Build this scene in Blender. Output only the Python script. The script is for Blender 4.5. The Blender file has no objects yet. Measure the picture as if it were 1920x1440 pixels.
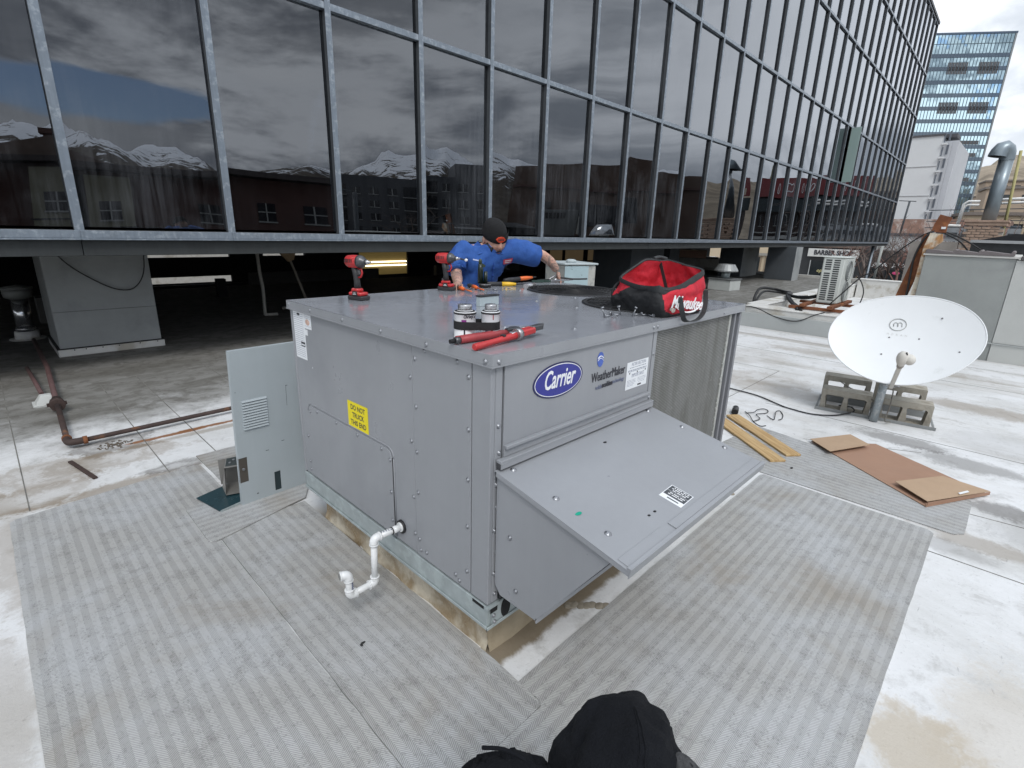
import bpy, bmesh, math, random
from mathutils import Vector, Matrix, Euler, noise
random.seed(7)
PI = math.pi
SC = bpy.context.scene
COL = SC.collection
R_ = math.radians

# ---------------------------------------------------------------- camera
CAM_LOC = Vector((-1.2065, -1.2682, 1.8418))
_cp, _cr, _cy = 0.292862, 0.029543, -0.801496          # pitch down, roll, yaw (radians)
_fwd = Vector((math.cos(_cp)*-math.sin(_cy), math.cos(_cp)*math.cos(_cy), -math.sin(_cp)))
_rt = Vector((math.cos(_cy), math.sin(_cy), 0)); _up = _rt.cross(_fwd)
_r2 = math.cos(_cr)*_rt + math.sin(_cr)*_up; _u2 = -math.sin(_cr)*_rt + math.cos(_cr)*_up
cam = bpy.data.cameras.new('camera'); camo = bpy.data.objects.new('camera', cam); COL.objects.link(camo)
cam.sensor_width = 36; cam.lens = 18.036; cam.clip_start = .05; cam.clip_end = 8000
m = Matrix((( _r2.x, _u2.x, -_fwd.x, CAM_LOC.x), (_r2.y, _u2.y, -_fwd.y, CAM_LOC.y), (_r2.z, _u2.z, -_fwd.z, CAM_LOC.z), (0,0,0,1)))
camo.matrix_world = m
SC.camera = camo

# ---------------------------------------------------------------- light
SUN_EL, SUN_AZ = R_(50), R_(238)        # azimuth of the sun measured from +X, counter-clockwise
sl = bpy.data.lights.new('sun', 'SUN'); sl.energy = 1.1; sl.angle = R_(18); sl.color = (1, .97, .93)
so = bpy.data.objects.new('sun', sl); COL.objects.link(so)
sd = Vector((math.cos(SUN_EL)*math.cos(SUN_AZ), math.cos(SUN_EL)*math.sin(SUN_AZ), math.sin(SUN_EL)))
so.rotation_euler = sd.to_track_quat('Z', 'Y').to_euler()
so.location = (0, -20, 30)
vs = SC.view_settings
vs.view_transform = 'Standard'; vs.look = 'None'; vs.exposure = 0.50; vs.gamma = 1; vs.use_curve_mapping = False
SC.cycles.max_bounces = 8; SC.cycles.glossy_bounces = 5; SC.cycles.transmission_bounces = 6; SC.cycles.transparent_max_bounces = 8
SC.cycles.caustics_reflective = False; SC.cycles.caustics_refractive = False
SC.cycles.sample_clamp_indirect = 6

class NT:
    """small helper that writes shader nodes"""
    def __init__(s, tree): s.t = tree; s.n = tree.nodes; s.l = tree.links
    def new(s, ty, **kw):
        n = s.n.new(ty)
        for k, v in kw.items(): setattr(n, k, v)
        return n
    def put(s, sock, v):
        if isinstance(v, bpy.types.NodeSocket): s.l.new(v, sock)
        elif v is not None:
            if hasattr(sock, 'default_value'):
                if isinstance(v, (tuple, list)) and len(v) == 3 and sock.type == 'RGBA': v = (*v, 1)
                sock.default_value = v
    def math(s, op, a, b=None, c=None, clamp=False):
        n = s.new('ShaderNodeMath', operation=op, use_clamp=clamp)
        for i, v in enumerate((a, b, c)):
            if v is not None: s.put(n.inputs[i], v)
        return n.outputs[0]
    def vmath(s, op, a, b=None):
        n = s.new('ShaderNodeVectorMath', operation=op)
        s.put(n.inputs[0], a)
        if b is not None: s.put(n.inputs[1], b)
        return n.outputs['Value'] if op in ('LENGTH', 'DOT_PRODUCT', 'DISTANCE') else n.outputs[0]
    def sep(s, v): n = s.new('ShaderNodeSeparateXYZ'); s.put(n.inputs[0], v); return n.outputs
    def comb(s, x, y, z): n = s.new('ShaderNodeCombineXYZ'); [s.put(n.inputs[i], v) for i, v in enumerate((x, y, z))]; return n.outputs[0]
    def noise(s, vec, scale=1, detail=4, rough=.55, dist=0, out=0, dim=None):
        n = s.new('ShaderNodeTexNoise')
        if dim: n.noise_dimensions = dim
        if vec is not None: s.put(n.inputs['Vector'], vec)
        s.put(n.inputs['Scale'], scale); s.put(n.inputs['Detail'], detail); s.put(n.inputs['Roughness'], rough); s.put(n.inputs['Distortion'], dist)
        return n.outputs[out]
    def rng(s, v, a, b, c=0., d=1., smooth=True):
        n = s.new('ShaderNodeMapRange'); n.interpolation_type = 'SMOOTHSTEP' if smooth else 'LINEAR'
        for i, x in enumerate((v, a, b, c, d)): s.put(n.inputs[i], x)
        return n.outputs[0]
    def mix(s, f, a, b, mode='MIX'):
        n = s.new('ShaderNodeMix', data_type='RGBA', blend_type=mode)
        s.put(n.inputs[0], f); s.put(n.inputs[6], a); s.put(n.inputs[7], b)
        return n.outputs[2]
    def scale(s, vec, sc): n = s.new('ShaderNodeMapping'); s.put(n.inputs[0], vec); n.inputs['Scale'].default_value = sc; return n.outputs[0]

# ---------------------------------------------------------------- world: Nishita sky behind a procedural broken overcast
W = bpy.data.worlds.new('World'); SC.world = W; W.use_nodes = True
W.node_tree.nodes.clear()
t = NT(W.node_tree)
sky = t.new('ShaderNodeTexSky', sky_type='NISHITA', sun_disc=False)
sky.sun_elevation = SUN_EL; sky.sun_rotation = PI/2 - SUN_AZ; sky.altitude = 1300; sky.air_density = 1.0; sky.dust_density = .6
d = t.new('ShaderNodeTexCoord').outputs['Generated']
x, y, z = t.sep(d)
zz = t.math('ADD', t.math('MAXIMUM', z, 0.0), .24)
uv = t.comb(t.math('DIVIDE', x, zz), t.math('DIVIDE', y, zz), 0)
big = t.noise(uv, 1.55, 10, .6, .5)
fine = t.noise(uv, 4.6, 8, .6, .4)
wisps = t.noise(t.vmath('ADD', uv, (7., 3., 0)), .75, 5, .55, .6)
puff = t.noise(t.scale(d, (2.4, 2.4, 4.4)), 1.3, 10, .60, .35)
dens = t.math('ADD', t.math('ADD', t.math('MULTIPLY', big, .20), t.math('MULTIPLY', fine, .14)), t.math('MULTIPLY', puff, .66))
dark = t.mix(t.rng(dens, .44, .56), (1.02, 1.07, 1.14), (.30, .33, .38))
dark = t.mix(t.math('MULTIPLY', t.rng(wisps, .52, .70), .55), dark, (1.35, 1.38, 1.40))
# towards +X the overcast is thin and bright, towards -Y it is a dark bank
east = t.rng(x, .35, .98)
dark = t.mix(t.math('MULTIPLY', east, .70), dark, t.mix(t.rng(dens, .43, .56), (.92, .96, 1.02), (.60, .66, .74)))
south = t.math('MULTIPLY', t.rng(y, -.15, -.8), t.rng(x, .95, .45))
dark = t.mix(t.math('MULTIPLY', south, .45), dark, t.mix(t.rng(dens, .445, .545), (.95, .97, 1.0), (.20, .22, .26)))
# bright break in the clouds low in the east-south-east
az0 = t.math('ARCTAN2', y, x); el0 = t.math('ARCSINE', z)
gq = t.math('ADD', t.math('ABSOLUTE', t.math('DIVIDE', t.math('SUBTRACT', az0, R_(-19)), R_(19))), t.math('ABSOLUTE', t.math('DIVIDE', t.math('SUBTRACT', el0, R_(14)), R_(13))))
gq = t.math('ADD', gq, t.math('MULTIPLY', t.math('SUBTRACT', puff, .5), 2.6))
dark = t.mix(t.math('MULTIPLY', t.rng(gq, 1.3, .55), .85), dark, (1.45, 1.50, 1.57))
# open overhead: thin bright cloud
dark = t.mix(t.math('MULTIPLY', t.rng(z, .55, .9), .6), dark, (1.18, 1.32, 1.50))
# holes with blue sky low in the south-west
az = t.math('ARCTAN2', y, x)
el = t.math('ARCSINE', z)
def hole(a0, e0, ra, re):
    da = t.math('DIVIDE', t.math('SUBTRACT', az, R_(a0)), R_(ra)); de = t.math('DIVIDE', t.math('SUBTRACT', el, R_(e0)), R_(re))
    q = t.math('SQRT', t.math('ADD', t.math('MULTIPLY', da, da), t.math('MULTIPLY', de, de)))
    q = t.math('ADD', q, t.math('MULTIPLY', t.math('SUBTRACT', t.noise(uv, 2.4, 6, .6, .3), .5), 1.1))
    return t.rng(q, 1.0, .72)
h = t.math('MAXIMUM', hole(-80, 9.6, 10, 2.0), hole(-117, 21, 16, 7))
h = t.math('MAXIMUM', h, hole(-107, 11, 11, 3.5))
cloud = t.mix(1.0, dark, (1/.11, 1/.11, 1/.11), 'MULTIPLY')
skyb = t.mix(.32, t.mix(1.0, sky.outputs[0], (.85, .95, 1.06), 'MULTIPLY'), (4.2, 4.6, 5.2))
final = t.mix(h, cloud, skyb)
bg = t.new('ShaderNodeBackground'); t.put(bg.inputs[0], final); bg.inputs[1].default_value = .095
wo = t.new('ShaderNodeOutputWorld'); t.l.new(bg.outputs[0], wo.inputs[0])

# ---------------------------------------------------------------- materials
MATS = {}
def pm(name, col, rough=.5, metal=0., var=.12, vs=3., bump=0., bs=60., col2=None, c2=(.5, .62), c2s=2., streak=0., spec=.5, emit=None, coat=0., dent=0.):
    """painted / plain material with tone variation, optional second colour patches, vertical streaks and fine relief"""
    if name in MATS: return MATS[name]
    mt = bpy.data.materials.new(name); mt.use_nodes = True; MATS[name] = mt
    n = NT(mt.node_tree); b = n.n['Principled BSDF']
    oc = n.new('ShaderNodeTexCoord').outputs['Object']
    c = n.new('ShaderNodeRGB'); c.outputs[0].default_value = (*col, 1); c = c.outputs[0]
    if col2: c = n.mix(n.rng(n.noise(oc, c2s, 6, .6, .3), c2[0], c2[1]), c, (*col2, 1))
    if var:
        v = n.rng(n.noise(oc, vs, 6, .65), .25, .75, 1-var, 1+var, False)
        c = n.mix(1., c, n.comb(v, v, v), 'MULTIPLY')
    if streak:
        v = n.rng(n.noise(n.scale(oc, (30, 30, 1.2)), 1., 5, .7), .3, .7, 1-streak, 1+streak, False)
        c = n.mix(1., c, n.comb(v, v, v), 'MULTIPLY')
    n.put(b.inputs['Base Color'], c)
    b.inputs['Metallic'].default_value = metal
    b.inputs['Specular IOR Level'].default_value = spec
    if coat: b.inputs['Coat Weight'].default_value = coat; b.inputs['Coat Roughness'].default_value = .15
    rv = n.rng(n.noise(oc, vs*2.3, 5, .6), .3, .7, max(rough-.08, .02), min(rough+.08, 1), False)
    n.put(b.inputs['Roughness'], rv)
    if bump:
        bn = n.new('ShaderNodeBump'); bn.inputs['Strength'].default_value = bump; bn.inputs['Distance'].default_value = .01
        hh = n.noise(oc, bs, 6, .65)
        if dent: hh = n.math('ADD', hh, n.math('MULTIPLY', n.noise(oc, 2.3, 2, .4), dent))
        n.put(bn.inputs['Height'], hh); n.l.new(bn.outputs[0], b.inputs['Normal'])
    if emit: b.inputs['Emission Color'].default_value = (*emit[:3], 1); b.inputs['Emission Strength'].default_value = emit[3]
    return mt

# ---------------------------------------------------------------- mesh builders
class MB:
    def __init__(s): s.v = []; s.f = []; s.m = []; s.sm = []
    def add(s, vs, fs, mi=0, smooth=False):
        o = len(s.v); s.v += [Vector(p) for p in vs]
        for f in fs: s.f.append([i+o for i in f]); s.m.append(mi); s.sm.append(smooth)
        return s
    def box(s, x0, x1, y0, y1, z0, z1, mi=0, M=None):
        vs = [Vector((x, y, z)) for x in (x0, x1) for y in (y0, y1) for z in (z0, z1)]
        if M: vs = [M @ v for v in vs]
        return s.add(vs, [(0,1,3,2),(4,6,7,5),(0,4,5,1),(2,3,7,6),(0,2,6,4),(1,5,7,3)], mi)
    def prism(s, pts, z0, z1, mi=0, M=None):
        """pts: outline in XY, extruded z0..z1"""
        n = len(pts); vs = [Vector((p[0], p[1], z0)) for p in pts] + [Vector((p[0], p[1], z1)) for p in pts]
        if M: vs = [M @ v for v in vs]
        a = sum(pts[i][0]*pts[(i+1) % n][1]-pts[(i+1) % n][0]*pts[i][1] for i in range(n))
        fs = [tuple(range(n))[::-1], tuple(range(n, 2*n))] + [(i, (i+1) % n, (i+1) % n+n, i+n) for i in range(n)]
        if a < 0: fs = [f[::-1] for f in fs]
        return s.add(vs, fs, mi)
    def tube(s, path, r, n=8, mi=0, cap=True, closed=False, smooth=True):
        P = [Vector(p) for p in path]; k = len(P)
        rr = r if isinstance(r, (list, tuple)) else [r]*k
        rings = []; up = None
        for i in range(k):
            if closed: d = P[(i+1) % k]-P[i-1]
            else: d = (P[min(i+1, k-1)]-P[max(i-1, 0)])
            d.normalize()
            if up is None: up = d.orthogonal().normalized()
            else: up = (up - d*up.dot(d)); up = up.normalized() if up.length > 1e-6 else d.orthogonal().normalized()
            b = d.cross(up)
            rings.append([P[i] + (up*math.cos(2*PI*j/n) + b*math.sin(2*PI*j/n))*rr[i] for j in range(n)])
        vs = [v for rg in rings for v in rg]; fs = []
        for i in range(k if closed else k-1):
            a, c = i*n, ((i+1) % k)*n
            fs += [(a+j, a+(j+1) % n, c+(j+1) % n, c+j) for j in range(n)]
        s.add(vs, fs, mi, smooth)
        if cap and not closed:
            s.add(rings[0], [tuple(range(n))[::-1]], mi); s.add(rings[-1], [tuple(range(n))], mi)
        return s
    def cyl(s, a, b, r, n=16, mi=0, r2=None, smooth=True):
        return s.tube([a, b], [r, r if r2 is None else r2], n, mi, True, False, smooth)
    def lathe(s, prof, M=None, n=20, mi=0, smooth=True, caps=True):
        """prof: (radius, height) pairs about Z"""
        vs = [Vector((r*math.cos(2*PI*j/n), r*math.sin(2*PI*j/n), h)) for r, h in prof for j in range(n)]
        if M: vs = [M @ v for v in vs]
        fs = [(i*n+j, i*n+(j+1) % n, (i+1)*n+(j+1) % n, (i+1)*n+j) for i in range(len(prof)-1) for j in range(n)]
        s.add(vs, fs, mi, smooth)
        if caps:
            if prof[0][0] > 1e-4: s.add(vs[:n], [tuple(range(n))[::-1]], mi)
            if prof[-1][0] > 1e-4: s.add(vs[-n:], [tuple(range(n))], mi)
        return s
    def ell(s, c, r, n=12, mi=0, M=None):
        c = Vector(c); prof = [(max(math.sin(PI*i/n), 0), -math.cos(PI*i/n)) for i in range(n+1)]
        vs = []
        for a, h in prof:
            for j in range(n+4):
                p = Vector((a*math.cos(2*PI*j/(n+4))*r[0], a*math.sin(2*PI*j/(n+4))*r[1], h*r[2]))
                vs.append(c + (M @ p if M else p))
        k = n+4
        return s.add(vs, [(i*k+j, i*k+(j+1) % k, (i+1)*k+(j+1) % k, (i+1)*k+j) for i in range(n) for j in range(k)], mi, True)
    def bar(s, a, b, w, h, mi=0, up=(0, 0, 1)):
        a = Vector(a); b = Vector(b); d = (b-a); L = d.length; d.normalize(); u = Vector(up); sd = d.cross(u)
        if sd.length < 1e-4: sd = d.orthogonal()
        sd.normalize(); u = sd.cross(d)
        M = Matrix(((d.x, sd.x, u.x, a.x), (d.y, sd.y, u.y, a.y), (d.z, sd.z, u.z, a.z), (0, 0, 0, 1)))
        return s.box(0, L, -w/2, w/2, -h/2, h/2, mi, M)
    def mesh(s, name, mats, bevel=0, off=Vector((0, 0, 0)), seg=1):
        me = bpy.data.meshes.new(name)
        me.from_pydata([tuple(v-off) for v in s.v], [], s.f)
        for p, mi, sm in zip(me.polygons, s.m, s.sm): p.material_index = mi; p.use_smooth = sm
        for mt in (mats if isinstance(mats, (list, tuple)) else [mats]): me.materials.append(mt)
        if bevel or True:
            bm = bmesh.new(); bm.from_mesh(me)
            bmesh.ops.remove_doubles(bm, verts=bm.verts, dist=1e-5)
            if bevel:
                es = [e for e in bm.edges if len(e.link_faces) == 2 and e.calc_face_angle(0) > .6]
                bmesh.ops.bevel(bm, geom=es, offset=bevel, segments=seg, affect='EDGES', clamp_overlap=True)
            bm.to_mesh(me); bm.free()
        me.update()
        return me
    def build(s, name, mats, parent=None, bevel=0, local=False, seg=1):
        off = Vector((0, 0, 0)) if (parent is None or local) else ROOT_LOC(parent)
        o = bpy.data.objects.new(name, s.mesh(name, mats, bevel, off, seg)); COL.objects.link(o)
        if parent is not None: o.parent = parent
        return o

def ROOT_LOC(o):
    v = Vector(o.location)
    while o.parent: o = o.parent; v += Vector(o.location)
    return v
def tag(o, label=None, cat=None, group=None, kind=None):
    if label: o['label'] = label
    if cat: o['category'] = cat
    if group: o['group'] = group
    if kind: o['kind'] = kind
    return o
def thing(name, label, cat, loc=(0, 0, 0), rz=0, group=None, rot=None):
    o = bpy.data.objects.new(name, None); COL.objects.link(o); o.location = loc
    o.rotation_euler = rot if rot else (0, 0, rz); o.empty_display_size = .1
    return tag(o, label, cat, group)
def struct(name, mb, mats, bevel=0, label=None):
    o = mb.build(name, mats, None, bevel); o['kind'] = 'structure'
    if label: o['label'] = label
    return o
def dup(o, parent=None, loc=None, rot=None):
    c = o.copy(); COL.objects.link(c)
    if parent is not None: c.parent = parent
    if loc is not None: c.location = loc
    if rot is not None: c.rotation_euler = rot
    for ch in list(o.children): dup(ch, c)
    return c
def inst(name, me, parent, loc, rot=None):
    o = bpy.data.objects.new(name, me); COL.objects.link(o); o.parent = parent
    o.location = Vector(loc) - (ROOT_LOC(parent) if parent else Vector((0, 0, 0)))
    if rot is not None: o.rotation_euler = rot
    return o
_bs = None
def bake(o):
    """evaluate one object (curve or modifiers) to a mesh in a scratch scene of its own, then drop the object"""
    global _bs
    if _bs is None: _bs = bpy.data.scenes.new('scratch')
    _bs.collection.objects.link(o); vl = _bs.view_layers[0]; vl.update(); dg = vl.depsgraph
    me = bpy.data.meshes.new_from_object(o.evaluated_get(dg), preserve_all_data_layers=False, depsgraph=dg)
    bpy.data.objects.remove(o); return me
def text(s, name, size, M, mat, parent, shear=0, xs=1, bold=0, ext=.0008, align='CENTER', local=False):
    """lettering as thin solid mesh; M maps text XY plane into the world"""
    cu = bpy.data.curves.new(name, 'FONT'); cu.body = s; cu.size = size; cu.shear = shear; cu.offset = bold
    cu.extrude = ext; cu.align_x = align; cu.align_y = 'CENTER'; cu.resolution_u = 3
    me = bake(bpy.data.objects.new('tmp', cu)); bpy.data.curves.remove(cu)
    off = Vector((0, 0, 0)) if (parent is None or local) else ROOT_LOC(parent)
    for v in me.vertices: v.co = (M @ Vector((v.co.x*xs, v.co.y, v.co.z))) - off
    me.materials.clear(); me.materials.append(mat); me.update()
    o = bpy.data.objects.new(name, me); COL.objects.link(o)
    if parent is not None: o.parent = parent
    return o
def frame(o, xa, ya):
    """matrix whose local x, y run along xa, ya from o"""
    xa = Vector(xa).normalized(); ya = Vector(ya).normalized(); za = xa.cross(ya)
    return Matrix(((xa.x, ya.x, za.x, o[0]), (xa.y, ya.y, za.y, o[1]), (xa.z, ya.z, za.z, o[2]), (0, 0, 0, 1)))
def skin(name, joints, edges, mat, parent=None, sub=2, smooth=True, ret_mesh=False, noise_amp=0, noise_s=8):
    """one continuous surface grown round a skeleton; joints: (x,y,z,r) or (x,y,z,(rx,ry)) (world)"""
    me = bpy.data.meshes.new(name); me.from_pydata([j[:3] for j in joints], edges, [])
    o = bpy.data.objects.new('tmp', me)
    sm = o.modifiers.new('s', 'SKIN'); sm.use_smooth_shade = True; sm.branch_smoothing = .6
    for i, j in enumerate(joints):
        r = j[3]; me.skin_vertices[0].data[i].radius = r if isinstance(r, (tuple, list)) else (r, r)
    me.skin_vertices[0].data[0].use_root = True
    o.modifiers.new('u', 'SUBSURF').levels = sub
    m2 = bake(o)
    off = ROOT_LOC(parent) if parent else Vector((0, 0, 0))
    if noise_amp:
        for v in m2.vertices:
            v.co += v.normal * (noise.fractal(v.co*noise_s, 1, 2, 4)*noise_amp)
    for v in m2.vertices: v.co -= off
    for p in m2.polygons: p.use_smooth = True
    m2.materials.clear(); m2.materials.append(mat)
    if ret_mesh: return m2
    ob = bpy.data.objects.new(name, m2); COL.objects.link(ob)
    if parent: ob.parent = parent
    return ob
def blobs(name, MBx, mat, parent, vox=.014, sm=4, amp=0., fs=9):
    """soft body: overlapping solids fused into one continuous smooth surface"""
    me = MBx.mesh(name, mat); o = bpy.data.objects.new('tmp', me)
    r = o.modifiers.new('r', 'REMESH'); r.mode = 'VOXEL'; r.voxel_size = vox; r.use_smooth_shade = True
    s_ = o.modifiers.new('s', 'SMOOTH'); s_.iterations = sm; s_.factor = .6
    m2 = bake(o)
    off = ROOT_LOC(parent)
    for v in m2.vertices:
        if amp: v.co += v.normal*noise.fractal(v.co*fs, 1, 2.1, 4)*amp
        v.co -= off
    for p in m2.polygons: p.use_smooth = True
    m2.materials.clear(); m2.materials.append(mat)
    ob = bpy.data.objects.new(name, m2); COL.objects.link(ob); ob.parent = parent; return ob
def sag(a, b, drop, n=14):
    a = Vector(a); b = Vector(b); return [a.lerp(b, i/n) - Vector((0, 0, 1))*drop*4*(i/n)*(1-i/n) for i in range(n+1)]
def spline(pts, n=6):
    P = [Vector(p) for p in pts]; out = []
    for i in range(len(P)-1):
        p0, p1, p2, p3 = P[max(i-1, 0)], P[i], P[i+1], P[min(i+2, len(P)-1)]
        for k in range(n):
            s = k/n; out.append(.5*((2*p1)+(p2-p0)*s+(2*p0-5*p1+4*p2-p3)*s*s+(3*p1-p0-3*p2+p3)*s**3))
    return out+[P[-1]]
# ================================================================ SETTING
def roof_mat():
    mt = bpy.data.materials.new('roof membrane'); mt.use_nodes = True; n = NT(mt.node_tree); b = n.n['Principled BSDF']
    oc = n.new('ShaderNodeTexCoord').outputs['Object']; X, Y, Z = n.sep(oc)
    n1 = n.noise(oc, .8, 8, .65, .4); n2 = n.noise(oc, 5, 8, .7, .3); n3 = n.noise(oc, 38, 5, .7)
    c = n.mix(n.rng(n1, .42, .66), (.72, .725, .73), (.60, .60, .59))
    c = n.mix(n.math('MULTIPLY', n.rng(n2, .50, .72), .7), c, (.44, .435, .42))
    c = n.mix(n.math('MULTIPLY', n.rng(n3, .57, .74), .5), c, (.33, .33, .33))
    # long water streaks running towards the drain side (along Y on the right part of the roof)
    st = n.noise(n.scale(oc, (2.6, .38, 1)), 1., 7, .62, .5)
    right = n.rng(X, 3.2, 5.0)
    c = n.mix(n.math('MULTIPLY', n.math('MULTIPLY', n.rng(st, .50, .68), right), .45), c, (.42, .395, .35))
    c = n.mix(n.math('MULTIPLY', n.math('MULTIPLY', n.rng(st, .62, .74), right), .40), c, (.24, .22, .19))
    # scuffs
    sc = n.noise(n.scale(oc, (9, 30, 1)), 1., 6, .75, 1.5)
    c = n.mix(n.math('MULTIPLY', n.math('MULTIPLY', n.rng(sc, .60, .68), n.rng(n1, .40, .60)), .6), c, (.26, .26, .265))
    def blob(x, y, rx, ry, s, col, ring=0):
        nonlocal c
        v = n.vmath('MULTIPLY', n.vmath('SUBTRACT', oc, (x, y, 0)), (1/rx, 1/ry, 0))
        q = n.math('ADD', n.vmath('LENGTH', v), n.math('MULTIPLY', n.math('SUBTRACT', n2, .5), 2.4))
        q = n.math('ADD', q, n.math('MULTIPLY', n.math('SUBTRACT', n3, .5), .8))
        f = n.rng(q, 1.25, .55)
        if ring: f = n.math('MULTIPLY', f, n.rng(q, .35, .95, .35, 1.))
        c = n.mix(n.math('MULTIPLY', f, s), c, col)
    br = (.22, .165, .105); gr = (.115, .105, .095); rs = (.25, .11, .045)
    for a in [(-.68, 3.92, .30, .22, .9, (.09, .075, .06), 1), (-.72, 3.6, .45, .20, .7, br, 1), (-1.15, 3.6, .35, .30, .7, br, 1), (-1.2, 3.2, .30, .22, .6, br, 1),
              (-.75, 3.02, .55, .10, .65, br), (-.40, 3.12, .22, .10, .9, gr, 1), (-1.35, 2.5, .12, .7, .45, br), (-1.45, 1.2, .10, .5, .35, br),
              (-.3, 3.85, .35, .035, .95, rs), (.15, 3.87, .4, .03, .95, rs), (-.05, 3.75, .7, .05, .5, br),
              (6.0, .9, .35, .55, .5, br, 1), (7.3, 1.6, .6, .5, .3, br, 1), (4.72, -.75, .16, .45, .6, gr), (4.5, -1.25, .18, .45, .55, gr), (5.3, -1.5, .5, .5, .2, gr),
              (3.62, -1.5, .16, .22, .65, gr), (3.35, -1.9, .4, .5, .3, gr), (2.95, -1.5, .12, .40, .5, br), (2.75, -1.32, .10, .25, .35, gr), (.95, -1.38, .22, .20, .7, (.46, .39, .29)), (1.25, -1.6, .5, .2, .4, (.46, .39, .29)),
              (6.6, -1.4, .25, .9, .55, br), (8.4, .2, .3, 1.6, .45, br), (9.2, 1.4, .18, 2., .4, br), (10.0, .5, .12, 2.6, .55, (.5, .49, .47)), (5.6, .6, .3, .9, .4, br)]:
        blob(*a[:4], a[4], a[5], len(a) > 6)
    # brown dirt washed out round the foot of the unit's curb
    bx = n.math('MAXIMUM', n.math('ABSOLUTE', n.math('SUBTRACT', X, 1.14)), -9.)
    fx = n.rng(X, -.02, .10); fy = n.math('ADD', Y, n.math('MULTIPLY', n.math('SUBTRACT', n2, .5), .10))
    fr = n.math('MULTIPLY', n.math('MULTIPLY', n.rng(fy, -.022, .012), n.rng(Y, 1.9, 1.6)), n.rng(X, 2.6, 2.2))
    c = n.mix(n.math('MULTIPLY', fr, fx), c, n.mix(n2, (.30, .255, .19), (.16, .125, .085)))
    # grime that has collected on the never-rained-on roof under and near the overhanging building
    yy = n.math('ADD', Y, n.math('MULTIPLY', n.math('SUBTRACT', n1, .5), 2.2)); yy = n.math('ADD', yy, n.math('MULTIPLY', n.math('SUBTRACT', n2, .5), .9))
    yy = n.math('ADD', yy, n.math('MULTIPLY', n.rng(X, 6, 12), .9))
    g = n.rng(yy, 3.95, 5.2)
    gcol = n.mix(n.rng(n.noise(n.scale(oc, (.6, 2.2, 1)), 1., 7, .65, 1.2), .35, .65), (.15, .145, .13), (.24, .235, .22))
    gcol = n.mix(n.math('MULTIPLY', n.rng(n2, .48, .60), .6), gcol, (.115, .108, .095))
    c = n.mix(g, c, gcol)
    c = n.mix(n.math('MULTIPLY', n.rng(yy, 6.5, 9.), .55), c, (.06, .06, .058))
    n.put(b.inputs['Base Color'], c); n.put(b.inputs['Roughness'], n.rng(n2, .3, .7, .55, .85)); b.inputs['Specular IOR Level'].default_value = .35
    bn = n.new('ShaderNodeBump'); bn.inputs['Strength'].default_value = .55; bn.inputs['Distance'].default_value = .012
    n.put(bn.inputs['Height'], n.math('ADD', n.math('MULTIPLY', n2, .7), n.math('MULTIPLY', n3, .35))); n.l.new(bn.outputs[0], b.inputs['Normal'])
    return mt
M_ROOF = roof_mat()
M_CONC = pm('pale concrete', (.50, .49, .46), .85, var=.14, vs=3, bump=.25, bs=50, col2=(.36, .34, .30), c2=(.52, .68), c2s=1.4, streak=.06)
M_COAT = pm('off white roof coating', (.66, .655, .63), .7, var=.1, vs=4, bump=.35, bs=22, col2=(.46, .43, .37), c2=(.50, .66), c2s=2.2)
M_STUC = pm('grey stucco', (.30, .315, .305), .9, var=.12, vs=1.3, bump=.3, bs=90, col2=(.245, .255, .25), c2=(.5, .7), c2s=1.1)
M_STUL = pm('light stucco', (.50, .51, .49), .9, var=.07, vs=1.3, bump=.3, bs=90)
M_STUG = pm('grey painted curb', (.42, .44, .435), .8, var=.08, vs=1.5, bump=.2, bs=70)

# main roof: one sheet; beyond it the street lies 4.5 m lower
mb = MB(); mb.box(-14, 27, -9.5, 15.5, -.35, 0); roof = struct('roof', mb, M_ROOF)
mb = MB()
N = 90
vs = []; R0 = 4200
mb.add([(-R0, -R0, -4.6), (R0, -R0, -4.6), (R0, R0, -4.6), (-R0, R0, -4.6)], [(0, 1, 2, 3)])
struct('ground', mb, pm('city ground', (.17, .155, .13), .95, var=.25, vs=.02, col2=(.10, .10, .095), c2=(.4, .6), c2s=.01))
mb = MB(); mb.box(-60, 80, -60, -9.8, -4.59, -4.58); mb.box(27.3, 88, -9.8, 90, -4.59, -4.58); struct('street', mb, pm('asphalt', (.055, .055, .057), .9, var=.2, vs=2, bump=.3, bs=60))
mb = MB(); mb.box(83, 89.6, -40, 60, -4.58, -4.45); struct('pavement', mb, M_CONC)
# membrane lap seams (a real second sheet edge, 3 mm thick)
M_LAP = pm('membrane lap', (.17, .165, .15), .9, var=.6, vs=5)
seams = [((-.10, 3.1), (-.10, 6.2)), ((-.475, 3.0), (-.475, 6.0)), ((-1.265, 3.0), (-1.27, 7.5)), ((2.61, -1.2), (2.62, -3.2)), ((.66, 3.6), (.66, 6.4)), ((1.6, 3.2), (1.6, 7.5)),
         ((4.9, .55), (4.9, -3)), ((6.6, .95), (4.6, .93)), ((6.6, .95), (6.6, 3.9)), ((7.9, 2.6), (7.9, -2.5)), ((9.25, 3.2), (9.25, -2.5)), ((4.03, -.1), (4.5, -.95)), ((3.4, -1.36), (3.6, -3))]
for a, b in seams:
    mb = MB(); mb.bar((*a, .001), (*b, .001), .007, .002); o = mb.build('lap_seam', M_LAP, roof)

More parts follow.
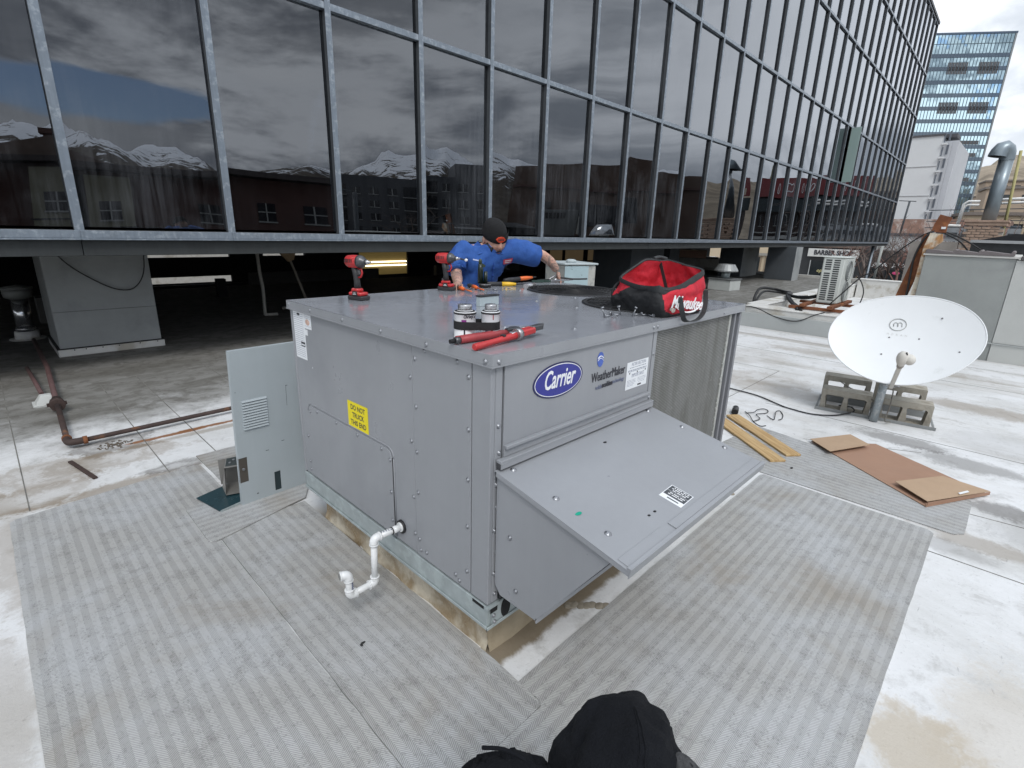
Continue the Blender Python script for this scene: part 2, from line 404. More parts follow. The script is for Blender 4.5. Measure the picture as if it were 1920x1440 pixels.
# ---- parapets round the light well at the right, one coated curb each
def parapet(x0, x1, y0, y1, z1, label, low=.33, body=M_COAT):
    t_ = thing('parapet', label, 'parapet', (x0, y0, 0))
    m_ = MB(); m_.box(x0, x1, y0, y1, 0, z1-.03); m_.build('wall', body, t_, .01)
    m_ = MB(); m_.box(x0-.02, x1+.02, y0-.02, y1+.02, z1-.03, z1); m_.build('cap', M_COAT, t_, .008)
    return t_
pp = parapet(10.16, 10.62, .02, 2.86, .43, 'low coated parapet running left from the grey stucco box behind the dish')
mb = MB(); mb.box(10.10, 10.158, -9, 2.92, 0, .30); struct('curb', mb, M_STUG, .006, 'grey painted base curb of the parapet')
parapet(10.65, 19.3, 2.64, 2.98, .43, 'long off-white parapet leading away beneath the black refrigerant hoses')
parapet(18.9, 19.3, -6, 2.6, .62, 'beige far parapet behind the slim air conditioner')
mb = MB(); mb.box(10.65, 18.9, -6, 2.62, -.02, .02); struct('roof', mb, M_ROOF)
# ---- street side low edge of the roof
mb = MB(); mb.box(26.9, 27.2, 3.2, 15.5, -.35, .12); struct('roof_edge', mb, M_CONC)

# ---- walkway pads
def mat_pad(axis):
    nm = 'walkway pad ' + axis
    mt = bpy.data.materials.new(nm); mt.use_nodes = True; n = NT(mt.node_tree); b = n.n['Principled BSDF']
    oc = n.new('ShaderNodeTexCoord').outputs['Object']; X, Y, Z = n.sep(oc)
    u, v = (X, Y) if axis == 'y' else (Y, X)
    w = .0285
    tri = n.math('PINGPONG', u, w)
    ph = n.math('ADD', v, n.math('MULTIPLY', tri, .62))
    saw = n.math('FRACT', n.math('DIVIDE', ph, .0088))
    ridge = n.rng(n.math('ABSOLUTE', n.math('SUBTRACT', saw, .5)), .16, .30)      # 1 = groove
    band = n.math('LESS_THAN', n.math('FRACT', n.math('DIVIDE', u, 2*w)), .5)
    n1 = n.noise(oc, 1.6, 7, .62, .3); n2 = n.noise(oc, 9, 7, .7); n3 = n.noise(oc, 55, 4, .7)
    c = n.mix(n.rng(n1, .36, .62), (.56, .57, .58), (.455, .45, .435))
    c = n.mix(n.math('MULTIPLY', n.rng(n2, .5, .7), .45), c, (.27, .265, .25))
    c = n.mix(n.math('MULTIPLY', n.rng(n3, .55, .68), .45), c, (.20, .20, .195)); n4 = n.noise(oc, 130, 3, .7)
    c = n.mix(n.math('MULTIPLY', n.math('MULTIPLY', n.rng(n4, .54, .64), n.rng(n2, .40, .60)), .6), c, (.13, .13, .13))
    f1 = n.rng(n.noise(n.vmath('ADD', oc, (3.3, 1, 0)), 1.1, 6, .6, .4), .52, .70)
    c = n.mix(n.math('MULTIPLY', f1, .7), c, (.33, .285, .225))
    bb = n.math('ADD', n.math('MULTIPLY', band, n.rng(n1, .3, .7, .10, .24)), .915)  # alternate bands tinted: shading of the slanted ridges put into the colour
    c = n.mix(1., c, n.comb(bb, bb, bb), 'MULTIPLY')
    c = n.mix(n.math('MULTIPLY', ridge, .55), c, (.17, .17, .165))
    n.put(b.inputs['Base Color'], c); b.inputs['Roughness'].default_value = .7; b.inputs['Specular IOR Level'].default_value = .35
    bn = n.new('ShaderNodeBump'); bn.inputs['Strength'].default_value = .5; bn.inputs['Distance'].default_value = .003
    n.put(bn.inputs['Height'], n.math('ADD', n.math('MULTIPLY', ridge, -1.), n.math('MULTIPLY', n2, .5))); n.l.new(bn.outputs[0], b.inputs['Normal'])
    return mt
M_PADY, M_PADX = mat_pad('y'), mat_pad('x')
def pad(pts, z, mt, label):
    # outline is cut slightly uneven, top has a very low waviness
    P = []
    k = len(pts)
    for i in range(k):
        a, b = Vector(pts[i]), Vector(pts[(i+1) % k]); n_ = max(1, int((b-a).length/.12))
        for j in range(n_): P.append(a.lerp(b, j/n_) + Vector((random.uniform(-1, 1), random.uniform(-1, 1)))*.0022)
    bm = bmesh.new(); vsn = [bm.verts.new((p.x, p.y, 0)) for p in P]; f = bm.faces.new(vsn)
    if f.normal.z < 0: f.normal_flip()
    r = bmesh.ops.extrude_face_region(bm, geom=[f]); 
    for v in r['geom']:
        if isinstance(v, bmesh.types.BMVert): v.co.z += .007
    bmesh.ops.recalc_face_normals(bm, faces=bm.faces)
    me = bpy.data.meshes.new('walkway_pad'); bm.to_mesh(me); bm.free(); me.materials.append(mt)
    o = bpy.data.objects.new('walkway_pad', me); COL.objects.link(o); o.location = (0, 0, z)
    tag(o, label, 'walkway pad', 'ribbed walkway pads laid round the rooftop unit'); return o
ch = .03
pad([(-1.365+ch, 2.915), (-.31, 3.03), (-.275, 3.0), (-.262, 2.2), (-.487, 1.95), (-.487, -.9), (-1.365, -.9), (-1.365, 2.885)], .001, M_PADY, 'large ribbed grey walkway pad filling the left foreground, left of the long seam')
pad([(-.481, 1.93), (.075, 1.93), (.079, 0.03), (.068, -.225), (.05, -.262), (-.481, -.262)], .001, M_PADY, 'ribbed walkway pad under the white drain pipe, with a brown stain')
pad([(-.545+ch, 2.34), (-.545, 2.31), (-.548, 1.845), (-.515, 1.81), (.10, 1.965), (.30, 2.30), (.12, 2.36)], .0095, M_PADX, 'narrow ribbed pad under the leaning door panel, lying over the big left pad')
pad([(-.252, 3.2), (-.24, 2.55), (.25, 2.45), (.30, 3.22)], .003, M_PADX, 'small ribbed pad behind the leaning door panel')
pad([(.06, -.118), (2.90, -.100), (2.93, -.12), (2.905, -1.18), (2.87, -1.215), (-.30, -1.225), (-.484, -1.1), (-.484, -.2645), (.053, -.2645), (.074, -.225)], .0005, M_PADX, 'large ribbed grey walkway pad in front of the sloped hood, right foreground')
pad([(2.96, -.095), (2.965, -1.31), (3.02, -1.36), (3.62, -1.36), (3.69, -1.32), (4.03, .30), (3.98, .34), (2.99, .42), (2.96, .3)], .001, M_PADY, 'ribbed walkway pad under the boards and the flattened cardboard')

# ================================================================ OFFICE BUILDING
PHI = .0162; F0 = Vector((1.155, 6.121, 0)); ST = 1.524
FM = Matrix.Translation(F0) @ Matrix.Rotation(PHI, 4, 'Z')        # local x along the facade, y into the building, z up
bld = thing('office_building', 'long dark glass office building raised on pillars, overhanging the flat roof', 'building', F0, PHI)
M_MUL = pm('weathered bluish aluminium', (.215, .25, .29), .45, .5, var=.14, vs=5, bump=.15, bs=120, col2=(.34, .38, .42), c2=(.50, .70), c2s=14, streak=.14)
M_MULS = pm('aged mullion return', (.075, .082, .09), .6, .1, var=.2, vs=5)
M_FASC = pm('dark painted fascia', (.026, .030, .031), .65, var=.25, vs=2.5, streak=.12)
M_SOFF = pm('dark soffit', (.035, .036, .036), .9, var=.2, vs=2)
def glass_mat():
    mt = bpy.data.materials.new('tinted reflective glass'); mt.use_nodes = True; n = NT(mt.node_tree); n.n.clear()
    out = n.new('ShaderNodeOutputMaterial')
    tr = n.new('ShaderNodeBsdfTransparent'); gl = n.new('ShaderNodeBsdfGlossy'); gl.inputs['Roughness'].default_value = .0
    df = n.new('ShaderNodeBsdfDiffuse')
    oi = n.new('ShaderNodeObjectInfo').outputs['Random']; oc = n.new('ShaderNodeTexCoord').outputs['Object']
    tr.inputs[0].default_value = (.13, .14, .15, 1); gl.inputs[0].default_value = (.90, .94, 1., 1)
    fr = n.new('ShaderNodeFresnel'); fr.inputs['IOR'].default_value = 2.35
    # large soft distortion that is different in every pane
    p = n.vmath('ADD', oc, n.comb(n.math('MULTIPLY', oi, 40), n.math('MULTIPLY', oi, 17), 0))
    hgt = n.noise(p, .42, 1, .4)
    # panes pillow slightly between their frames
    X, Y, Z = n.sep(oc)
    bow = n.math('MULTIPLY', n.math('MULTIPLY', X, X), .55)
    bn = n.new('ShaderNodeBump'); bn.inputs['Strength'].default_value = 1.; bn.inputs['Distance'].default_value = .016
    n.put(bn.inputs['Height'], n.math('ADD', hgt, bow)); n.l.new(bn.outputs[0], gl.inputs['Normal'])
    # film of dust, heavier in some panes: a thin diffuse veil with vertical wash marks
    dust = n.noise(n.scale(p, (16, 16, .7)), 1., 6, .7, .3); d2 = n.noise(p, .9, 4, .6)
    veil = n.math('MULTIPLY', n.math('MULTIPLY', n.rng(dust, .25, .8), n.rng(d2, .34, .66)), n.rng(n.math('FRACT', n.math('MULTIPLY', oi, 7.3)), .2, 1., .03, .22))
    df.inputs[0].default_value = (.26, .275, .30, 1)
    m1 = n.new('ShaderNodeMixShader'); n.l.new(fr.outputs[0], m1.inputs[0]); n.l.new(tr.outputs[0], m1.inputs[1]); n.l.new(gl.outputs[0], m1.inputs[2])
    m2 = n.new('ShaderNodeMixShader'); n.put(m2.inputs[0], veil); n.l.new(m1.outputs[0], m2.inputs[1]); n.l.new(df.outputs[0], m2.inputs[2])
    n.l.new(m2.outputs[0], out.inputs[0])
    return mt
M_GLASS = glass_mat()
rows = [1.70, 4.60, 7.24, 10.38, 13.08, 16.15]
K0, K1 = -5, 31
def fb(name, boxes, mats, parent=None, bevel=0):
    m_ = MB()
    for b_ in boxes: m_.box(*b_[:6], b_[6] if len(b_) > 6 else 0)
    return m_.build(name, mats, parent or bld, bevel, local=True)
# panes: one mesh per row, shared
for r in range(5):
    z0, z1 = rows[r], rows[r+1]
    m_ = MB(); h_ = (z1-z0)/2
    m_.box(-ST/2+.03, ST/2-.03, 0, .012, -h_+.035, h_-.035)
    me = m_.mesh('window_pane', M_GLASS)
    for k in range(K0, K1):
        if r == 1 and k == 19: continue
        o = bpy.data.objects.new('window_pane', me); COL.objects.link(o); o.parent = bld
        o.location = ((k+.5)*ST, .03+random.uniform(-.001, .001), (z0+z1)/2)
        o.rotation_euler = (random.uniform(-.0035, .0035), 0, random.uniform(-.0045, .0045))
# one casement stands open
m_ = MB(); h_ = (rows[2]-rows[1])/2-.04; m_.box(0, .012, -.50, 0, -h_, h_); o = m_.build('window_pane', pm('pale green glass edge', (.55, .72, .68), .12, var=.03, emit=None), bld, local=True); o.location = (19.55*ST, .0, (rows[1]+rows[2])/2); o['label'] = 'open casement pane standing out from the facade'; o.rotation_euler = (0, 0, -.35)
fb('window_frame', [(19*ST+.04, 19*ST+.09, .0, .05, rows[1]+.04, rows[2]-.04), (20*ST-.09, 20*ST-.04, 0, .05, rows[1]+.04, rows[2]-.04)], M_MULS)
me = None
for k in range(K0, K1+1):
    if me is None:
        m_ = MB(); m_.box(-.042, .042, -.050, -.040, rows[0]-.09, rows[-1]+.05, 0)
        m_.box(-.038, .038, -.040, .06, rows[0]-.088, rows[-1]+.048, 1)
        me = m_.mesh('mullion', [M_MUL, M_MULS], .002)
    o = bpy.data.objects.new('mullion', me); COL.objects.link(o); o.parent = bld; o.location = (k*ST, 0, 0)
for r in range(1, 6):
    for k in range(K0, K1):
        if k == K0:
            m_ = MB(); m_.box(.036, ST-.036, -.042, .05, -.042, .042); met = m_.mesh('transom', M_MUL, .003)
        o = bpy.data.objects.new('transom', met); COL.objects.link(o); o.parent = bld; o.location = (k*ST, 0, rows[r])
for k in range(K0, K1):
    if k == K0:
        m_ = MB(); m_.box(.002, ST-.002, -.055, .05, 1.618, 1.70); m_.box(.002, ST-.002, -.075, .05, 1.600, 1.617); mes = m_.mesh('sill', M_MUL, .003)
    o = bpy.data.objects.new('sill', mes); COL.objects.link(o); o.parent = bld; o.location = (k*ST, 0, 0)
LB, LE = K0*ST, K1*ST
for k in range(0, 9):
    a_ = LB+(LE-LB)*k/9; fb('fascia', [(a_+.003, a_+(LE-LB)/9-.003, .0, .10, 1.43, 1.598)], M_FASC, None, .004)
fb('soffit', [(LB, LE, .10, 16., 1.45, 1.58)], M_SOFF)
fb('roof_coping', [(LB-.1, LE+.1, -.1, .5, 16.2, 16.35)], M_MULS)
fb('wall', [(LB-.1, LB, 0, 16, 1.45, 16.2), (LE+.01, LE+.12, 0, 16, 1.45, 16.2), (LB, LE, 5.8, 6., 1.6, 16.2)], pm('dark interior wall', (.10, .10, .105), .9, var=.15))
for z in (4.45, 7.3, 13.1):
    fb('floor_slab', [(LB, LE, .12, 5.8, z-.02, z+.10)], pm('interior ceiling', (.20, .20, .20), .9, var=.1))
for k in range(K0, K1, 6): fb('partition', [(k*ST-.05, k*ST+.05, .3, 5.8, 1.7, 16.)], pm('dark interior wall', (.1, .1, .1)))
# warm ceiling lamps glimpsed behind the second row of panes
M_LAMP = pm('lamp glow', (1, .9, .75), .5, emit=(1., .82, .55, 6.))
for (lx, ly) in ((8.3, 1.3), (10.9, 1.6), (13.9, 2.0), (17.0, 2.2)):
    m_ = MB(); m_.lathe([(.10, 0), (.16, -.03), (.16, -.05)], Matrix.Translation((lx, ly, 7.27)), 14); m_.build('ceiling_lamp', M_LAMP, bld, local=True)
# small pale notice standing inside the second row
m_ = MB(); m_.box(3.48*ST, 3.58*ST, .10, .11, 4.68, 4.93); m_.build('notice', pm('paper white', (.8, .8, .78), .8, emit=(1, 1, 1, .25)), bld, local=True)
# faint pink decorations behind glass
for (px_, pz_, pr_) in ((1.45*ST, 5.4, .16), (2.15*ST, 5.1, .2), (2.45*ST, 5.35, .12)):
    m_ = MB(); m_.ell((px_, .25, pz_), (pr_, .03, pr_*.8)); m_.build('paper_decoration', pm('pink paper', (.75, .12, .3), .8, emit=(1, .15, .4, .35)), bld, local=True)
# hidden copings: wall of roof storey beneath soffit at the right end strut
m_ = MB(); m_.cyl((29.2*ST, .4, 1.43), (28.9*ST, .4, -4.5), .10, 10); m_.build('strut', M_MUL, bld, local=True)

# ---- pillars carrying the building
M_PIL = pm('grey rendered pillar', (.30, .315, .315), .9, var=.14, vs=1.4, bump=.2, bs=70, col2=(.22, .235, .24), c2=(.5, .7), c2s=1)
M_PILD = pm('shaded pillar grey', (.075, .085, .095), .85, var=.15, vs=1.4)  # pillar grey with the shade on its sides put into the colour
def pillar(x0, x1, y0, y1, label, mt=M_PIL, foot=True, z0=0.):
    t_ = thing('pillar', label, 'pillar', (x0, y0, z0), group='pillars under the office building')
    m_ = MB(); m_.box(x0, x1, y0, y1, z0+(.09 if foot else 0), 1.452); m_.build('shaft', mt, t_, .008)
    if foot:
        m_ = MB(); m_.box(x0-.03, x1+.03, y0-.03, y1+.03, z0, .10); m_.build('base', M_COAT, t_, .008)
        m_ = MB(); m_.box(x0-.034, x1+.034, y0-.034, y1+.034, .10, .112); m_.build('flashing_strip', pm('black sealant', (.02, .02, .02), .8), t_)
        for i in range(6):
            m_ = MB(); xx = x0+.1+(x1-x0-.2)*i/5+random.uniform(-.05, .05); m_.cyl((xx, y0-.033, .085), (xx, y0-.042, .085), .008, 6); m_.build('screw', pm('black sealant', (.02, .02, .02)), t_)
    return t_
p0 = pillar(-.63, .545, 7.84, 9.0, 'wide grey pillar at the left with a white base and a cable loop')
mb = MB(); mb.box(-.628, .543, 7.832, 7.842, .60, .606); mb.build('joint_line', pm('joint shade', (.17, .18, .18), .9), p0)
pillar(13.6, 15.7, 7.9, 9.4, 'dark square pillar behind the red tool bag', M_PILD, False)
pillar(23.9, 25.9, 8.33, 9.4, 'dark pillar beside the roof vent, left of the cream door', pm('shaded pillar grey', (.075, .085, .095)), False)
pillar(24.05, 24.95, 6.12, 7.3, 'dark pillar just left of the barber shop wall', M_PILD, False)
pillar(18.2, 19.0, 9.0, 10.5, 'dark narrow pillar deep under the building', M_PILD, False)
# pale sheets added on the south sides: daylight put into the colour
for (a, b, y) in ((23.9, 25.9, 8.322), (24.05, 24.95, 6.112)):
    mb = MB(); mb.box(a+.02, b, y, y+.01, 0, 1.44); tag(mb.build('daylit_side', M_PIL), 'added pale sheet for the daylit side of the dark pillar ' + ('beside the roof vent' if a < 24 else 'left of the barber shop'), 'daylit side')
# cable loop on pillar
mb = MB(); mb.tube(spline([(-.50, 7.80, 1.42), (-.32, 7.79, 1.18), (0.0, 7.79, .93), (.22, 7.79, .86), (.36, 7.79, .93), (.46, 7.79, 1.12), (.50, 7.80, 1.43)], 5), .0085, 6)
tag(mb.build('cable', pm('black rubber', (.015, .015, .016), .55, var=.1)), 'thin black cable drooping across the wide grey pillar', 'cable')
M_RUB = pm('black rubber', (.015, .015, .016))
# ---- dark far side of the undercroft with its gaps, and what is behind it
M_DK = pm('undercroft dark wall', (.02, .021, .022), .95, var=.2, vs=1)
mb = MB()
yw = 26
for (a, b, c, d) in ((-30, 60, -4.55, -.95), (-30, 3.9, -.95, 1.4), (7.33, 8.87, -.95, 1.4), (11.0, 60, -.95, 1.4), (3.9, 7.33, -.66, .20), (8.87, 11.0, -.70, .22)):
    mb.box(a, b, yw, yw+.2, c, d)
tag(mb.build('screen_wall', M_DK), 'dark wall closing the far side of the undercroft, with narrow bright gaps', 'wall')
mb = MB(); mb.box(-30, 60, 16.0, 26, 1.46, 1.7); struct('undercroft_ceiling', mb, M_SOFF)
mb = MB(); mb.box(-20, 60, 36, 38, -4.6, 9); tag(mb.build('far_wall', M_CONC), 'pale concrete building seen through gaps under the offices', 'building')
# unseen side closure, added so that the undercroft is dark at the left
mb = MB(); mb.box(-14.3, -14, 6.2, 26, -4.6, 1.45); mb.box(-14, 14, 25.7, 25.95, -4.6, -1.0); tag(mb.build('shade_wall', M_DK), 'unseen dark wall added to darken the left end of the undercroft', 'wall')
# lit room
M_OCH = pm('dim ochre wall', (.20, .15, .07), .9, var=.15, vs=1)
lr = thing('lit_room_window', 'dim ochre window with two bright tube lights seen under the building behind the first driver', 'window', (10.8, 20, -.3))
mb = MB(); mb.box(10.7, 13.25, 20, 20.1, -.33, .66); mb.build('pane', pm('dim lit wall', (.20, .15, .07), .9, var=.15, vs=1, emit=(.5, .36, .12, .10)), lr)
M_TUBE = pm('tube light', (1, .95, .8), .5, emit=(1., .9, .62, 2.6))
for z in (.25, .09):
    mb = MB(); mb.box(11.0, 13.2, 19.93, 19.97, z-.035, z+.02); mb.build('tube_light', M_TUBE, lr)
mb = MB(); mb.box(10.62, 10.70, 19.9, 20.1, -.4, .75); mb.box(13.25, 13.33, 19.9, 20.1, -.4, .75); mb.box(10.62, 13.33, 19.9, 20.1, -.42, -.34); mb.build('frame', M_DK, lr)
lr = thing('curtained_window', 'row of dark framed ochre blinds under the building between the technician and the bag', 'window', (23.6, 20, -.8))
for i, (a, b) in enumerate(((23.7, 25.0), (25.2, 27.2), (27.8, 29.9), (30.2, 31.6))):
    mb = MB(); mb.box(a, b, 20, 20.1, -.85, .7); mb.build('blind', pm('ochre blind', (.24, .19, .12), .9, var=.15, vs=1.2, emit=(.5, .36, .2, .06)), lr)
for z in (-.05, .72): mb = MB(); mb.box(23.4, 31.8, 19.93, 19.99, z-.05, z+.03); mb.build('rail', M_DK, lr)
for x_ in (23.6, 25.1, 27.5, 30.05): mb = MB(); mb.box(x_-.1, x_+.1, 19.92, 19.99, -.9, .75); mb.build('frame', M_DK, lr)
mb = MB(); mb.box(5.4, 10.5, 18., 18.2, -.35, .12); mb.box(13.5, 19, 18., 18.2, -.35, .15); tag(mb.build('low_wall', pm('dim grey wall', (.09, .09, .088), .9)), 'low grey kerb wall far back in the undercroft', 'wall')

# ---- pipes hanging in the undercroft
M_PVCD = pm('dirty drain pipe', (.36, .35, .32), .6, var=.2, vs=6)
mb = MB(); mb.tube(spline([(2.66, 9.5, 1.45), (2.67, 9.5, .9), (2.70, 9.5, .55), (2.69, 9.5, .10), (2.72, 9.5, .05), (2.92, 9.45, .05)], 5), .033, 8)
tag(mb.build('drain_pipe', M_PVCD), 'off-white drain pipe coming down from the soffit, bent at the roof', 'pipe')
t_ = thing('steel_brace', 'rust spotted bracket and thin brace hanging beneath the soffit', 'brace', (3.2, 9.5, 0))
mb = MB(); mb.bar((3.28, 9.5, 1.15), (3.62, 9.5, .10), .04, .04); mb.build('rod', pm('dull rod', (.20, .18, .15), .7, .2), t_)
mb = MB(); mb.prism([(3.03, 1.32), (3.42, 1.32), (3.36, 1.12), (3.25, 1.08)], 9.46, 9.54, M=Matrix(((1, 0, 0, 0), (0, 0, 1, 0), (0, 1, 0, 0), (0, 0, 0, 1)))); mb.build('bracket', pm('dusty rust', (.28, .20, .12), .9, var=.2, vs=8), t_)
mb = MB(); mb.tube([(3.0, 9.4, .16), (3.35, 9.3, .24)], .03, 8); tag(mb.build('pipe_stub', M_PVCD), 'short light pipe stub lying near the bent drain pipe', 'pipe')
mb = MB(); mb.box(2.9, 3.1, 13.0, 13.2, .0, .45); tag(mb.build('concrete_block', M_DK), 'dark block standing deep in the undercroft', 'block')
# ================================================================ ROOFTOP UNIT
M_CAR = pm('grey enamel', (.290, .300, .318), .34, .0, var=.07, vs=1.4, bump=.10, bs=220, dent=7., streak=.015, col2=(.264, .274, .292), c2=(.48, .68), c2s=1.6, spec=.5)
M_CAR2 = pm('grey enamel aged panel', (.40, .445, .465), .42, .0, var=.06, vs=1.6, bump=.10, bs=200, dent=8., streak=.012)
M_TOP = pm('grey enamel top', (.265, .275, .30), .11, .0, var=.10, vs=2.2, bump=.05, bs=30, dent=14., col2=(.30, .31, .33), c2=(.60, .72), c2s=6, spec=.65)
M_GALV = pm('galvanised steel', (.40, .45, .455), .42, .35, var=.16, vs=9, bump=.1, bs=90, col2=(.46, .52, .52), c2=(.5, .6), c2s=14)
M_ZINC = pm('zinc screw', (.34, .35, .37), .4, .8, var=.15, vs=50)
M_BLK = pm('black gap', (.008, .008, .009), .8, var=0)
M_WIRE = pm('black coated wire', (.012, .012, .013), .45, var=.1)
H0, H1, UL, UW = .36, 1.421, 2.235, 1.684
unit = thing('rooftop_unit', 'large grey packaged air conditioner with blue oval badge and sloped intake hood', 'air conditioner', (0, 0, 0))
def up(name, boxes, mats=M_CAR, bevel=.0, parent=None):
    m_ = MB()
    for b_ in boxes: m_.box(*b_[:6], b_[6] if len(b_) > 6 else 0)
    return m_.build(name, mats, parent or unit, bevel)
up('inner_case', [(.025, UL-.05, .03, UW-.03, H0+.01, H1-.03)], M_BLK)
# west end: three panels and a corner post, 3 mm joints between them
big = up('end_panel', [(.004, .024, .496, UW-.004, H0, H1-.047)], M_CAR, .002)
mid = up('end_panel', [(.001, .022, .112, .4915, H0, H1-.047)], M_CAR, .002)
post = up('corner_post', [(.000, .022, .003, .107, H0-.0, H1-.047), (.0221, .058, .002, .020, H0, H1-.047)], M_CAR, .003)
# south side
up('filter_panel', [(.064, 1.112, -.002, .018, .985, H1-.047)], M_CAR, .002)
up('divider_post', [(1.116, 1.150, -.004, .018, H0, H1-.047)], M_CAR, .002)
up('back_panel', [(0, UL, UW-.018, UW, H0, H1-.05)], M_CAR, .002)
up('far_end_panel', [(UL-.05, UL-.02, .02, UW-.02, H0, H1-.05)], M_CAR, .002)
# far corner post: channel with return and punched holes
up('corner_post', [(2.13, 2.150, -.004, .03, H0, H1-.047), (2.150, 2.20, .012, .03, H0, H1-.047), (2.2001, 2.215, -.006, .03, H0, H1-.047), (2.215, 2.245, .0, .02, H0, H1-.047)], pm('grey enamel shade', (.20, .205, .22), .4, var=.06), .0015)
def coil_mat():
    mt = bpy.data.materials.new('condenser fins'); mt.use_nodes = True; n = NT(mt.node_tree); b = n.n['Principled BSDF']
    oc = n.new('ShaderNodeTexCoord').outputs['Object']; X, Y, Z = n.sep(oc)
    f = n.math('FRACT', n.math('DIVIDE', Z, .0095)); ln = n.rng(n.math('ABSOLUTE', n.math('SUBTRACT', f, .5)), .18, .34)
    fx = n.math('FRACT', n.math('DIVIDE', X, .0042)); lx = n.rng(n.math('ABSOLUTE', n.math('SUBTRACT', fx, .5)), .1, .4)
    d = n.noise(n.scale(oc, (6, 1, 1.1)), 1.4, 7, .65, .3); d2 = n.noise(oc, 40, 5, .7)
    c = n.mix(ln, (.150, .152, .145), (.31, .315, .305))
    c = n.mix(n.math('MULTIPLY', lx, .35), c, (.10, .10, .09))
    c = n.mix(n.math('MULTIPLY', n.rng(d, .40, .68), .6), c, (.10, .098, .082))
    c = n.mix(n.math('MULTIPLY', n.rng(d2, .60, .72), .5), c, (.50, .50, .48))
    n.put(b.inputs['Base Color'], c); b.inputs['Metallic'].default_value = .25; b.inputs['Roughness'].default_value = .55
    bn = n.new('ShaderNodeBump'); bn.inputs['Strength'].default_value = .7; bn.inputs['Distance'].default_value = .004
    n.put(bn.inputs['Height'], ln); n.l.new(bn.outputs[0], b.inputs['Normal'])
    return mt
coil = up('condenser_coil', [(1.150, 2.12, .016, .030, H0+.02, H1-.05)], coil_mat())
# bright torn edge strip beside the coil
mb = MB(); mb.box(2.085, 2.112, .010, .016, H0+.05, H1-.06)
for i in range(26):
    z_ = H1-.07-i*.034; mb.box(2.085-random.uniform(.0, .014), 2.086, .009, .0155, z_-random.uniform(.004, .014), z_)
mb.build('edge_strip', pm('dull bright aluminium', (.52, .53, .50), .45, .4, var=.3, vs=30), unit)
for i in range(22):
    z_ = H0+.06+i*.045
    if i % 4 in (0, 1): inst('rivet', MATS.get('_rivet') or MATS.setdefault('_rivet', MB().cyl((0, 0, 0), (0, -.003, 0), .004, 8).mesh('rivet', M_ZINC)), unit, (2.208, -.006, z_))
# top cover with folded rim; circular openings for the two fans
def disc_panel(x0, x1, y0, y1, z, holes, n=40):
    """flat sheet with round holes, built as one mesh"""
    import itertools
    cu = bpy.data.curves.new('c', 'CURVE'); cu.dimensions = '2D'; cu.fill_mode = 'BOTH'
    def poly(pts):
        s_ = cu.splines.new('POLY'); s_.points.add(len(pts)-1)
        for i, p in enumerate(pts): s_.points[i].co = (p[0], p[1], 0, 1)
        s_.use_cyclic_u = True
    poly([(x0, y0), (x1, y0), (x1, y1), (x0, y1)])
    for cx, cy, r in holes: poly([(cx+r*math.cos(2*PI*i/n), cy+r*math.sin(2*PI*i/n)) for i in range(n)])
    cu.extrude = .0012
    me = bake(bpy.data.objects.new('tmp', cu)); bpy.data.curves.remove(cu)
    for v in me.vertices: v.co.z += z
    return me
FANS = [(1.86, 1.09, .325), (1.60, .38, .325)]
me = disc_panel(-.012, UL+.018, -.012, UW+.012, H1-.0012, FANS); me.materials.clear(); me.materials.append(M_TOP)
top = bpy.data.objects.new('top_cover', me); COL.objects.link(top); top.parent = unit
up('cover_rim', [(-.0125, -.0095, -.012, UW+.012, H1-.045, H1-.0025), (-.0095, UL+.018, -.0125, -.0095, H1-.045, H1-.0025), (UL+.015, UL+.018, -.0095, UW+.012, H1-.045, H1-.0025), (-.0095, UL+.015, UW+.009, UW+.012, H1-.045, H1-.0025),
                 (-.016, -.0125, -.016, UW+.012, H1-.048, H1-.043), (-.0125, UL+.018, -.016, -.0125, H1-.048, H1-.043)], M_CAR, 0, top)
# fans
for cx, cy, r in FANS:
    g = MB()
    g.lathe([(r+.028, .0005), (r+.028, .006), (r+.004, .008), (r+.000, -.0)], Matrix.Translation((cx, cy, H1)), 44)
    fg = g.build('fan_guard', M_WIRE, unit)
    g = MB()
    for k in range(1, 12):
        rr = .05+(r-.05)*k/11
        g.tube([(cx+rr*math.cos(2*PI*i/40), cy+rr*math.sin(2*PI*i/40), H1+.016-.010*(k/11)**3) for i in range(40)], .0022, 4, closed=True)
    for k in range(16):
        a_ = 2*PI*k/16; ca, sa = math.cos(a_), math.sin(a_)
        g.tube([(cx+.05*ca, cy+.05*sa, H1+.013), (cx+r*.8*ca, cy+r*.8*sa, H1+.011), (cx+(r+.02)*ca, cy+(r+.02)*sa, H1+.004)], .003, 5)
    g.build('guard_wires', M_WIRE, fg)
    g = MB(); g.cyl((cx, cy, H1-.10), (cx, cy, H1-.02), .075, 20); g.build('fan_motor', pm('motor black', (.02, .02, .022), .4), unit)
    g = MB()
    for k in range(3):
        a0 = 2*PI*k/3+.4; P = []
        for i in range(7):
            for j in range(5):
                rr = .07+(r-.085)*j/4; a_ = a0+1.25*(i/6)*(0.7+.3*j/4)
                P.append((cx+rr*math.cos(a_), cy+rr*math.sin(a_), H1-.035-.055*(i/6)))
        g.add(P, [(i*5+j, i*5+j+1, (i+1)*5+j+1, (i+1)*5+j) for i in range(6) for j in range(4)], 0, True)
    g.build('fan_blade', pm('fan blade dark', (.035, .038, .042), .35, var=.2), unit)
    g = MB(); g.lathe([(r, -.0), (r+.003, -.16)], Matrix.Translation((cx, cy, H1-.002)), 40, caps=False); g.lathe([(0, -.17), (r+.003, -.17)], Matrix.Translation((cx, cy, H1)), 40, caps=False); g.build('fan_shroud', pm('shroud dark', (.03, .03, .032), .6), unit)
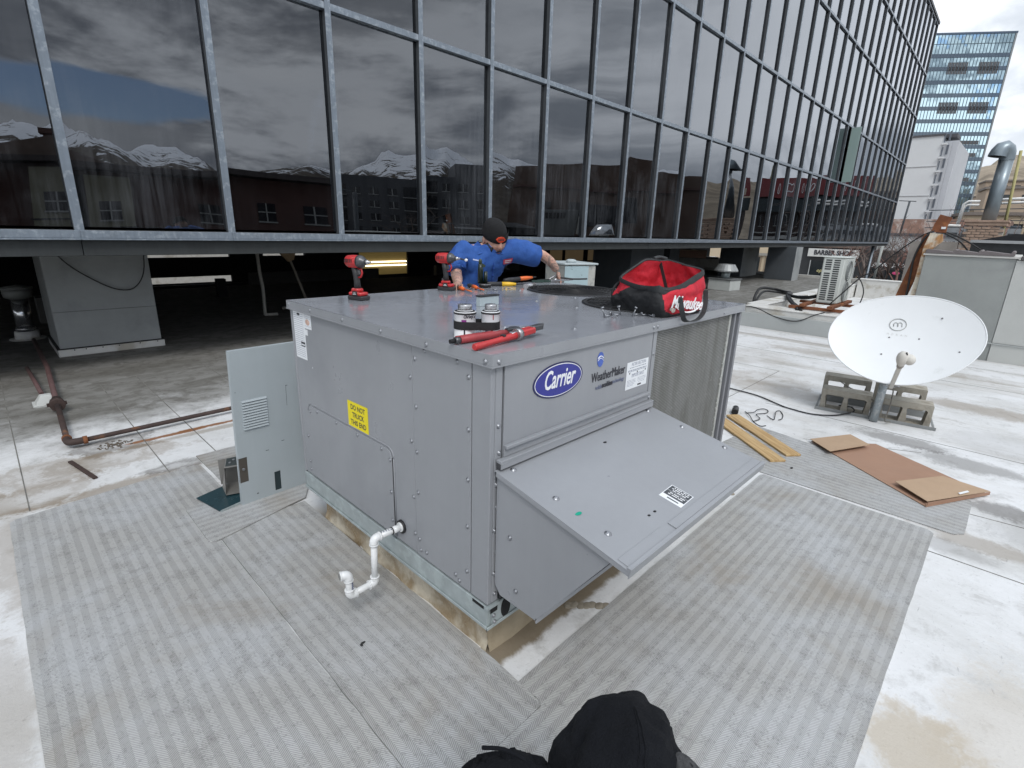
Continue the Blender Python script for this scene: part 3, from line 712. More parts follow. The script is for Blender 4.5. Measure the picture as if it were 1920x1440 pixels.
# access door with raised rolled border on the west end
def rrect(y0, y1, z0, z1, r, corners):
    P = []
    for (cy, cz, a0, on_) in ((y0, z0, 180, 0), (y1, z0, 270, 1), (y1, z1, 0, 2), (y0, z1, 90, 3)):
        if on_ in corners:
            oy, oz = cy+(r if on_ in (0, 3) else -r), cz+(r if on_ in (0, 1) else -r)
            for i in range(6): a_ = R_(a0+90*i/5); P.append((oy+r*math.cos(a_), oz+r*math.sin(a_)))
        else: P.append((cy, cz))
    return P
MW = Matrix(((0, 0, 1, 0), (1, 0, 0, 0), (0, 1, 0, 0), (0, 0, 0, 1)))      # (a,b,h) -> x=h, y=a, z=b
g = MB(); g.prism(rrect(.676, 1.556, .372, .826, .045, (2, 3)), -.002, .0035, M=Matrix.Translation((-.0, 0, 0)) @ MW)
door = g.build('access_door', M_CAR, big, .0012)
oP = rrect(.664, 1.568, .366, .838, .052, (2, 3))
g = MB(); g.tube([(.0035, a, b) for a, b in oP[2:8]+oP[8:]][::1], .0032, 6); g.tube([(.0015, .664, .37), (.0015, .664, .79)], .0032, 6, 0)
g.build('rolled_border', M_CAR, door)
g = MB(); g.tube([(.0005, .6705, .39), (.0005, .6705, .79)], .0028, 5); g.build('door_gap', M_BLK, door)
# screws
g = MB(); g.lathe([(.0105, 0), (.0105, .0012), (.0068, .0016), (.0064, .005), (.0045, .006)], Matrix.Rotation(-PI/2, 4, 'Y'), 10); SCR_W = g.mesh('screw', M_ZINC)
g = MB(); g.lathe([(.0105, 0), (.0105, .0012), (.0068, .0016), (.0064, .005), (.0045, .006)], Matrix.Rotation(PI/2, 4, 'X'), 10); SCR_S = g.mesh('screw', M_ZINC)
g = MB(); g.lathe([(.0105, 0), (.0105, .0012), (.0064, .0016), (.006, .005), (.004, .006)], None, 10); SCR_T = g.mesh('screw', M_ZINC)
for (y_, z_, p_) in [(1.399, 1.40, top), (1.049, 1.398, top), (.706, 1.396, top), (.369, 1.394, top), (.022, 1.392, top), (1.668, 1.402, top)]: inst('screw', SCR_W, p_, (-.0125, y_, z_))
for (y_, z_, p_) in [(.470, 1.314, mid), (.512, 1.224, big), (.470, 1.101, mid), (.516, .927, big), (.472, .889, mid), (.402, 1.36, mid), (.193, 1.355, mid), (.512, .65, big), (.470, .69, mid), (.508, .46, big), (.470, .448, mid),
                     (.127, 1.309, mid), (.127, 1.098, mid), (.129, .884, mid), (.131, .672, mid), (.133, .457, mid), (.46, .395, mid), (.416, .402, mid), (.208, .40, mid), (.182, .382, mid),
                     (1.243, .395, big), (1.217, .41, big), (.99, .405, big), (.926, .393, big), (.766, .40, big), (1.60, .395, big), (1.60, .616, big), (1.44, .41, big), (1.60, .45, big)]: inst('screw', SCR_W, p_, (.001 if p_ is mid else .004, y_, z_))
for (y_, z_) in [(1.44, .812), (1.214, .812), (.989, .811), (.762, .810), (.690, .776), (.690, .606), (.690, .451), (1.531, .79)]: inst('screw', SCR_W, door, (-.002, y_, z_))
for (x_, z_) in [(.022, 1.392), (1.09, 1.396), (1.128, 1.396), (1.93, 1.39)]: inst('screw', SCR_S, top, (x_, -.0125, z_))
for (x_, z_) in [(1.13, 1.254), (1.13, 1.02)]: inst('screw', SCR_S, unit, (x_, -.004, z_))
for (x_, z_) in [(.046, 1.03), (.035, .90), (.040, .80), (.030, .70), (.042, .60), (.032, .50), (.038, .40), (.04, 1.14)]: inst('screw', SCR_S, post, (x_, .002, z_))
for (x_, y_) in [(1.169, .843), (1.155, .522), (1.284, .443), (1.29, .2), (2.15, .6), (1.50, 1.3), (1.60, 1.235), (.62, .12), (1.5, .80)]: inst('screw', SCR_T, top, (x_, y_, H1))
# small holes and scratches
g = MB()
for (y_, z_) in ((1.461, 1.067), (.28, .9)): g.cyl((.0035, y_, z_), (.0025, y_, z_), .004, 8)
g.build('chip', pm('chip', (.65, .66, .68), .6), big)
# base rail
rail = up('base_rail', [(-.004, .02, .0, UW, .246, H0-.006), (.02, UL, -.004, .02, .246, H0-.006), (.0, UL, UW-.02, UW, .246, H0-.006), (UL-.02, UL, .02, UW-.02, .246, H0-.006), (-.010, -.004, -.002, UW, .246, .262), (-.010, UL, -.010, -.0045, .246, .262), (-.004, UL-.02, .021, UW-.021, .246, .25)], M_GALV, .002)
g = MB(); g.box(-.0055, -.0045, .02, .09, .336, .350); g.box(.01, .05, -.0055, -.0045, .318, .346); g.prism([(.10+.028*math.cos(a/8*PI), .306+.05*math.sin(a/8*PI)) for a in range(16)], .0045, .0055, M=Matrix(((1, 0, 0, 0), (0, 0, -1, 0), (0, 1, 0, 0), (0, 0, 0, 1))))
g.build('rail_slot', M_BLK, rail)
for (x_, z_) in ((.03, .30), (.035, .265)): inst('screw', SCR_S, rail, (x_, -.0045, z_))
g = MB(); g.box(-.0125, .06, -.0125, .004, .350, .358); g.build('corner_clip', M_GALV, rail)
# intake hood
hz, hy = .967, -.004
hood = unit
PN = Vector((0, -.607, .847)); PH = Vector((0, -.004, .967))
dv = (PN-PH); sl_ = dv.normalized(); nm = Vector((0, -sl_.z, sl_.y)); nm = nm if nm.z > 0 else -nm
MP_ = Matrix(((1, sl_.x, nm.x, 0), (0, sl_.y, nm.y, PH.y), (0, sl_.z, nm.z, PH.z), (0, 0, 0, 1)))      # (x, down slope, normal)
Lp = dv.length
g = MB(); g.box(.018, 1.152, 0, Lp, -.0015, .0015, 0, MP_)
g.box(.018, .0205, .01, Lp, -.020, -.0015, 0, MP_); g.box(1.1495, 1.152, .01, Lp, -.020, -.0015, 0, MP_)
plate = g.build('hood_plate', M_CAR, unit, .001)
g = MB(); g.box(.03, .30, Lp-.055, Lp-.008, .0015, .004, 0, MP_); g.box(.018, 1.152, Lp-.012, Lp, .0015, .010, 0, MP_); g.box(.34, 1.14, Lp-.050, Lp-.014, .0015, .006, 0, MP_); g.box(.018, 1.152, Lp, Lp+.003, -.028, .010, 0, MP_)
g.build('hood_lip', M_CAR, plate, .001)
for (x_, d_) in ((.085, .035), (.095, .245), (.105, .470), (1.085, .03), (1.10, .22), (1.11, .44)):
    o = inst('screw', SCR_T, plate, MP_ @ Vector((x_, d_, .0015))); o.rotation_euler = (R_(12), 0, 0); o.scale = (1.25, 1.25, 1.25)
g = MB(); g.ell(MP_ @ Vector((.10, .345, .0018)), (.016, .010, .0012)); g.build('paint_mark', pm('green marker dot', (.0, .33, .22), .6), plate)
g = MB(); g.ell(MP_ @ Vector((.60, .10, .0018)), (.011, .008, .001)); g.ell(MP_ @ Vector((.32, .50, .0018)), (.007, .006, .0008)); g.ell(MP_ @ Vector((.36, .50, .0018)), (.008, .006, .0008)); g.build('plate_hole', M_BLK, plate)
# hood side sheets
for x_ in (.030, 1.135):
    g = MB(); P = [(-.037, .42), (-.232, .418), (-.532, .838), (-.06, .942), (-.006, .955), (-.006, .46)]
    g.prism([(b, c) for b, c in P], x_, x_+.0025, M=MW)
    sd_ = g.build('hood_side', M_CAR, unit, .0008)
    if x_ < .1:
        for (y_, z_) in ((-.085, .71), (-.125, .49)): inst('screw', SCR_W, sd_, (x_-.001, y_, z_))
g = MB(); g.bar((.03, -.234, .418), (1.135, -.234, .418), .006, .02, up=(0, 0, 1)); g.bar((.03, -.534, .836), (1.135, -.534, .836), .004, .02); g.build('hood_frame', M_CAR, unit)
g = MB(); g.add([(.033, -.23, .425), (1.133, -.23, .425), (1.133, -.525, .83), (.033, -.525, .83)], [(0, 1, 2, 3)]); g.build('hood_mesh_screen', pm('aluminium mesh filter', (.12, .12, .12), .6, .3), unit)
# channel ledges above the hood
g = MB()
g.box(.064, 1.112, -.022, -.002, 1.045, 1.058); g.box(.064, 1.112, -.008, -.002, 1.010, 1.046); g.box(.028, 1.14, -.030, -.002, .998, 1.009)
g.box(.028, 1.14, -.030, -.026, .975, .998); 
g.build('rain_channel', M_CAR, unit, .0015)
g = MB(); g.box(.03, 1.138, -.0255, -.0035, .9755, .9975); g.box(.0285, .0295, -.029, -.004, .976, .997); g.build('channel_shadow_gap', pm('dark slot', (.05, .05, .055), .8), unit)
up('lower_panel', [(.064, 1.112, .0, .018, H0, .97)], pm('filter slot dark', (.06, .062, .066), .8))
# ------------------------------------------------ badges and labels
def south(x, z, y=-.003): return frame((x, y, z), (1, 0, 0), (0, 0, 1))
def west(y, z, x=.0005): return frame((x, y, z), (0, -1, 0), (0, 0, 1))
M_BLUE = pm('badge blue', (.028, .032, .26), .35, var=.08, vs=20)
M_NAVY = pm('badge navy rim', (.012, .014, .09), .4, var=0)
M_WHT = pm('badge white', (.82, .83, .84), .4, var=0)
M_INK = pm('dark ink', (.035, .035, .045), .6, var=0)
M_INK2 = pm('blue grey ink', (.16, .18, .26), .6, var=0)
def ovl(rx, ry, h0, h1, M, mt, nm_, par, n=48):
    g_ = MB(); g_.prism([(rx*math.cos(2*PI*i/n), ry*math.sin(2*PI*i/n)) for i in range(n)], h0, h1, M=M); return g_.build(nm_, mt, par)
Mo = south(.374, 1.259)
bdg = ovl(.158, .0735, 0, .0020, Mo, M_NAVY, 'oval_badge', unit)
ovl(.150, .0675, .0021, .0026, Mo, M_WHT, 'badge_ring', bdg); ovl(.1465, .0640, .0027, .0031, Mo, M_BLUE, 'badge_face', bdg)
text('Carrier', 'badge_lettering', .108, Mo @ Matrix.Translation((0, .004, .0036)), M_WHT, bdg, shear=.32, xs=.60, bold=.0016)
Mw = south(.738, 1.218)
lg = text('WeatherMaker', 'logo_lettering', .062, Mw @ Matrix.Translation((0, 0, .001)), M_INK, unit, xs=.70)
text('with', 'logo_lettering', .030, Mw @ Matrix.Translation((-.075, -.050, .001)), M_INK2, unit, xs=.9)
text('ecoblue', 'logo_lettering', .032, Mw @ Matrix.Translation((-.008, -.047, .001)), M_INK, unit, xs=.85, bold=.0012)
text('technology', 'logo_lettering', .026, Mw @ Matrix.Translation((.083, -.045, .001)), M_INK2, unit, xs=.85)
gb = ovl(.024, .034, 0, .0012, south(.662, 1.298), pm('globe blue', (.06, .12, .45), .35, var=.3, vs=30), 'globe_logo', unit)
g = MB(); Mg = south(.662, 1.298)
for k, q in ((0, .010), (1, .0)):
    pts = [(-.022+.044*i/8, -.004+q+.010*math.sin(i/8*PI*1.1)) for i in range(9)]
    g.tube([Mg @ Vector((a, b, .0014)) for a, b in pts], .0016+.0012*(k == 0), 5)
g.build('globe_swoosh', M_WHT, gb)
def sheet(M, w, h, mt, nm_, par, hh=.0010):
    g_ = MB(); g_.box(-w/2, w/2, -h/2, h/2, 0, hh, 0, M); return g_.build(nm_, mt, par)
M_PAP = pm('label paper', (.78, .80, .82), .5, var=.03)
def lines(M, rows_, mt, par, nm_='label_print', h=.0012):
    g_ = MB()
    for (x0, x1, yc, th) in rows_:
        xx = x0
        while xx < x1:
            w = random.uniform(.006, .02)*max(th/.004, .5); g_.box(xx, min(xx+w, x1), yc-th/2, yc+th/2, h, h+.0002, 0, M); xx += w+random.uniform(.003, .005)
    return g_.build(nm_, mt, par)
Ml = south(.988, 1.174)
s_ = sheet(Ml, .195, .138, M_PAP, 'filter_label', unit)
text('FILTER SECTION', 'label_heading', .022, Ml @ Matrix.Translation((.008, .055, .0012)), M_INK2, s_, xs=.82, ext=.0001)
text('IMPORTANT', 'label_heading', .026, Ml @ Matrix.Translation((.008, -.003, .0012)), M_INK2, s_, xs=.78, ext=.0001)
lines(Ml, [(-.07, .08, .039, .003), (-.085, .085, .026, .0035), (-.085, .085, .020, .0025), (-.085, -.01, -.024, .002), (.01, .085, -.022, .002), (-.085, -.01, -.031, .002), (.01, .085, -.029, .002), (-.085, -.005, -.038, .002), (.01, .08, -.036, .002), (-.085, -.02, -.045, .002), (-.085, -.03, -.052, .002), (.02, .075, -.044, .002)], M_INK2, s_)
g = MB(); g.box(.012, .045, -.062, -.054, .0012, .0015, 0, Ml); 
for q in ((-.07, .012), (.0, .012), (.075, .012)): g.box(q[0]-.004, q[0]+.004, q[1]-.004, q[1]+.004, .0012, .0015, 0, Ml)
g.build('label_mark', M_INK, s_)
My = frame((.0035, .983, .909), Vector((0, -1, .018)), (0, .0, 1))
s_ = sheet(My, .198, .140, pm('yellow label', (.84, .70, .0), .45, var=.04), 'warning_label', big)
for i, wd in enumerate(('DO NOT', 'TRUCK', 'THIS END')): text(wd, 'warning_lettering', .038, My @ Matrix.Translation((.002, .040-.041*i, .0012)), M_INK, s_, xs=.92, bold=.0009, ext=.0001)
Mn = west(1.585, 1.236, .0035)
s_ = sheet(Mn, .135, .275, M_PAP, 'rating_label', big)
lines(Mn, [(-.06, .055, .12-.0115*i, .0022) for i in range(22)], M_INK2, s_)
g = MB(); g.prism([(-.0+.018*math.cos(2*PI*i/16), .118+.007*math.sin(2*PI*i/16)) for i in range(16)], .0013, .0017, M=Mn); g.box(.008, .058, -.062, -.036, .0013, .0017, 0, Mn); g.build('label_mark', M_INK, s_)
g = MB(); g.box(.012, .054, -.056, -.048, .0018, .0020, 0, Mn); g.build('label_mark', M_PAP, s_)
Mn2 = west(1.475, 1.333, .0035)
s_ = sheet(Mn2, .085, .098, M_PAP, 'rating_label', big)
lines(Mn2, [(-.036, .036, .04-.010*i, .0018) for i in range(4)]+[(-.036, .036, -.034, .002)], M_INK2, s_)
g = MB(); g.ell(Mn2 @ Vector((-.002, -.012, .001)), (.0008, .026, .017)); g.build('label_mark', pm('label picture', (.62, .42, .34), .6, var=.35, vs=60), s_)
s_ = sheet(west(1.50, 1.262, .0035), .030, .032, M_PAP, 'rating_label', big)
Mh = MP_ @ Matrix.Translation((.525, .500, .0017)) @ Matrix.Rotation(R_(-92), 4, 'Z')
s_ = sheet(Mh, .094, .112, M_PAP, 'hood_label', plate)
g = MB(); g.box(-.044, .044, .012, .052, .0011, .0014, 0, Mh); g.box(-.044, .044, -.026, .010, .0011, .0014, 0, Mh); g.box(-.028, .02, -.044, -.037, .0011, .0014, 0, Mh); g.build('label_mark', pm('label dark grey', (.06, .065, .075), .6), s_)
lines(Mh, [(-.034, .030, .044, .005), (-.036, .034, .032, .005), (-.030, .026, .020, .005), (-.036, .028, .000, .005), (-.032, .030, -.012, .005)], M_WHT, s_, h=.0015)

# ------------------------------------------------ roof curb with wrinkled membrane flashing
M_FLASH = pm('stained membrane flashing', (.58, .52, .41), .28, var=.25, vs=5, bump=.7, bs=11, col2=(.30, .225, .135), c2=(.40, .60), c2s=4)
crb = thing('roof_curb', 'tan stained roof curb wrapped in wrinkled membrane beneath the air conditioner', 'roof curb', (.08, .06, 0))
def wall_sheet(a, b, h, out, nu=60, nv=10):
    a = Vector(a); b = Vector(b); o_ = Vector(out); P = []
    for i in range(nu+1):
        for j in range(nv+1):
            s_ = i/nu; t_ = j/nv; p = a.lerp(b, s_) + Vector((0, 0, h*t_))
            q = noise.fractal(Vector((s_*7+t_*2.2, t_*2-s_*3, 1.3)), 1, 2, 4)*.011 + max(0, .012*(1-t_*6)) + abs(noise.noise(Vector((s_*9-t_*5, 3, 0))))*.012
            P.append(p + o_*(q+.004))
    g_ = MB(); g_.add(P, [(i*(nv+1)+j, (i+1)*(nv+1)+j, (i+1)*(nv+1)+j+1, i*(nv+1)+j+1) for i in range(nu) for j in range(nv)], 0, True); return g_
g = MB(); g.box(.112, UL-.08, .118, UW-.06, 0, .246); g.build('frame', M_GALV, crb)
wall_sheet((.100, .10, 0), (.100, UW-.04, 0), .235, (-1, 0, 0)).build('flashing', M_FLASH, crb)
wall_sheet((UL-.05, .105, 0), (.098, .105, 0), .235, (0, -1, 0), 80).build('flashing', pm('brown stained flashing', (.36, .30, .21), .5, var=.25, vs=4, bump=.5, bs=14, col2=(.20, .155, .10), c2=(.42, .6), c2s=3), crb)
# white recoated strip at the foot of the west flashing, edge of an old patch
mb = MB(); mb.prism([(.080, .13), (.079, .40), (.080, .9), (.083, 1.2), (.090, 1.2), (.098, .9), (.104, .4), (.100, .14)], .0, .007); o = mb.build('coating_patch', pm('bright coating', (.78, .775, .75), .6, var=.12, vs=20, bump=.3, bs=60), crb)
# mortar-like joint bits on the white strip beside the hood
mb = MB(); 
for i in range(7): mb.ell((.60+.022*i, .030-.022*i+.006*math.sin(i*2.), .0), (.030, .022, .005+.002*(i % 2)))
o = mb.build('sealant_lump', pm('dirty sealant', (.27, .24, .19), .8, var=.3, vs=20, bump=.5, bs=60)); tag(o, 'brown lump of old sealant crossing the white strip beneath the hood', 'sealant')
mb = MB()
for i in range(6): mb.ell((2.33+.018*i, .06-.026*i, .0), (.026, .020, .005))
o = mb.build('sealant_lump', MATS['dirty sealant']); tag(o, 'small dark sealant ridge beside the far corner of the hood', 'sealant')

# ------------------------------------------------ white drain pipe
M_PVC = pm('white plastic pipe', (.78, .79, .79), .28, var=.06, vs=9, spec=.5, col2=(.62, .62, .60), c2=(.6, .75), c2s=9)
dp = thing('drain_pipe', 'white plastic condensate drain pipe with trap sticking out of the unit', 'pipe', (0, .617, .445))
yq = .617
path = [(.0, yq, .447), (-.150, yq+.004, .445), (-.152, yq+.010, .205), (-.285, yq+.008, .203), (-.286, yq+.008, .318), (-.318, yq+.016, .330)]
r_ = .0155
def seg(a, b, r=r_): m_ = MB(); m_.cyl(a, b, r, 16); return m_
seg(path[0], path[1]).build('pipe_section', M_PVC, dp); seg(path[1], path[2]).build('pipe_section', M_PVC, dp); seg(path[2], path[3]).build('pipe_section', M_PVC, dp); seg(path[3], path[4]).build('pipe_section', M_PVC, dp)
def elbow(p, a, b, r=.0205, l=.032):
    a = Vector(a).normalized(); b = Vector(b).normalized(); p = Vector(p)
    pts = [p+a*l, p+a*.020] + [p + a*.020*(1-s)**2 + b*.020*s**2 for s in (.25, .5, .75)] + [p+b*.020, p+b*l]
    m_ = MB(); m_.tube(pts, r, 16); m_.tube([p+a*(l-.004), p+a*(l+.002)], r+.002, 16); m_.tube([p+b*(l-.004), p+b*(l+.002)], r+.002, 16); return m_.build('elbow', M_PVC, dp)
elbow(path[1], (1, 0, 0), (0, 0, -1)); elbow(path[2], (0, 0, 1), (-1, 0, 0)); elbow(path[3], (1, 0, 0), (0, 0, 1))
elbow(path[4], (0, 0, -1), (-.9, .25, .0), l=.034)
mb = MB(); mb.cyl(Vector(path[4])+Vector((-.034, .009, 0)), Vector(path[4])+Vector((-.0385, .0095, 0)), .0145, 14); mb.build('pipe_mouth', pm('pipe inside', (.25, .25, .24), .7), dp)
mb = MB(); mb.cyl((.004, yq, .447), (-.006, yq, .447), .034, 20); mb.build('grommet', M_RUB, dp)
mb = MB(); mb.cyl((-.004, yq, .447), (-.012, yq, .447), .024, 16); mb.cyl((-.012, yq, .447), (-.052, yq, .447), .0175, 16); mb.build('coupling', M_PVC, dp)
mb = MB(); mb.cyl((-.052, yq, .447), (-.056, yq, .447), .0185, 16); mb.build('seal_ring', M_RUB, dp)
g = MB()
for i in range(5): q = .06+.012*i; g.box(-q-.004, -q, yq-.012+.003*i, yq-.004+.003*i, .4615, .463); g.box(-.278, -.272, yq-.008, yq+.002, .24+.01*i, .245+.01*i)
g.build('pipe_print', M_INK2, dp)
mb = MB(); mb.ell((-.29, .52, .010), (.012, .006, .004)); mb.ell((-.302, .512, .010), (.006, .009, .004)); tag(mb.build('debris', M_RUB), 'tiny dark scrap lying on the walkway pad by the drain', 'debris')

# ------------------------------------------------ leaning access panel and loose panel behind it
lp = thing('door_panel', 'pale blue grey sheet metal panel with louvres leaning at the left of the unit', 'panel', (-.255, 2.14, 0))
Mlp = frame((-.258, 2.135, .010), Vector((.443, .022, 0)), Vector((.035, -.0, 1.052)))      # origin bottom-left, x across, y up
PW, PHh = .452, 1.06
# sheet with the notch and the outlet cut out: built from strips
g = MB()
for (a, b, c, d_) in ((0, PW, .34, PHh), (0, PW, .0, .03), (.055, PW, .16+.01, .34), (.055, .225, .03, .17), (.268, PW, .03, .17), (0, .055, .03, .165)):
    g.box(a, b, c, d_, -.002, 0, 0, Mlp)
g.box(0, .002, 0, PHh, -.030, -.002, 0, Mlp); g.box(PW-.002, PW, 0, PHh, -.03, -.002, 0, Mlp); g.box(.002, PW-.002, PHh-.002, PHh, -.03, -.002, 0, Mlp)
g.box(.02, PW-.01, PHh-.020, PHh-.013, -.028, .0005, 0, Mlp)
g.build('panel_sheet', M_CAR2, lp)
for i in range(11):
    z_ = .528+.0185*i
    g = MB(); g.prism([(0, 0), (.0135, 0), (.0135, .004), (.002, .0115)], 0, .158, M=Mlp @ Matrix(((0, 0, 1, .052), (1, 0, 0, z_), (0, 1, 0, 0), (0, 0, 0, 1))))
    g.build('louvre', M_CAR2, lp)
g = MB(); g.box(.0, .055, .166, .34, -.012, -.003, 0, Mlp); g.build('latch_recess', pm('brown shadowed steel', (.10, .088, .075), .5, .3), lp)
g = MB(); g.cyl(Mlp @ Vector((.028, .26, -.003)), Mlp @ Vector((.028, .26, .005)), .009, 10); g.build('latch_screw', M_ZINC, lp)
g = MB(); g.box(.225, .268, .03, .17, -.012, -.004, 0, Mlp); g.build('outlet_shadow', pm('outlet dark', (.02, .035, .04), .6), lp)
g = MB()
for (a, b, w, h) in ((.345, .70, .002, .14), (.35, .772, .014, .004), (.30, .385, .020, .004), (.19, .345, .022, .004), (.105, .055, .012, .008), (.02, .79, .006, .004)): g.box(a-w/2, a+w/2, b-h/2, b+h/2, .0002, .0008, 0, Mlp)
g.build('scratch', pm('scratch grey', (.10, .11, .12), .7), lp)
# dark folded sheet lying behind it and galvanised box
g = MB(); g.add([(-.455, 2.43, .02), (-.395, 2.15, .016), (-.12, 2.21, .02), (-.12, 2.52, .03), (-.455, 2.43, .024), (-.395, 2.15, .020), (-.12, 2.21, .024), (-.12, 2.52, .034)], [(3, 2, 1, 0), (4, 5, 6, 7), (0, 1, 5, 4), (1, 2, 6, 5), (2, 3, 7, 6), (3, 0, 4, 7)])
t_ = thing('sheet_metal_panel', 'dark blue green sheet metal panel lying flat behind the leaning panel', 'panel', (-.3, 2.3, .01))
g.build('sheet', pm('dark teal enamel', (.018, .045, .055), .22, var=.15, vs=6), t_)
g = MB(); g.bar((-.39, 2.135, .018), (-.12, 2.195, .022), .006, .022); g.build('folded_edge', M_GALV, t_)
bx = thing('junction_box', 'galvanised open box with two screws poking out beside the leaning panel', 'box', (-.20, 2.45, 0))
Mb = Matrix.Translation((-.21, 2.46, .035)) @ Matrix.Rotation(R_(-8), 4, 'Z')
g = MB(); g.prism([(-.07, -.16), (.12, -.19), (.12, .03), (-.02, .03), (-.07, -.02)], 0, .002, M=Mb); g.box(-.07, .12, .03, .032, 0, .19, 0, Mb)
g.add([Mb @ Vector(v) for v in ((-.07, -.16, 0), (-.07, -.02, 0), (-.02, .03, .19), (-.055, -.13, .19))], [(0, 1, 2, 3)]); g.prism([(-.055, -.13), (.12, -.16), (.12, .03), (-.02, .03)], .188, .19, M=Mb)
g.build('shell', pm('brushed zinc sheet', (.34, .33, .31), .4, .5, var=.15, vs=8), bx)
g = MB(); g.prism([(-.045, -.11), (.11, -.14), (.11, .02), (-.015, .02)], .1902, .1915, M=Mb); g.build('opening', pm('box dark', (.045, .055, .055), .6), bx)
for q in ((.02, -.03), (-.01, -.07)): g = MB(); g.cyl(Mb @ Vector((*q, .192)), Mb @ Vector((*q, .198)), .009, 8); g.build('screw', M_ZINC, bx)
# ================================================================ THINGS ON TOP OF THE UNIT
ZT = H1+.0002
M_RED = pm('tool red plastic', (.48, .028, .030), .35, var=.12, vs=12)
M_DGR = pm('tool dark rubber', (.028, .028, .030), .55, var=.15, vs=20)
M_MGR = pm('tool grey metal', (.10, .10, .105), .35, .6, var=.15, vs=20)
M_STEEL = pm('worn bright steel', (.45, .45, .46), .3, .85, var=.2, vs=30)
def driver(label, loc, rz, grp='red cordless drivers standing on the unit'):
    """cordless impact driver standing on its battery; nose points along local +X"""
    t_ = thing('impact_driver', label, 'power tool', loc, rz, grp)
    def B(m_, n_, mt, bv=0): return m_.build(n_, mt, t_, bv, local=True)
    g = MB(); g.prism([(-.045, -.038), (.058, -.038), (.066, .0), (.058, .040), (-.060, .040), (-.068, .0)], .0, .024)
    B(g, 'battery_base', M_DGR, .005)
    g = MB(); g.prism([(-.042, -.034), (.050, -.034), (.056, 0), (.050, .034), (-.052, .034), (-.058, 0)], .0245, .045); g.prism([(-.030, -.026), (.022, -.026), (.028, 0), (.022, .026), (-.036, .026)], .0452, .066)
    bt = B(g, 'battery_top', M_RED, .006)
    g = MB(); g.prism([(-.018, 0), (.022, 0), (.016, .026), (-.012, .026)], 0, .004, M=Matrix(((1, 0, 0, .006), (0, 0, -1, -.034), (0, 1, 0, .027), (0, 0, 0, 1)))); B(g, 'badge', M_DGR)
    g = MB(); g.box(-.004, .020, -.0392, -.0385, .034, .037); g.box(0, .016, -.0392, -.0385, .041, .044); B(g, 'badge_mark', M_WHT)
    g = MB(); g.tube([(.000, 0, .060), (-.002, 0, .10), (-.006, 0, .140), (-.012, 0, .185)], [.021, .018, .0175, .021], 14); B(g, 'handle', M_DGR)
    g = MB(); g.tube([(.012, 0, .18), (.036, 0, .176), (.040, 0, .155), (.030, 0, .132), (.010, 0, .128)], .0055, 8); B(g, 'trigger_guard', M_RED)
    g = MB(); g.prism([(.004, .140), (.024, .146), (.020, .166), (.012, .178), (.0, .178)], -.008, .008, M=Matrix(((1, 0, 0, 0), (0, 0, -1, 0), (0, 1, 0, 0), (0, 0, 0, 1)))); B(g, 'trigger', M_MGR, .002)
    Mx = Matrix.Translation((0, 0, .218)) @ Matrix.Rotation(PI/2, 4, 'Y')
    g = MB(); g.lathe([(.0, -.072), (.024, -.070), (.033, -.058), (.036, -.02), (.036, .018), (.034, .026)], Mx, 20); g.prism([(-.040, .185), (.024, .185), (.028, .20), (-.048, .20)], -.022, .022, M=Matrix(((1, 0, 0, 0), (0, 0, -1, 0), (0, 1, 0, 0), (0, 0, 0, 1))))
    B(g, 'motor_housing', M_RED, .0)
    g = MB()
    for i in range(5): g.box(-.055+.012*i, -.050+.012*i, -.0375, .0375, .212, .232)
    B(g, 'cooling_vent', M_DGR)
    g = MB(); g.lathe([(.0365, .020), (.0365, .036), (.031, .050), (.020, .060), (.017, .072)], Mx, 20); B(g, 'nose_cone', M_MGR)
    g = MB(); g.lathe([(.012, .070), (.012, .088), (.008, .090), (.006, .106)], Mx, 12); B(g, 'chuck', M_STEEL)
    g = MB(); g.bar((-.045, .046, .02), (-.050, .054, .075), .010, .004); B(g, 'belt_clip', M_STEEL)
    return t_
driver('red and black cordless driver standing alone at the back left', (.325, 1.49, ZT), R_(-72))
d2 = driver('red cordless driver with a white bit, standing before the technician', (1.062, 1.595, ZT), R_(-62))
g = MB(); g.cyl((.105, 0, .218), (.140, 0, .212), .005, 8); g.build('bit_shaft', M_DGR, d2, local=True)
g = MB(); g.ell((.148, 0, .211), (.012, .009, .010)); g.build('white_bit', M_WHT, d2, local=True)

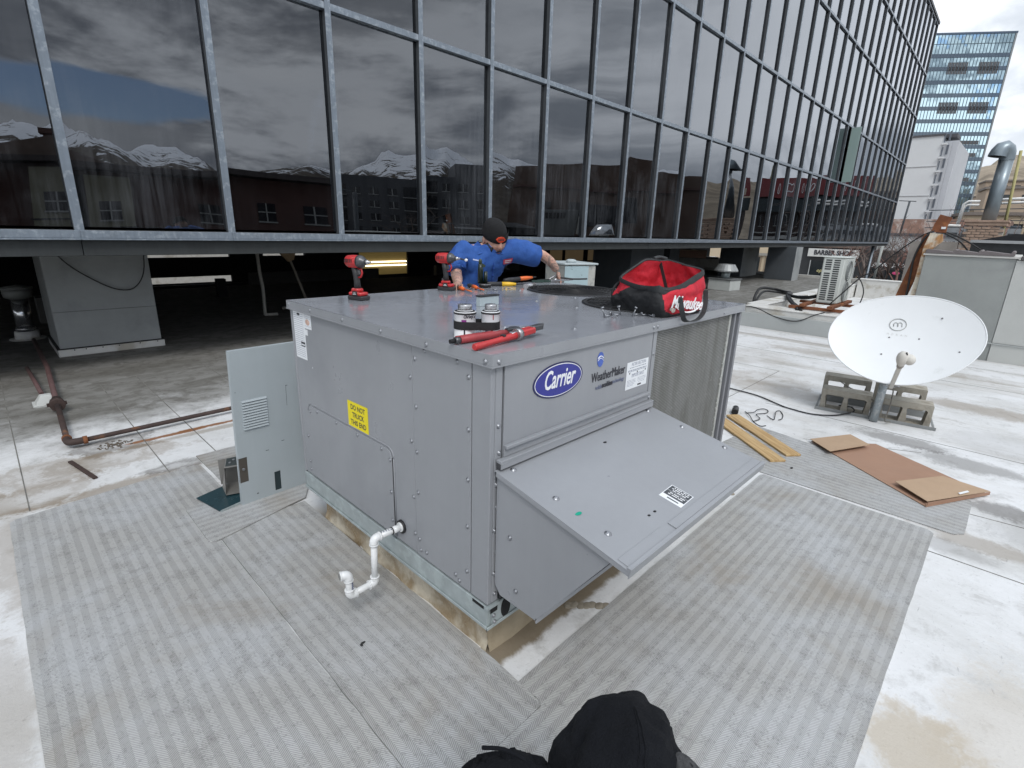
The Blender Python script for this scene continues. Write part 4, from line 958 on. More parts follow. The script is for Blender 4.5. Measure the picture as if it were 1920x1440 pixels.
# two cement tins held together by a black band
def tin(label, loc, r, h, purple, rz):
    t_ = thing('cement_tin', label, 'tin', loc, rz, 'pair of cement tins on the unit')
    g = MB(); g.lathe([(r-.002, .001), (r+.0015, .0015), (r+.0015, .005), (r, .006), (r, h-.006), (r+.0015, h-.005), (r+.0015, h-.001), (r-.002, h), (r*.60, h+.004)], None, 28); g.build('can', M_PAP if not purple else pm('white printed tin', (.80, .80, .81), .4, var=.04), t_, local=True)
    g = MB(); g.lathe([(r+.0022, h-.010), (r+.0025, h-.0035), (r-.004, h+.0022), (r*.55, h+.003)], None, 28); g.build('top_rim', M_DGR, t_, local=True)
    g = MB(); g.lathe([(r*.62, h+.002), (r*.62, h+.006), (r*.66, h+.008), (r*.66, h+.024), (r*.60, h+.027), (0, h+.027)], None, 24); g.build('cap', M_STEEL, t_, local=True)
    # printed panels wrap round the tin
    def wrap(a0, a1, z0, z1, mt, nm_, dr=.0006):
        g_ = MB(); k = 10; P = []
        for i in range(k+1):
            a_ = R_(a0+(a1-a0)*i/k)
            for z_ in (z0, z1): P.append(((r+dr)*math.cos(a_), (r+dr)*math.sin(a_), z_))
        g_.add(P, [(2*i, 2*i+2, 2*i+3, 2*i+1) for i in range(k)], 0, True); return g_.build(nm_, mt, t_, local=True)
    if purple:
        wrap(196, 222, h*.52, h*.72, pm('purple print', (.20, .015, .18), .5), 'print_panel'); wrap(208, 216, .01, .036, M_INK, 'print_bar')
    else:
        wrap(215, 228, .004, h*.45, pm('dark red print', (.30, .06, .06), .5), 'print_panel'); wrap(226, 232, h*.72, h*.9, MATS['dark red print'], 'print_bar'); wrap(180, 200, .012, .035, M_INK2, 'print_bar')
    return t_
dcam = Vector((-1.2065+(-.11), -1.2682-.27, 0)).normalized()
t1 = tin('white cement tin with a purple mark, left of the banded pair', (.118, .286, ZT), .043, .105, True, R_(15))
t2 = tin('white cement tin with a dark red stripe, right of the banded pair', (.190, .214, ZT), .036, .108, False, R_(15))
a_ = Vector((.118, .286, 0)); b_ = Vector((.190, .214, 0)); dd = (b_-a_).normalized(); nn_ = Vector((dd.y, -dd.x, 0))
g = MB(); ringp = []
for i in range(13): q = PI/2+PI*i/12; ringp.append(a_ + (nn_*math.cos(q-PI/2+PI/2-PI/2)*0+dd*math.cos(q)+nn_*math.sin(q))*.0455)
for i in range(13): q = -PI/2+PI*i/12; ringp.append(b_ + (dd*math.cos(q)+nn_*math.sin(q))*.0385)
P = []; k = len(ringp)
for p in ringp: P += [(p.x, p.y, ZT+.036), (p.x, p.y, ZT+.068)]
g.add(P, [(2*i, 2*((i+1) % k), 2*((i+1) % k)+1, 2*i+1) for i in range(k)], 0, True)
tag(g.build('elastic_band', pm('black elastic', (.012, .012, .013), .7, bump=.3, bs=90)), 'wide black band holding the two cement tins together', 'band')
def onsurf(c, r, ang, z): return frame((c[0]+r*math.cos(ang), c[1]+r*math.sin(ang), z), (-math.sin(ang), math.cos(ang), 0), (0, 0, 1))
text('Christy\'s', 'tin_lettering', .017, onsurf((.118, .286), .0442, R_(236), ZT+.088), M_INK, t1, shear=.2, xs=.8, bold=.0006, ext=.0002)

# pipe wrench and bolt cutter
def wrench():
    t_ = thing('pipe_wrench', 'bright red pipe wrench with a steel hook jaw on the front corner of the unit', 'wrench', (-.02, .07, ZT))
    a = Vector((-.020, .074, ZT+.014)); b = Vector((.330, .118, ZT+.026)); d_ = (b-a).normalized()
    g = MB(); g.tube(spline([a, a+d_*.02, a+d_*.10, a+d_*.20, a+d_*.28], 3), [.010, .013, .0135, .0135, .013, .012, .0115, .0115, .0125, .014, .015, .017, .019][:13], 10); g.build('handle', M_RED, t_)
    s_ = Vector((-d_.y, d_.x, 0))
    g = MB(); g.bar(a+d_*.255+Vector((0, 0, .004)), a+d_*.36+Vector((0, 0, .004)), .040, .026); g.build('housing', M_RED, t_, .005)
    g = MB(); g.prism([(.0, -.014), (.06, -.020), (.085, -.004), (.06, .014), (.0, .012)], -.009, .012, M=frame(a+d_*.350+Vector((0, 0, .008)), d_, s_)); g.build('hook_jaw', M_MGR, t_, .003)
    g = MB(); g.prism([(.0, .016), (.035, .018), (.045, .028), (.0, .034)], -.008, .010, M=frame(a+d_*.33+Vector((0, 0, .006)), d_, s_)); g.build('heel_jaw', M_STEEL, t_, .002)
    g = MB(); g.cyl(a+d_*.242-s_*.004+Vector((0, 0, .004)), a+d_*.268-s_*.004+Vector((0, 0, .004)), .0225, 20); g.build('adjusting_nut', M_STEEL, t_)
    g = MB(); g.cyl(a+d_*.215+Vector((0, 0, .006)), a+d_*.30+Vector((0, 0, .006)), .010, 10); g.build('threaded_rod', M_STEEL, t_)
    g = MB(); g.bar(a+d_*.16+Vector((0, 0, .013)), a+d_*.175+Vector((0, 0, .013)), .016, .008); g.build('cast_mark', M_DGR, t_)
wrench()
t_ = thing('plier', 'dull red long handled plier lying behind the bright red wrench', 'plier', (-.03, .2, ZT))
a = Vector((-.030, .198, ZT+.015)); b = Vector((.300, .175, ZT+.02)); d_ = (b-a).normalized()
g = MB(); g.tube([a+d_*.045, a+d_*.10, a+d_*.20, a+d_*.285], [.0145, .0155, .0165, .012], 10); g.build('grip', pm('dull red grip', (.33, .045, .05), .5, var=.2, vs=16), t_)
g = MB(); g.tube([a+d_*.055+Vector((.0, .035, 0)), a+d_*.16+Vector((0, .030, 0)), a+d_*.28+Vector((0, .010, 0))], [.009, .010, .008], 8); g.build('grip', MATS['dull red grip'], t_)
g = MB(); g.cyl(a+d_*.022, a+d_*.046, .0135, 8); g.build('collar', M_MGR, t_)
g = MB(); g.cyl(a, a+d_*.022, .0085, 10); g.build('tip', M_BLK, t_)
g = MB(); g.prism([(0, -.012), (.05, -.016), (.075, .0), (.07, .024), (.045, .030), (.02, .014), (0, .012)], -.006, .006, M=frame(a+d_*.275+Vector((0, 0, .01)), d_, (-d_.y, d_.x, 0))); g.build('jaw', M_MGR, t_, .002)
g = MB(); g.bar((.262, .205, ZT+.012), (.285, .225, ZT+.030), .008, .006); g.build('spring_clip', M_STEEL, t_)

# small folded metal box with a black top edge
t_ = thing('metal_box', 'small pale blue metal box with a black top edge, behind the cement tins', 'box', (.8, .9, ZT))
g = MB(); g.box(.728, .873, .872, .905, ZT, ZT+.052); g.build('box_body', pm('pale galvanised flange', (.50, .58, .60), .4, .2, var=.05), t_, .001)
g = MB(); g.box(.725, .876, .868, .909, ZT+.0522, ZT+.060); g.build('edge_trim', M_DGR, t_, .001)

# screwdrivers and small things near the technician
M_ORG = pm('orange grip', (.80, .16, .03), .4, var=.1, vs=20)
def screwdriver(label, a, b, hl, mt, r=.013, tip=M_STEEL, grip2=M_DGR):
    t_ = thing('screwdriver', label, 'screwdriver', a, group='hand tools round the technician')
    a = Vector(a); b = Vector(b); d_ = (b-a).normalized()
    g_ = MB(); g_.tube([a, a+d_*hl*.15, a+d_*hl*.55], [r*.7, r, r*.95], 10); g_.build('grip_end', grip2, t_)
    g_ = MB(); g_.tube([a+d_*hl*.55, a+d_*hl*.8, a+d_*hl], [r*.95, r*.9, r*.55], 10); g_.build('handle', mt, t_)
    g_ = MB(); g_.cyl(a+d_*hl, b, r*.28, 8); g_.build('shaft', tip, t_)
    return t_
z_ = ZT+.014
screwdriver('nearer orange and black screwdriver lying beside the second driver', (1.19, 1.66, z_), (1.085, 1.355, z_), .19, M_ORG, .016, M_ORG)
screwdriver('farther orange and black screwdriver lying beside the second driver', (1.33, 1.67, z_), (1.215, 1.375, z_), .19, M_ORG, .016, M_ORG)
screwdriver('yellow handled screwdriver lying in front of the technician', (1.48, 1.66, z_), (1.74, 1.50, z_), .25, pm('yellow grip', (.80, .48, .03), .4, var=.08), .019, M_DGR)
screwdriver('orange topped knife near the silver cylinder at the back edge', (1.66, 1.63, ZT+.035), (2.0, 1.60, ZT+.05), .30, M_ORG, .018, M_DGR)
g = MB(); g.cyl((1.62, 1.345, ZT+.018), (1.765, 1.400, ZT+.018), .018, 16); t_ = thing('steel_cylinder', 'short silver cylinder lying left of the fan guards', 'cylinder', (1.7, 1.37, ZT)); g.build('body', M_STEEL, t_)
g = MB(); g.cyl((1.60, 1.338, ZT+.018), (1.621, 1.346, ZT+.018), .0205, 16); g.build('collar', M_STEEL, t_)
t_ = thing('hand_tool', 'small black and green hand tool standing upright before the technician', 'tool', (1.415, 1.60, ZT))
g = MB(); g.lathe([(.042, 0), (.044, .004), (.044, .024), (.040, .028), (0, .028)], Matrix.Translation((1.415, 1.58, ZT)), 22); g.build('base_lid', M_BLK, t_)
g = MB(); g.lathe([(.0435, .020), (.0445, .023), (.0435, .026)], Matrix.Translation((1.415, 1.58, ZT)), 22, caps=False); g.build('lid_ring', M_STEEL, t_)
Mg_ = Matrix.Translation((1.415, 1.62, ZT+.028))
g = MB(); g.tube([(1.405, 1.62, ZT+.028), (1.405, 1.62, ZT+.13), (1.402, 1.62, ZT+.17)], [.022, .020, .014], 12); g.tube([(1.437, 1.60, ZT+.028), (1.439, 1.60, ZT+.115)], [.016, .014], 10); g.build('barrel', pm('dark green black', (.012, .022, .014), .3, var=.2), t_)
g = MB(); g.ell((1.402, 1.62, ZT+.185), (.015, .012, .022)); g.bar((1.402, 1.62, ZT+.17), (1.43, 1.60, ZT+.15), .012, .02); g.build('head', pm('dark olive', (.03, .045, .02), .4), t_)
# loose screws near the bag
me_b = MB().cyl((0, 0, .004), (0, .035, .004), .0028, 8).cyl((0, .035, .006), (0, .041, .006), .0075, 10).mesh('loose_bolt', M_ZINC)
ORD = ['leftmost', 'second', 'third', 'fourth', 'fifth', 'sixth', 'seventh', 'eighth', 'rightmost']
for i in range(9):
    o = bpy.data.objects.new('loose_bolt', me_b); COL.objects.link(o); o.location = (1.02+.028*i, .24-.012*i+random.uniform(-.03, .03), ZT+.002); o.rotation_euler = (random.choice((0, .0, 1.2)), 0, random.uniform(0, 6)); o.scale = (1.2,)*3
    tag(o, ORD[i]+' of the nine small zinc bolts scattered in front of the red bag', 'bolt', 'loose bolts before the bag')
for i, (x_, y_) in enumerate(((1.24, 1.50), (1.28, 1.45), (1.34, 1.42), (1.42, 1.40), (1.49, 1.36))):
    o = bpy.data.objects.new('loose_bolt', me_b); COL.objects.link(o); o.location = (x_, y_, ZT+.002); o.rotation_euler = (0, 0, i*1.7); tag(o, ['first', 'second', 'third', 'fourth', 'fifth'][i]+' small bolt from the left, lying near the technician\'s screwdrivers', 'bolt', 'loose bolts near the technician')
# meter / clamps under the hand
t_ = thing('manifold_clamp', 'tangle of silver and black clamp parts under the technician\'s left hand', 'clamp', (2.24, 1.60, ZT))
g = MB(); g.tube(spline([(2.20, 1.64, ZT+.01), (2.26, 1.60, ZT+.05), (2.30, 1.55, ZT+.02)], 4), .008, 8); g.bar((2.16, 1.60, ZT+.01), (2.34, 1.48, ZT+.025), .018, .014); g.ell((2.22, 1.57, ZT+.02), (.02, .015, .015)); g.build('jaw', M_STEEL, t_)
g = MB(); g.tube(spline([(2.25, 1.56, ZT+.04), (2.33, 1.47, ZT+.03), (2.41, 1.38, ZT+.035)], 4), .007, 6); g.bar((2.12, 1.66, ZT+.012), (2.20, 1.62, ZT+.012), .022, .02); g.build('handle', M_DGR, t_)
for q in ((2.02, 1.66, 2.10, 1.60), (2.10, 1.67, 2.17, 1.58)):
    g = MB(); g.bar((q[0], q[1], ZT+.01), (q[2], q[3], ZT+.01), .02, .016); tag(g.build('plier', pm('green black', (.03, .06, .05), .5)), ('left' if q[0] < 2.05 else 'right')+' one of two green handled pliers lying behind the farther fan', 'plier', 'small pliers at the back edge')

# ================================================================ TOOL BAG
M_BAGR = pm('red canvas', (.56, .022, .040), .85, var=.14, vs=6, bump=.6, bs=26, col2=(.38, .015, .03), c2=(.5, .66), c2s=5)
M_BAGB = pm('black canvas', (.020, .021, .023), .85, var=.2, vs=7, bump=.6, bs=30)
M_PIPG = pm('grey black binding', (.032, .035, .037), .7, var=.2, vs=20, bump=.2, bs=60)
bag = thing('tool_bag', 'open red and black canvas tool bag with white script lettering standing on the unit', 'bag', (1.5, .2, ZT))
# footprint corners: A front-left(near), B right-near, C right-far, D left-far
Bc = [Vector((1.225, .030)), Vector((1.625, -.004)), Vector((1.765, .36)), Vector((1.355, .435))]
Rm = [Vector((1.205, .045, 1.575)), Vector((1.630, .015, 1.650)), Vector((1.775, .330, 1.688)), Vector((1.385, .405, 1.590))]
def lerp4(C4, u):
    """u in 0..4 round the outline A-B-C-D, corners rounded"""
    i = int(u) % 4; f = u-int(u); return C4[i].lerp(C4[(i+1) % 4], f)
NB, NV = 192, 28
def bag_ring(t_, inset=0., zoff=0.):
    out = []; cen = sum((lerp4(Bc, i) for i in range(4)), Vector((0, 0)))/4
    for j in range(NB):
        acc_b = Vector((0, 0)); acc_r = Vector((0, 0, 0))
        for k in (-.12, -.06, 0, .06, .12): acc_b += lerp4(Bc, (j/NB*4+k) % 4); acc_r += lerp4(Rm, (j/NB*4+k) % 4)
        b_ = acc_b/5; r__ = acc_r/5
        u = j/NB*4
        z0 = ZT+.002; rz = r__.z
        if 0 <= u <= 1: rz -= .055*math.sin(PI*u)**1.0*(1-u)            # near side dips by the front-left corner
        if 3 <= u: rz -= .018*math.sin(PI*(u-3))
        if 2 <= u <= 3: rz += .045*math.sin(PI*(u-2))**2
        if 1 <= u <= 2: rz += .0*math.sin(PI*(u-1))
        z = z0 + (rz-z0)*t_
        xy = b_.lerp(Vector((r__.x, r__.y)), t_)
        bulge = 1+.10*math.sin(PI*t_*.9) + .02*noise.noise(Vector((u*2.1, t_*3, .5)))
        p = cen + (xy-cen)*bulge*(1-inset)
        w = noise.fractal(Vector((p.x*9, p.y*9, z*13)), 1, 2, 4)*.020*(math.sin(PI*min(t_*1.05, 1)))**.7
        w += .009*math.sin(u*9+t_*4)*t_*(1-t_)*2 - .010*max(0, math.sin(u*5.3-t_*6))**4*t_
        dr = (p-cen).normalized()
        out.append(Vector((p.x+dr.x*w, p.y+dr.y*w, z+zoff)))
    return out
rings = [bag_ring(i/NV) for i in range(NV+1)]
def patch(sel, mt, nm_, rg=rings, par=bag, off=0.):
    vmap = {}; g_ = MB(); vv = []; ff = []
    for i in range(NV):
        for j in range(NB):
            if not sel(i/NV, j/NB*4): continue
            f_ = []
            for (a, b) in ((i, j), (i, (j+1) % NB), (i+1, (j+1) % NB), (i+1, j)):
                if (a, b) not in vmap:
                    vmap[(a, b)] = len(vv); p = rg[a][b]
                    if off: c_ = Vector((1.53, .2, p.z)); p = p + (p-c_).normalized()*off
                    vv.append(p)
                f_.append(vmap[(a, b)])
            ff.append(f_)
    g_.add(vv, ff, 0, True); return g_.build(nm_, mt, par)
isblk = lambda t_, u: (u >= 3.0+.62*max(0, t_-.30) and t_ < .985) or (u < .10-.06*t_)
patch(lambda t_, u: not isblk(t_, u), M_BAGR, 'side_canvas')
patch(isblk, M_BAGB, 'end_pocket', off=.002)
patch(lambda t_, u: t_ < .07 and u < 2, M_BAGB, 'base_strip', off=.003)
patch(lambda t_, u: t_ < .18 and .0 < u < .30-.9*t_ , M_BAGB, 'worn_corner', off=.004)
inner = [bag_ring(i/NV, .035 + .03*(1-i/NV), .004*(1-i/NV)) for i in range(NV+1)]
inner_o = patch(lambda t_, u: t_ > .2, M_BAGR, 'lining', inner)
g = MB(); g.add(inner[8], [tuple(range(NB))]); g.build('inner_base', pm('red lining floor', (.42, .02, .035), .9, var=.3, vs=8, bump=.5, bs=20), bag)
# zip binding round the mouth: wide flat band following the rim, thicker on the near side
rim = rings[NV]
g = MB(); g.tube(rim, .007, 8, closed=True); g.build('rim_piping', M_PIPG, bag)
def band(js, wd, mt, nm_, rise=.0):
    g_ = MB(); P = []
    for n_, j in enumerate(js):
        p = rim[j % NB]; c_ = Vector((1.53, .2, p.z)); o_ = (p-c_).normalized()
        w_ = wd*math.sin(PI*min(max((n_+.6)/(len(js)+.2), .0), 1))**.35
        P += [p+o_*.006+Vector((0, 0, .012+rise)), p+o_*.012+Vector((0, 0, -w_+.008)), p+o_*.006+Vector((0, 0, -w_))]
    g_.add(P, [(3*i+k, 3*i+3+k, 3*i+4+k, 3*i+1+k) for i in range(len(js)-1) for k in (0, 1)], 0, True); return g_.build(nm_, mt, bag)
band(list(range(-12, 56)), .034, M_PIPG, 'zip_band')
band(list(range(132, 184)), .014, M_PIPG, 'zip_band')
band(list(range(48, 132)), .020, M_PIPG, 'zip_band')
# red end flap sticking out at the far left corner and strap loop
g = MB(); g.tube(spline([(1.405, .405, ZT+.15), (1.372, .425, ZT+.11), (1.366, .425, ZT+.06), (1.39, .395, ZT+.02)], 5), .008, 8); g.build('strap_loop', M_BAGB, bag)
# zip tape standing inside, dividing the mouth
g = MB(); g.bar((1.735, .345, 1.672), (1.60, .20, 1.50), .020, .004, up=(-.9, .2, .2)); g.build('inner_strap', M_BLK, bag)
g = MB(); g.tube(spline([(1.78, .33, 1.692), (1.735, .352, 1.702), (1.68, .362, 1.695)], 4), .012, 8); g.build('zip_end', M_PIPG, bag)
# hanging carry handle over the edge of the unit
def strap(pts, w, th, mt, nm_, par, side):
    P = spline(pts, 8); g_ = MB(); vv = []
    for i, p in enumerate(P):
        d_ = (P[min(i+1, len(P)-1)]-P[max(i-1, 0)]).normalized(); s_ = Vector(side); s_ = (s_-d_*s_.dot(d_)).normalized(); n_ = d_.cross(s_)
        vv += [p+s_*w/2+n_*th/2, p-s_*w/2+n_*th/2, p-s_*w/2-n_*th/2, p+s_*w/2-n_*th/2]
    k = len(P); g_.add(vv, [(4*i+a, 4*i+(a+1) % 4, 4*i+4+(a+1) % 4, 4*i+4+a) for i in range(k-1) for a in range(4)]+[(0, 1, 2, 3), (4*k-1, 4*k-2, 4*k-3, 4*k-4)], 0, False); return g_.build(nm_, mt, par)
strap([(1.318, -.018, 1.525), (1.320, -.030, 1.48), (1.330, -.036, 1.445), (1.352, -.038, 1.412), (1.39, -.040, 1.398), (1.45, -.040, 1.394), (1.51, -.040, 1.398), (1.56, -.036, 1.412), (1.60, -.030, 1.44), (1.628, -.018, 1.49), (1.634, -.008, 1.545)], .026, .005, M_PIPG, 'carry_handle', bag, (.25, -.9, .2))
g = MB(); g.box(1.300, 1.336, -.022, -.010, 1.50, 1.532); g.build('handle_tab', M_PIPG, bag, .004)
# lettering on the near side
Mt = frame((1.405, -.022, 1.490), Vector((.394, -.020, -.045)), Vector((.11, -.02, 1)))
text('Milwaukee', 'bag_lettering', .088, Mt, M_WHT, bag, shear=.25, xs=.86, bold=.0022)
g = MB(); g.tube(spline([Mt @ Vector((-.125, -.020, .001)), Mt @ Vector((-.06, -.040, .001)), Mt @ Vector((.02, -.046, .001)), Mt @ Vector((.10, -.030, .001)), Mt @ Vector((.150, .008, .001))], 6), [.0022]*6+[.0042]*6+[.0056]*6+[.003]*6+[.0012], 6); g.build('underline_stroke', M_WHT, bag)
g = MB(); g.ell((1.285, -.006, 1.462), (.022, .004, .013)); g.ell((1.262, -.004, 1.470), (.012, .004, .008)); g.build('dirt_spot', pm('dust smear', (.42, .38, .34), .9, var=.3, vs=30), bag)
# ================================================================ PEOPLE
def skin_mat(name, tattoo=False):
    mt = bpy.data.materials.new(name); mt.use_nodes = True; n = NT(mt.node_tree); b = n.n['Principled BSDF']
    oc = n.new('ShaderNodeTexCoord').outputs['Object']
    c = n.mix(n.rng(n.noise(oc, 22, 5, .6), .35, .7), (.60, .37, .28), (.50, .26, .19))
    if tattoo:
        X, Y, Z = n.sep(oc)
        a = n.noise(oc, 26, 3, .55, 2.2); ln = n.rng(n.math('ABSOLUTE', n.math('SUBTRACT', a, .5)), .0, .045, 1., 0.)
        d = n.noise(n.vmath('ADD', oc, (2., 1., 0.)), 13, 3, .6, 1.2); sh = n.rng(d, .48, .60)
        k = n.math('MULTIPLY', n.rng(n.noise(oc, 6, 2, .5), .30, .46), n.math('LESS_THAN', Z, tattoo))
        c = n.mix(n.math('MULTIPLY', n.math('MAXIMUM', n.math('MULTIPLY', ln, .85), n.math('MULTIPLY', sh, .62)), k), c, (.075, .085, .085))
    n.put(b.inputs['Base Color'], c); b.inputs['Roughness'].default_value = .5; b.inputs['Subsurface Weight'].default_value = .08; b.inputs['Subsurface Radius'].default_value = (.01, .004, .002)
    return mt
def head_mesh(nu=56, nv=40):
    """a head about the origin: face towards +Y, up +Z; height .235, width .155"""
    P = []
    def gs(a, b, c, x, y, z, s): return math.exp(-(((x-a)/s[0])**2+((y-b)/s[1])**2+((z-c)/s[2])**2))
    for i in range(nv+1):
        th = PI*i/nv
        for j in range(nu):
            ph = 2*PI*j/nu
            dx, dy, dz = math.sin(th)*math.sin(ph), math.sin(th)*math.cos(ph), math.cos(th)
            x, y, z = dx*.076, dy*.096, dz*.116
            if z < 0:
                t_ = -z/.116; x *= 1-.28*t_**1.4; y = y*(1-.10*t_) + .012*t_
                if dy < 0: y *= 1-.35*t_
            if dy > 0:
                f = max(dy, 0)
                sx, sz = x, z
                nose = math.exp(-(sx/.0125)**2)*math.exp(-((sz+.014)/.020)**2)*.026 + math.exp(-(sx/.009)**2)*math.exp(-((sz-.010)/.020)**2)*.012
                brow = math.exp(-((abs(sx)-.028)/.022)**2)*math.exp(-((sz-.032)/.010)**2)*.006
                eye = -math.exp(-((abs(sx)-.032)/.015)**2)*math.exp(-((sz-.012)/.012)**2)*.010
                lip = math.exp(-(sx/.022)**2)*(math.exp(-((sz+.050)/.006)**2)+math.exp(-((sz+.062)/.006)**2))*.006
                mouth = -math.exp(-(sx/.024)**2)*math.exp(-((sz+.056)/.003)**2)*.004
                chin = math.exp(-(sx/.022)**2)*math.exp(-((sz+.092)/.016)**2)*.010
                cheek = math.exp(-((abs(sx)-.045)/.020)**2)*math.exp(-((sz+.020)/.024)**2)*.006
                y += (nose+brow+eye+lip+mouth+chin+cheek)*f
            P.append((x, y, z))
    F = [(i*nu+j, i*nu+(j+1) % nu, (i+1)*nu+(j+1) % nu, (i+1)*nu+j) for i in range(nv) for j in range(nu)]
    return P, F
def join_into(o, MBx):
    """append the MB geometry (world) to mesh object o (its object origin = parent's root)"""
    off = ROOT_LOC(o); bm = bmesh.new(); bm.from_mesh(o.data)
    vs_ = [bm.verts.new(v-off) for v in MBx.v]
    for f_ in MBx.f:
        try: q = bm.faces.new([vs_[i] for i in f_]); q.smooth = True
        except ValueError: pass
    bm.to_mesh(o.data); bm.free()
man = thing('person', 'technician in blue work shirt and black beanie bending over the back of the unit', 'person', (1.70, 2.10, 0))
M_SKIN = skin_mat('skin tattooed arms', 1.64); M_FACE = skin_mat('skin face')
e_ = Vector((.9, -.436, 0)).normalized(); n_ = Vector((-.436, -.9, 0)).normalized()
J = {}
js = []; es = []
def J_(nm_, p, r): J[nm_] = len(js); js.append((*p, r)); return J[nm_]
def E_(*names):
    for a, b in zip(names, names[1:]): es.append((J[a], J[b]))
J_('pelvis', (1.66, 2.20, .97), (.15, .12)); J_('waist', (1.672, 2.08, 1.20), (.14, .12)); J_('belly', (1.675, 1.98, 1.38), .135); J_('chest', (1.685, 1.93, 1.56), (.165, .12)); J_('neck', (1.715, 1.885, 1.69), .062); J_('nhead', (1.735, 1.860, 1.74), .055)
J_('sL', (1.53, 1.97, 1.69), .075); J_('uL', (1.462, 1.985, 1.60), .052); J_('eL', (1.43, 1.93, 1.485), .045); J_('fL', (1.335, 1.80, 1.463), .042); J_('wL', (1.22, 1.66, 1.452), .030)
J_('sR', (1.885, 1.795, 1.70), .075); J_('uR', (2.00, 1.725, 1.68), .052); J_('eR', (2.13, 1.660, 1.645), .046); J_('fR', (2.205, 1.615, 1.585), .044); J_('wR', (2.252, 1.580, 1.505), .030); 
J_('hL', (1.57, 2.24, .93), .10); J_('kL', (1.53, 2.17, .50), .065); J_('aL', (1.53, 2.28, .10), .045); J_('tL', (1.50, 2.12, .04), .04)
J_('hR', (1.76, 2.19, .93), .10); J_('kR', (1.80, 2.12, .50), .065); J_('aR', (1.81, 2.24, .10), .045); J_('tR', (1.79, 2.08, .04), .04)
E_('pelvis', 'waist', 'belly', 'chest', 'neck', 'nhead'); E_('chest', 'sL', 'uL', 'eL', 'fL', 'wL'); E_('chest', 'sR', 'uR', 'eR', 'fR', 'wR'); E_('pelvis', 'hL', 'kL', 'aL', 'tL'); E_('pelvis', 'hR', 'kR', 'aR', 'tR')
body = skin('body', js, es, M_SKIN, man, 2)
# head
hf = Vector((-.50, -.80, -.42)).normalized()      # looks down towards the work
hf = (hf + e_*.25).normalized()
hu = Vector((-.12, -.18, .95)); hu = (hu-hf*hu.dot(hf)).normalized(); hx = hf.cross(hu)
HC = Vector((1.745, 1.835, 1.762))
HM = Matrix(((-hx.x*-1, hf.x, hu.x, HC.x), (hx.y, hf.y, hu.y, HC.y), (hx.z, hf.z, hu.z, HC.z), (0, 0, 0, 1)))
HS = HM @ Matrix.Scale(1.16, 4)
P, F = head_mesh(); g = MB(); g.add([HS @ Vector(p) for p in P], F, 0, True)
for sx in (-1, 1):
    g.ell(HS @ Vector((sx*.078, -.004, -.002)), (.010, .022, .034), 10, 0, HM.to_3x3().to_4x4())
    # hands: palm and five fingers, curled on the parts
def hand(wr, fwd, upv, side, scale=1.):
    f_ = Vector(fwd).normalized(); u_ = Vector(upv); u_ = (u_-f_*u_.dot(f_)).normalized(); s_ = f_.cross(u_)*side; wr = Vector(wr)
    jj = [(*wr, .026*scale), (*(wr+f_*.045*scale), (.036*scale, .017*scale)), (*(wr+f_*.088*scale), (.038*scale, .014*scale))]; ee = [(0, 1), (1, 2)]
    hm = [skin('hand', jj, ee, M_SKIN, None, 2, ret_mesh=True)]
    for k, (so_, L) in enumerate(((-.030, .064), (-.010, .078), (.010, .073), (.029, .058))):
        b0 = wr+f_*.070*scale+s_*so_*scale; b1 = wr+f_*.098*scale+s_*so_*1.1*scale
        b2 = b1+(f_*.75-u_*.65)*L*.45*scale; b3 = b2+(f_*.30-u_*.95)*L*.35*scale; b4 = b3+(f_*-.05-u_*1.)*L*.25*scale
        hm.append(skin('f', [(*b0, .009), (*b1, .0095), (*b2, .0088), (*b3, .008), (*b4, .0065)], [(0, 1), (1, 2), (2, 3), (3, 4)], M_SKIN, None, 1, ret_mesh=True))
    t0 = wr+f_*.030*scale-s_*.022*scale; t1_ = wr+f_*.055*scale-s_*.050*scale-u_*.012; t2_ = t1_+f_*.030*scale-s_*.006-u_*.016; t3 = t2_+f_*.022*scale+s_*.006-u_*.014
    hm.append(skin('t', [(*t0, .012), (*t1_, .0115), (*t2_, .010), (*t3, .0075)], [(0, 1), (1, 2), (2, 3)], M_SKIN, None, 1, ret_mesh=True))
    for m_ in hm: g.add([v.co.copy() for v in m_.vertices], [tuple(p.vertices) for p in m_.polygons], 0, True); bpy.data.meshes.remove(m_)
hand((2.252, 1.580, 1.507), (.15, -.20, -.75), (.5, -.4, .3), 1, .92)
hand((1.225, 1.665, 1.455), (-.62, -.74, -.05), (0, 0, 1), -1, .95)
join_into(body, g)
body.data.materials.append(M_FACE)
for p in body.data.polygons:
    if (Vector(p.center)+ROOT_LOC(man)-HC).length < .16: p.material_index = 1
# face details
M_HAIR = pm('dark brown hair', (.045, .028, .018), .8, var=.3, vs=60, bump=.6, bs=200)
g = MB()
for sx in (-1, 1): g.tube([HS @ Vector((sx*.016, .095, .030)), HS @ Vector((sx*.032, .094, .0355)), HS @ Vector((sx*.050, .078, .028))], [.0035, .0045, .002], 6)
g.build('eyebrow', M_HAIR, man)
g = MB()
for sx in (-1, 1): g.ell(HS @ Vector((sx*.031, .0815, .013)), (.011, .006, .0045), 8, 0, HM.to_3x3().to_4x4())
g.build('eye', pm('lowered eyelid', (.10, .05, .04), .5), man)
g = MB(); g.tube([HS @ Vector((-.026, .088, -.054)), HS @ Vector((-.012, .101, -.041)), HS @ Vector((0, .106, -.038)), HS @ Vector((.012, .101, -.041)), HS @ Vector((.026, .088, -.054))], [.002, .0045, .004, .0045, .002], 6); g.build('moustache', M_HAIR, man)
g = MB(); g.tube([HS @ Vector((-.020, .090, -.058)), HS @ Vector((0, .101, -.057)), HS @ Vector((.020, .090, -.058))], [.001, .0028, .001], 6); g.build('mouth', pm('lips', (.35, .12, .10), .5), man)
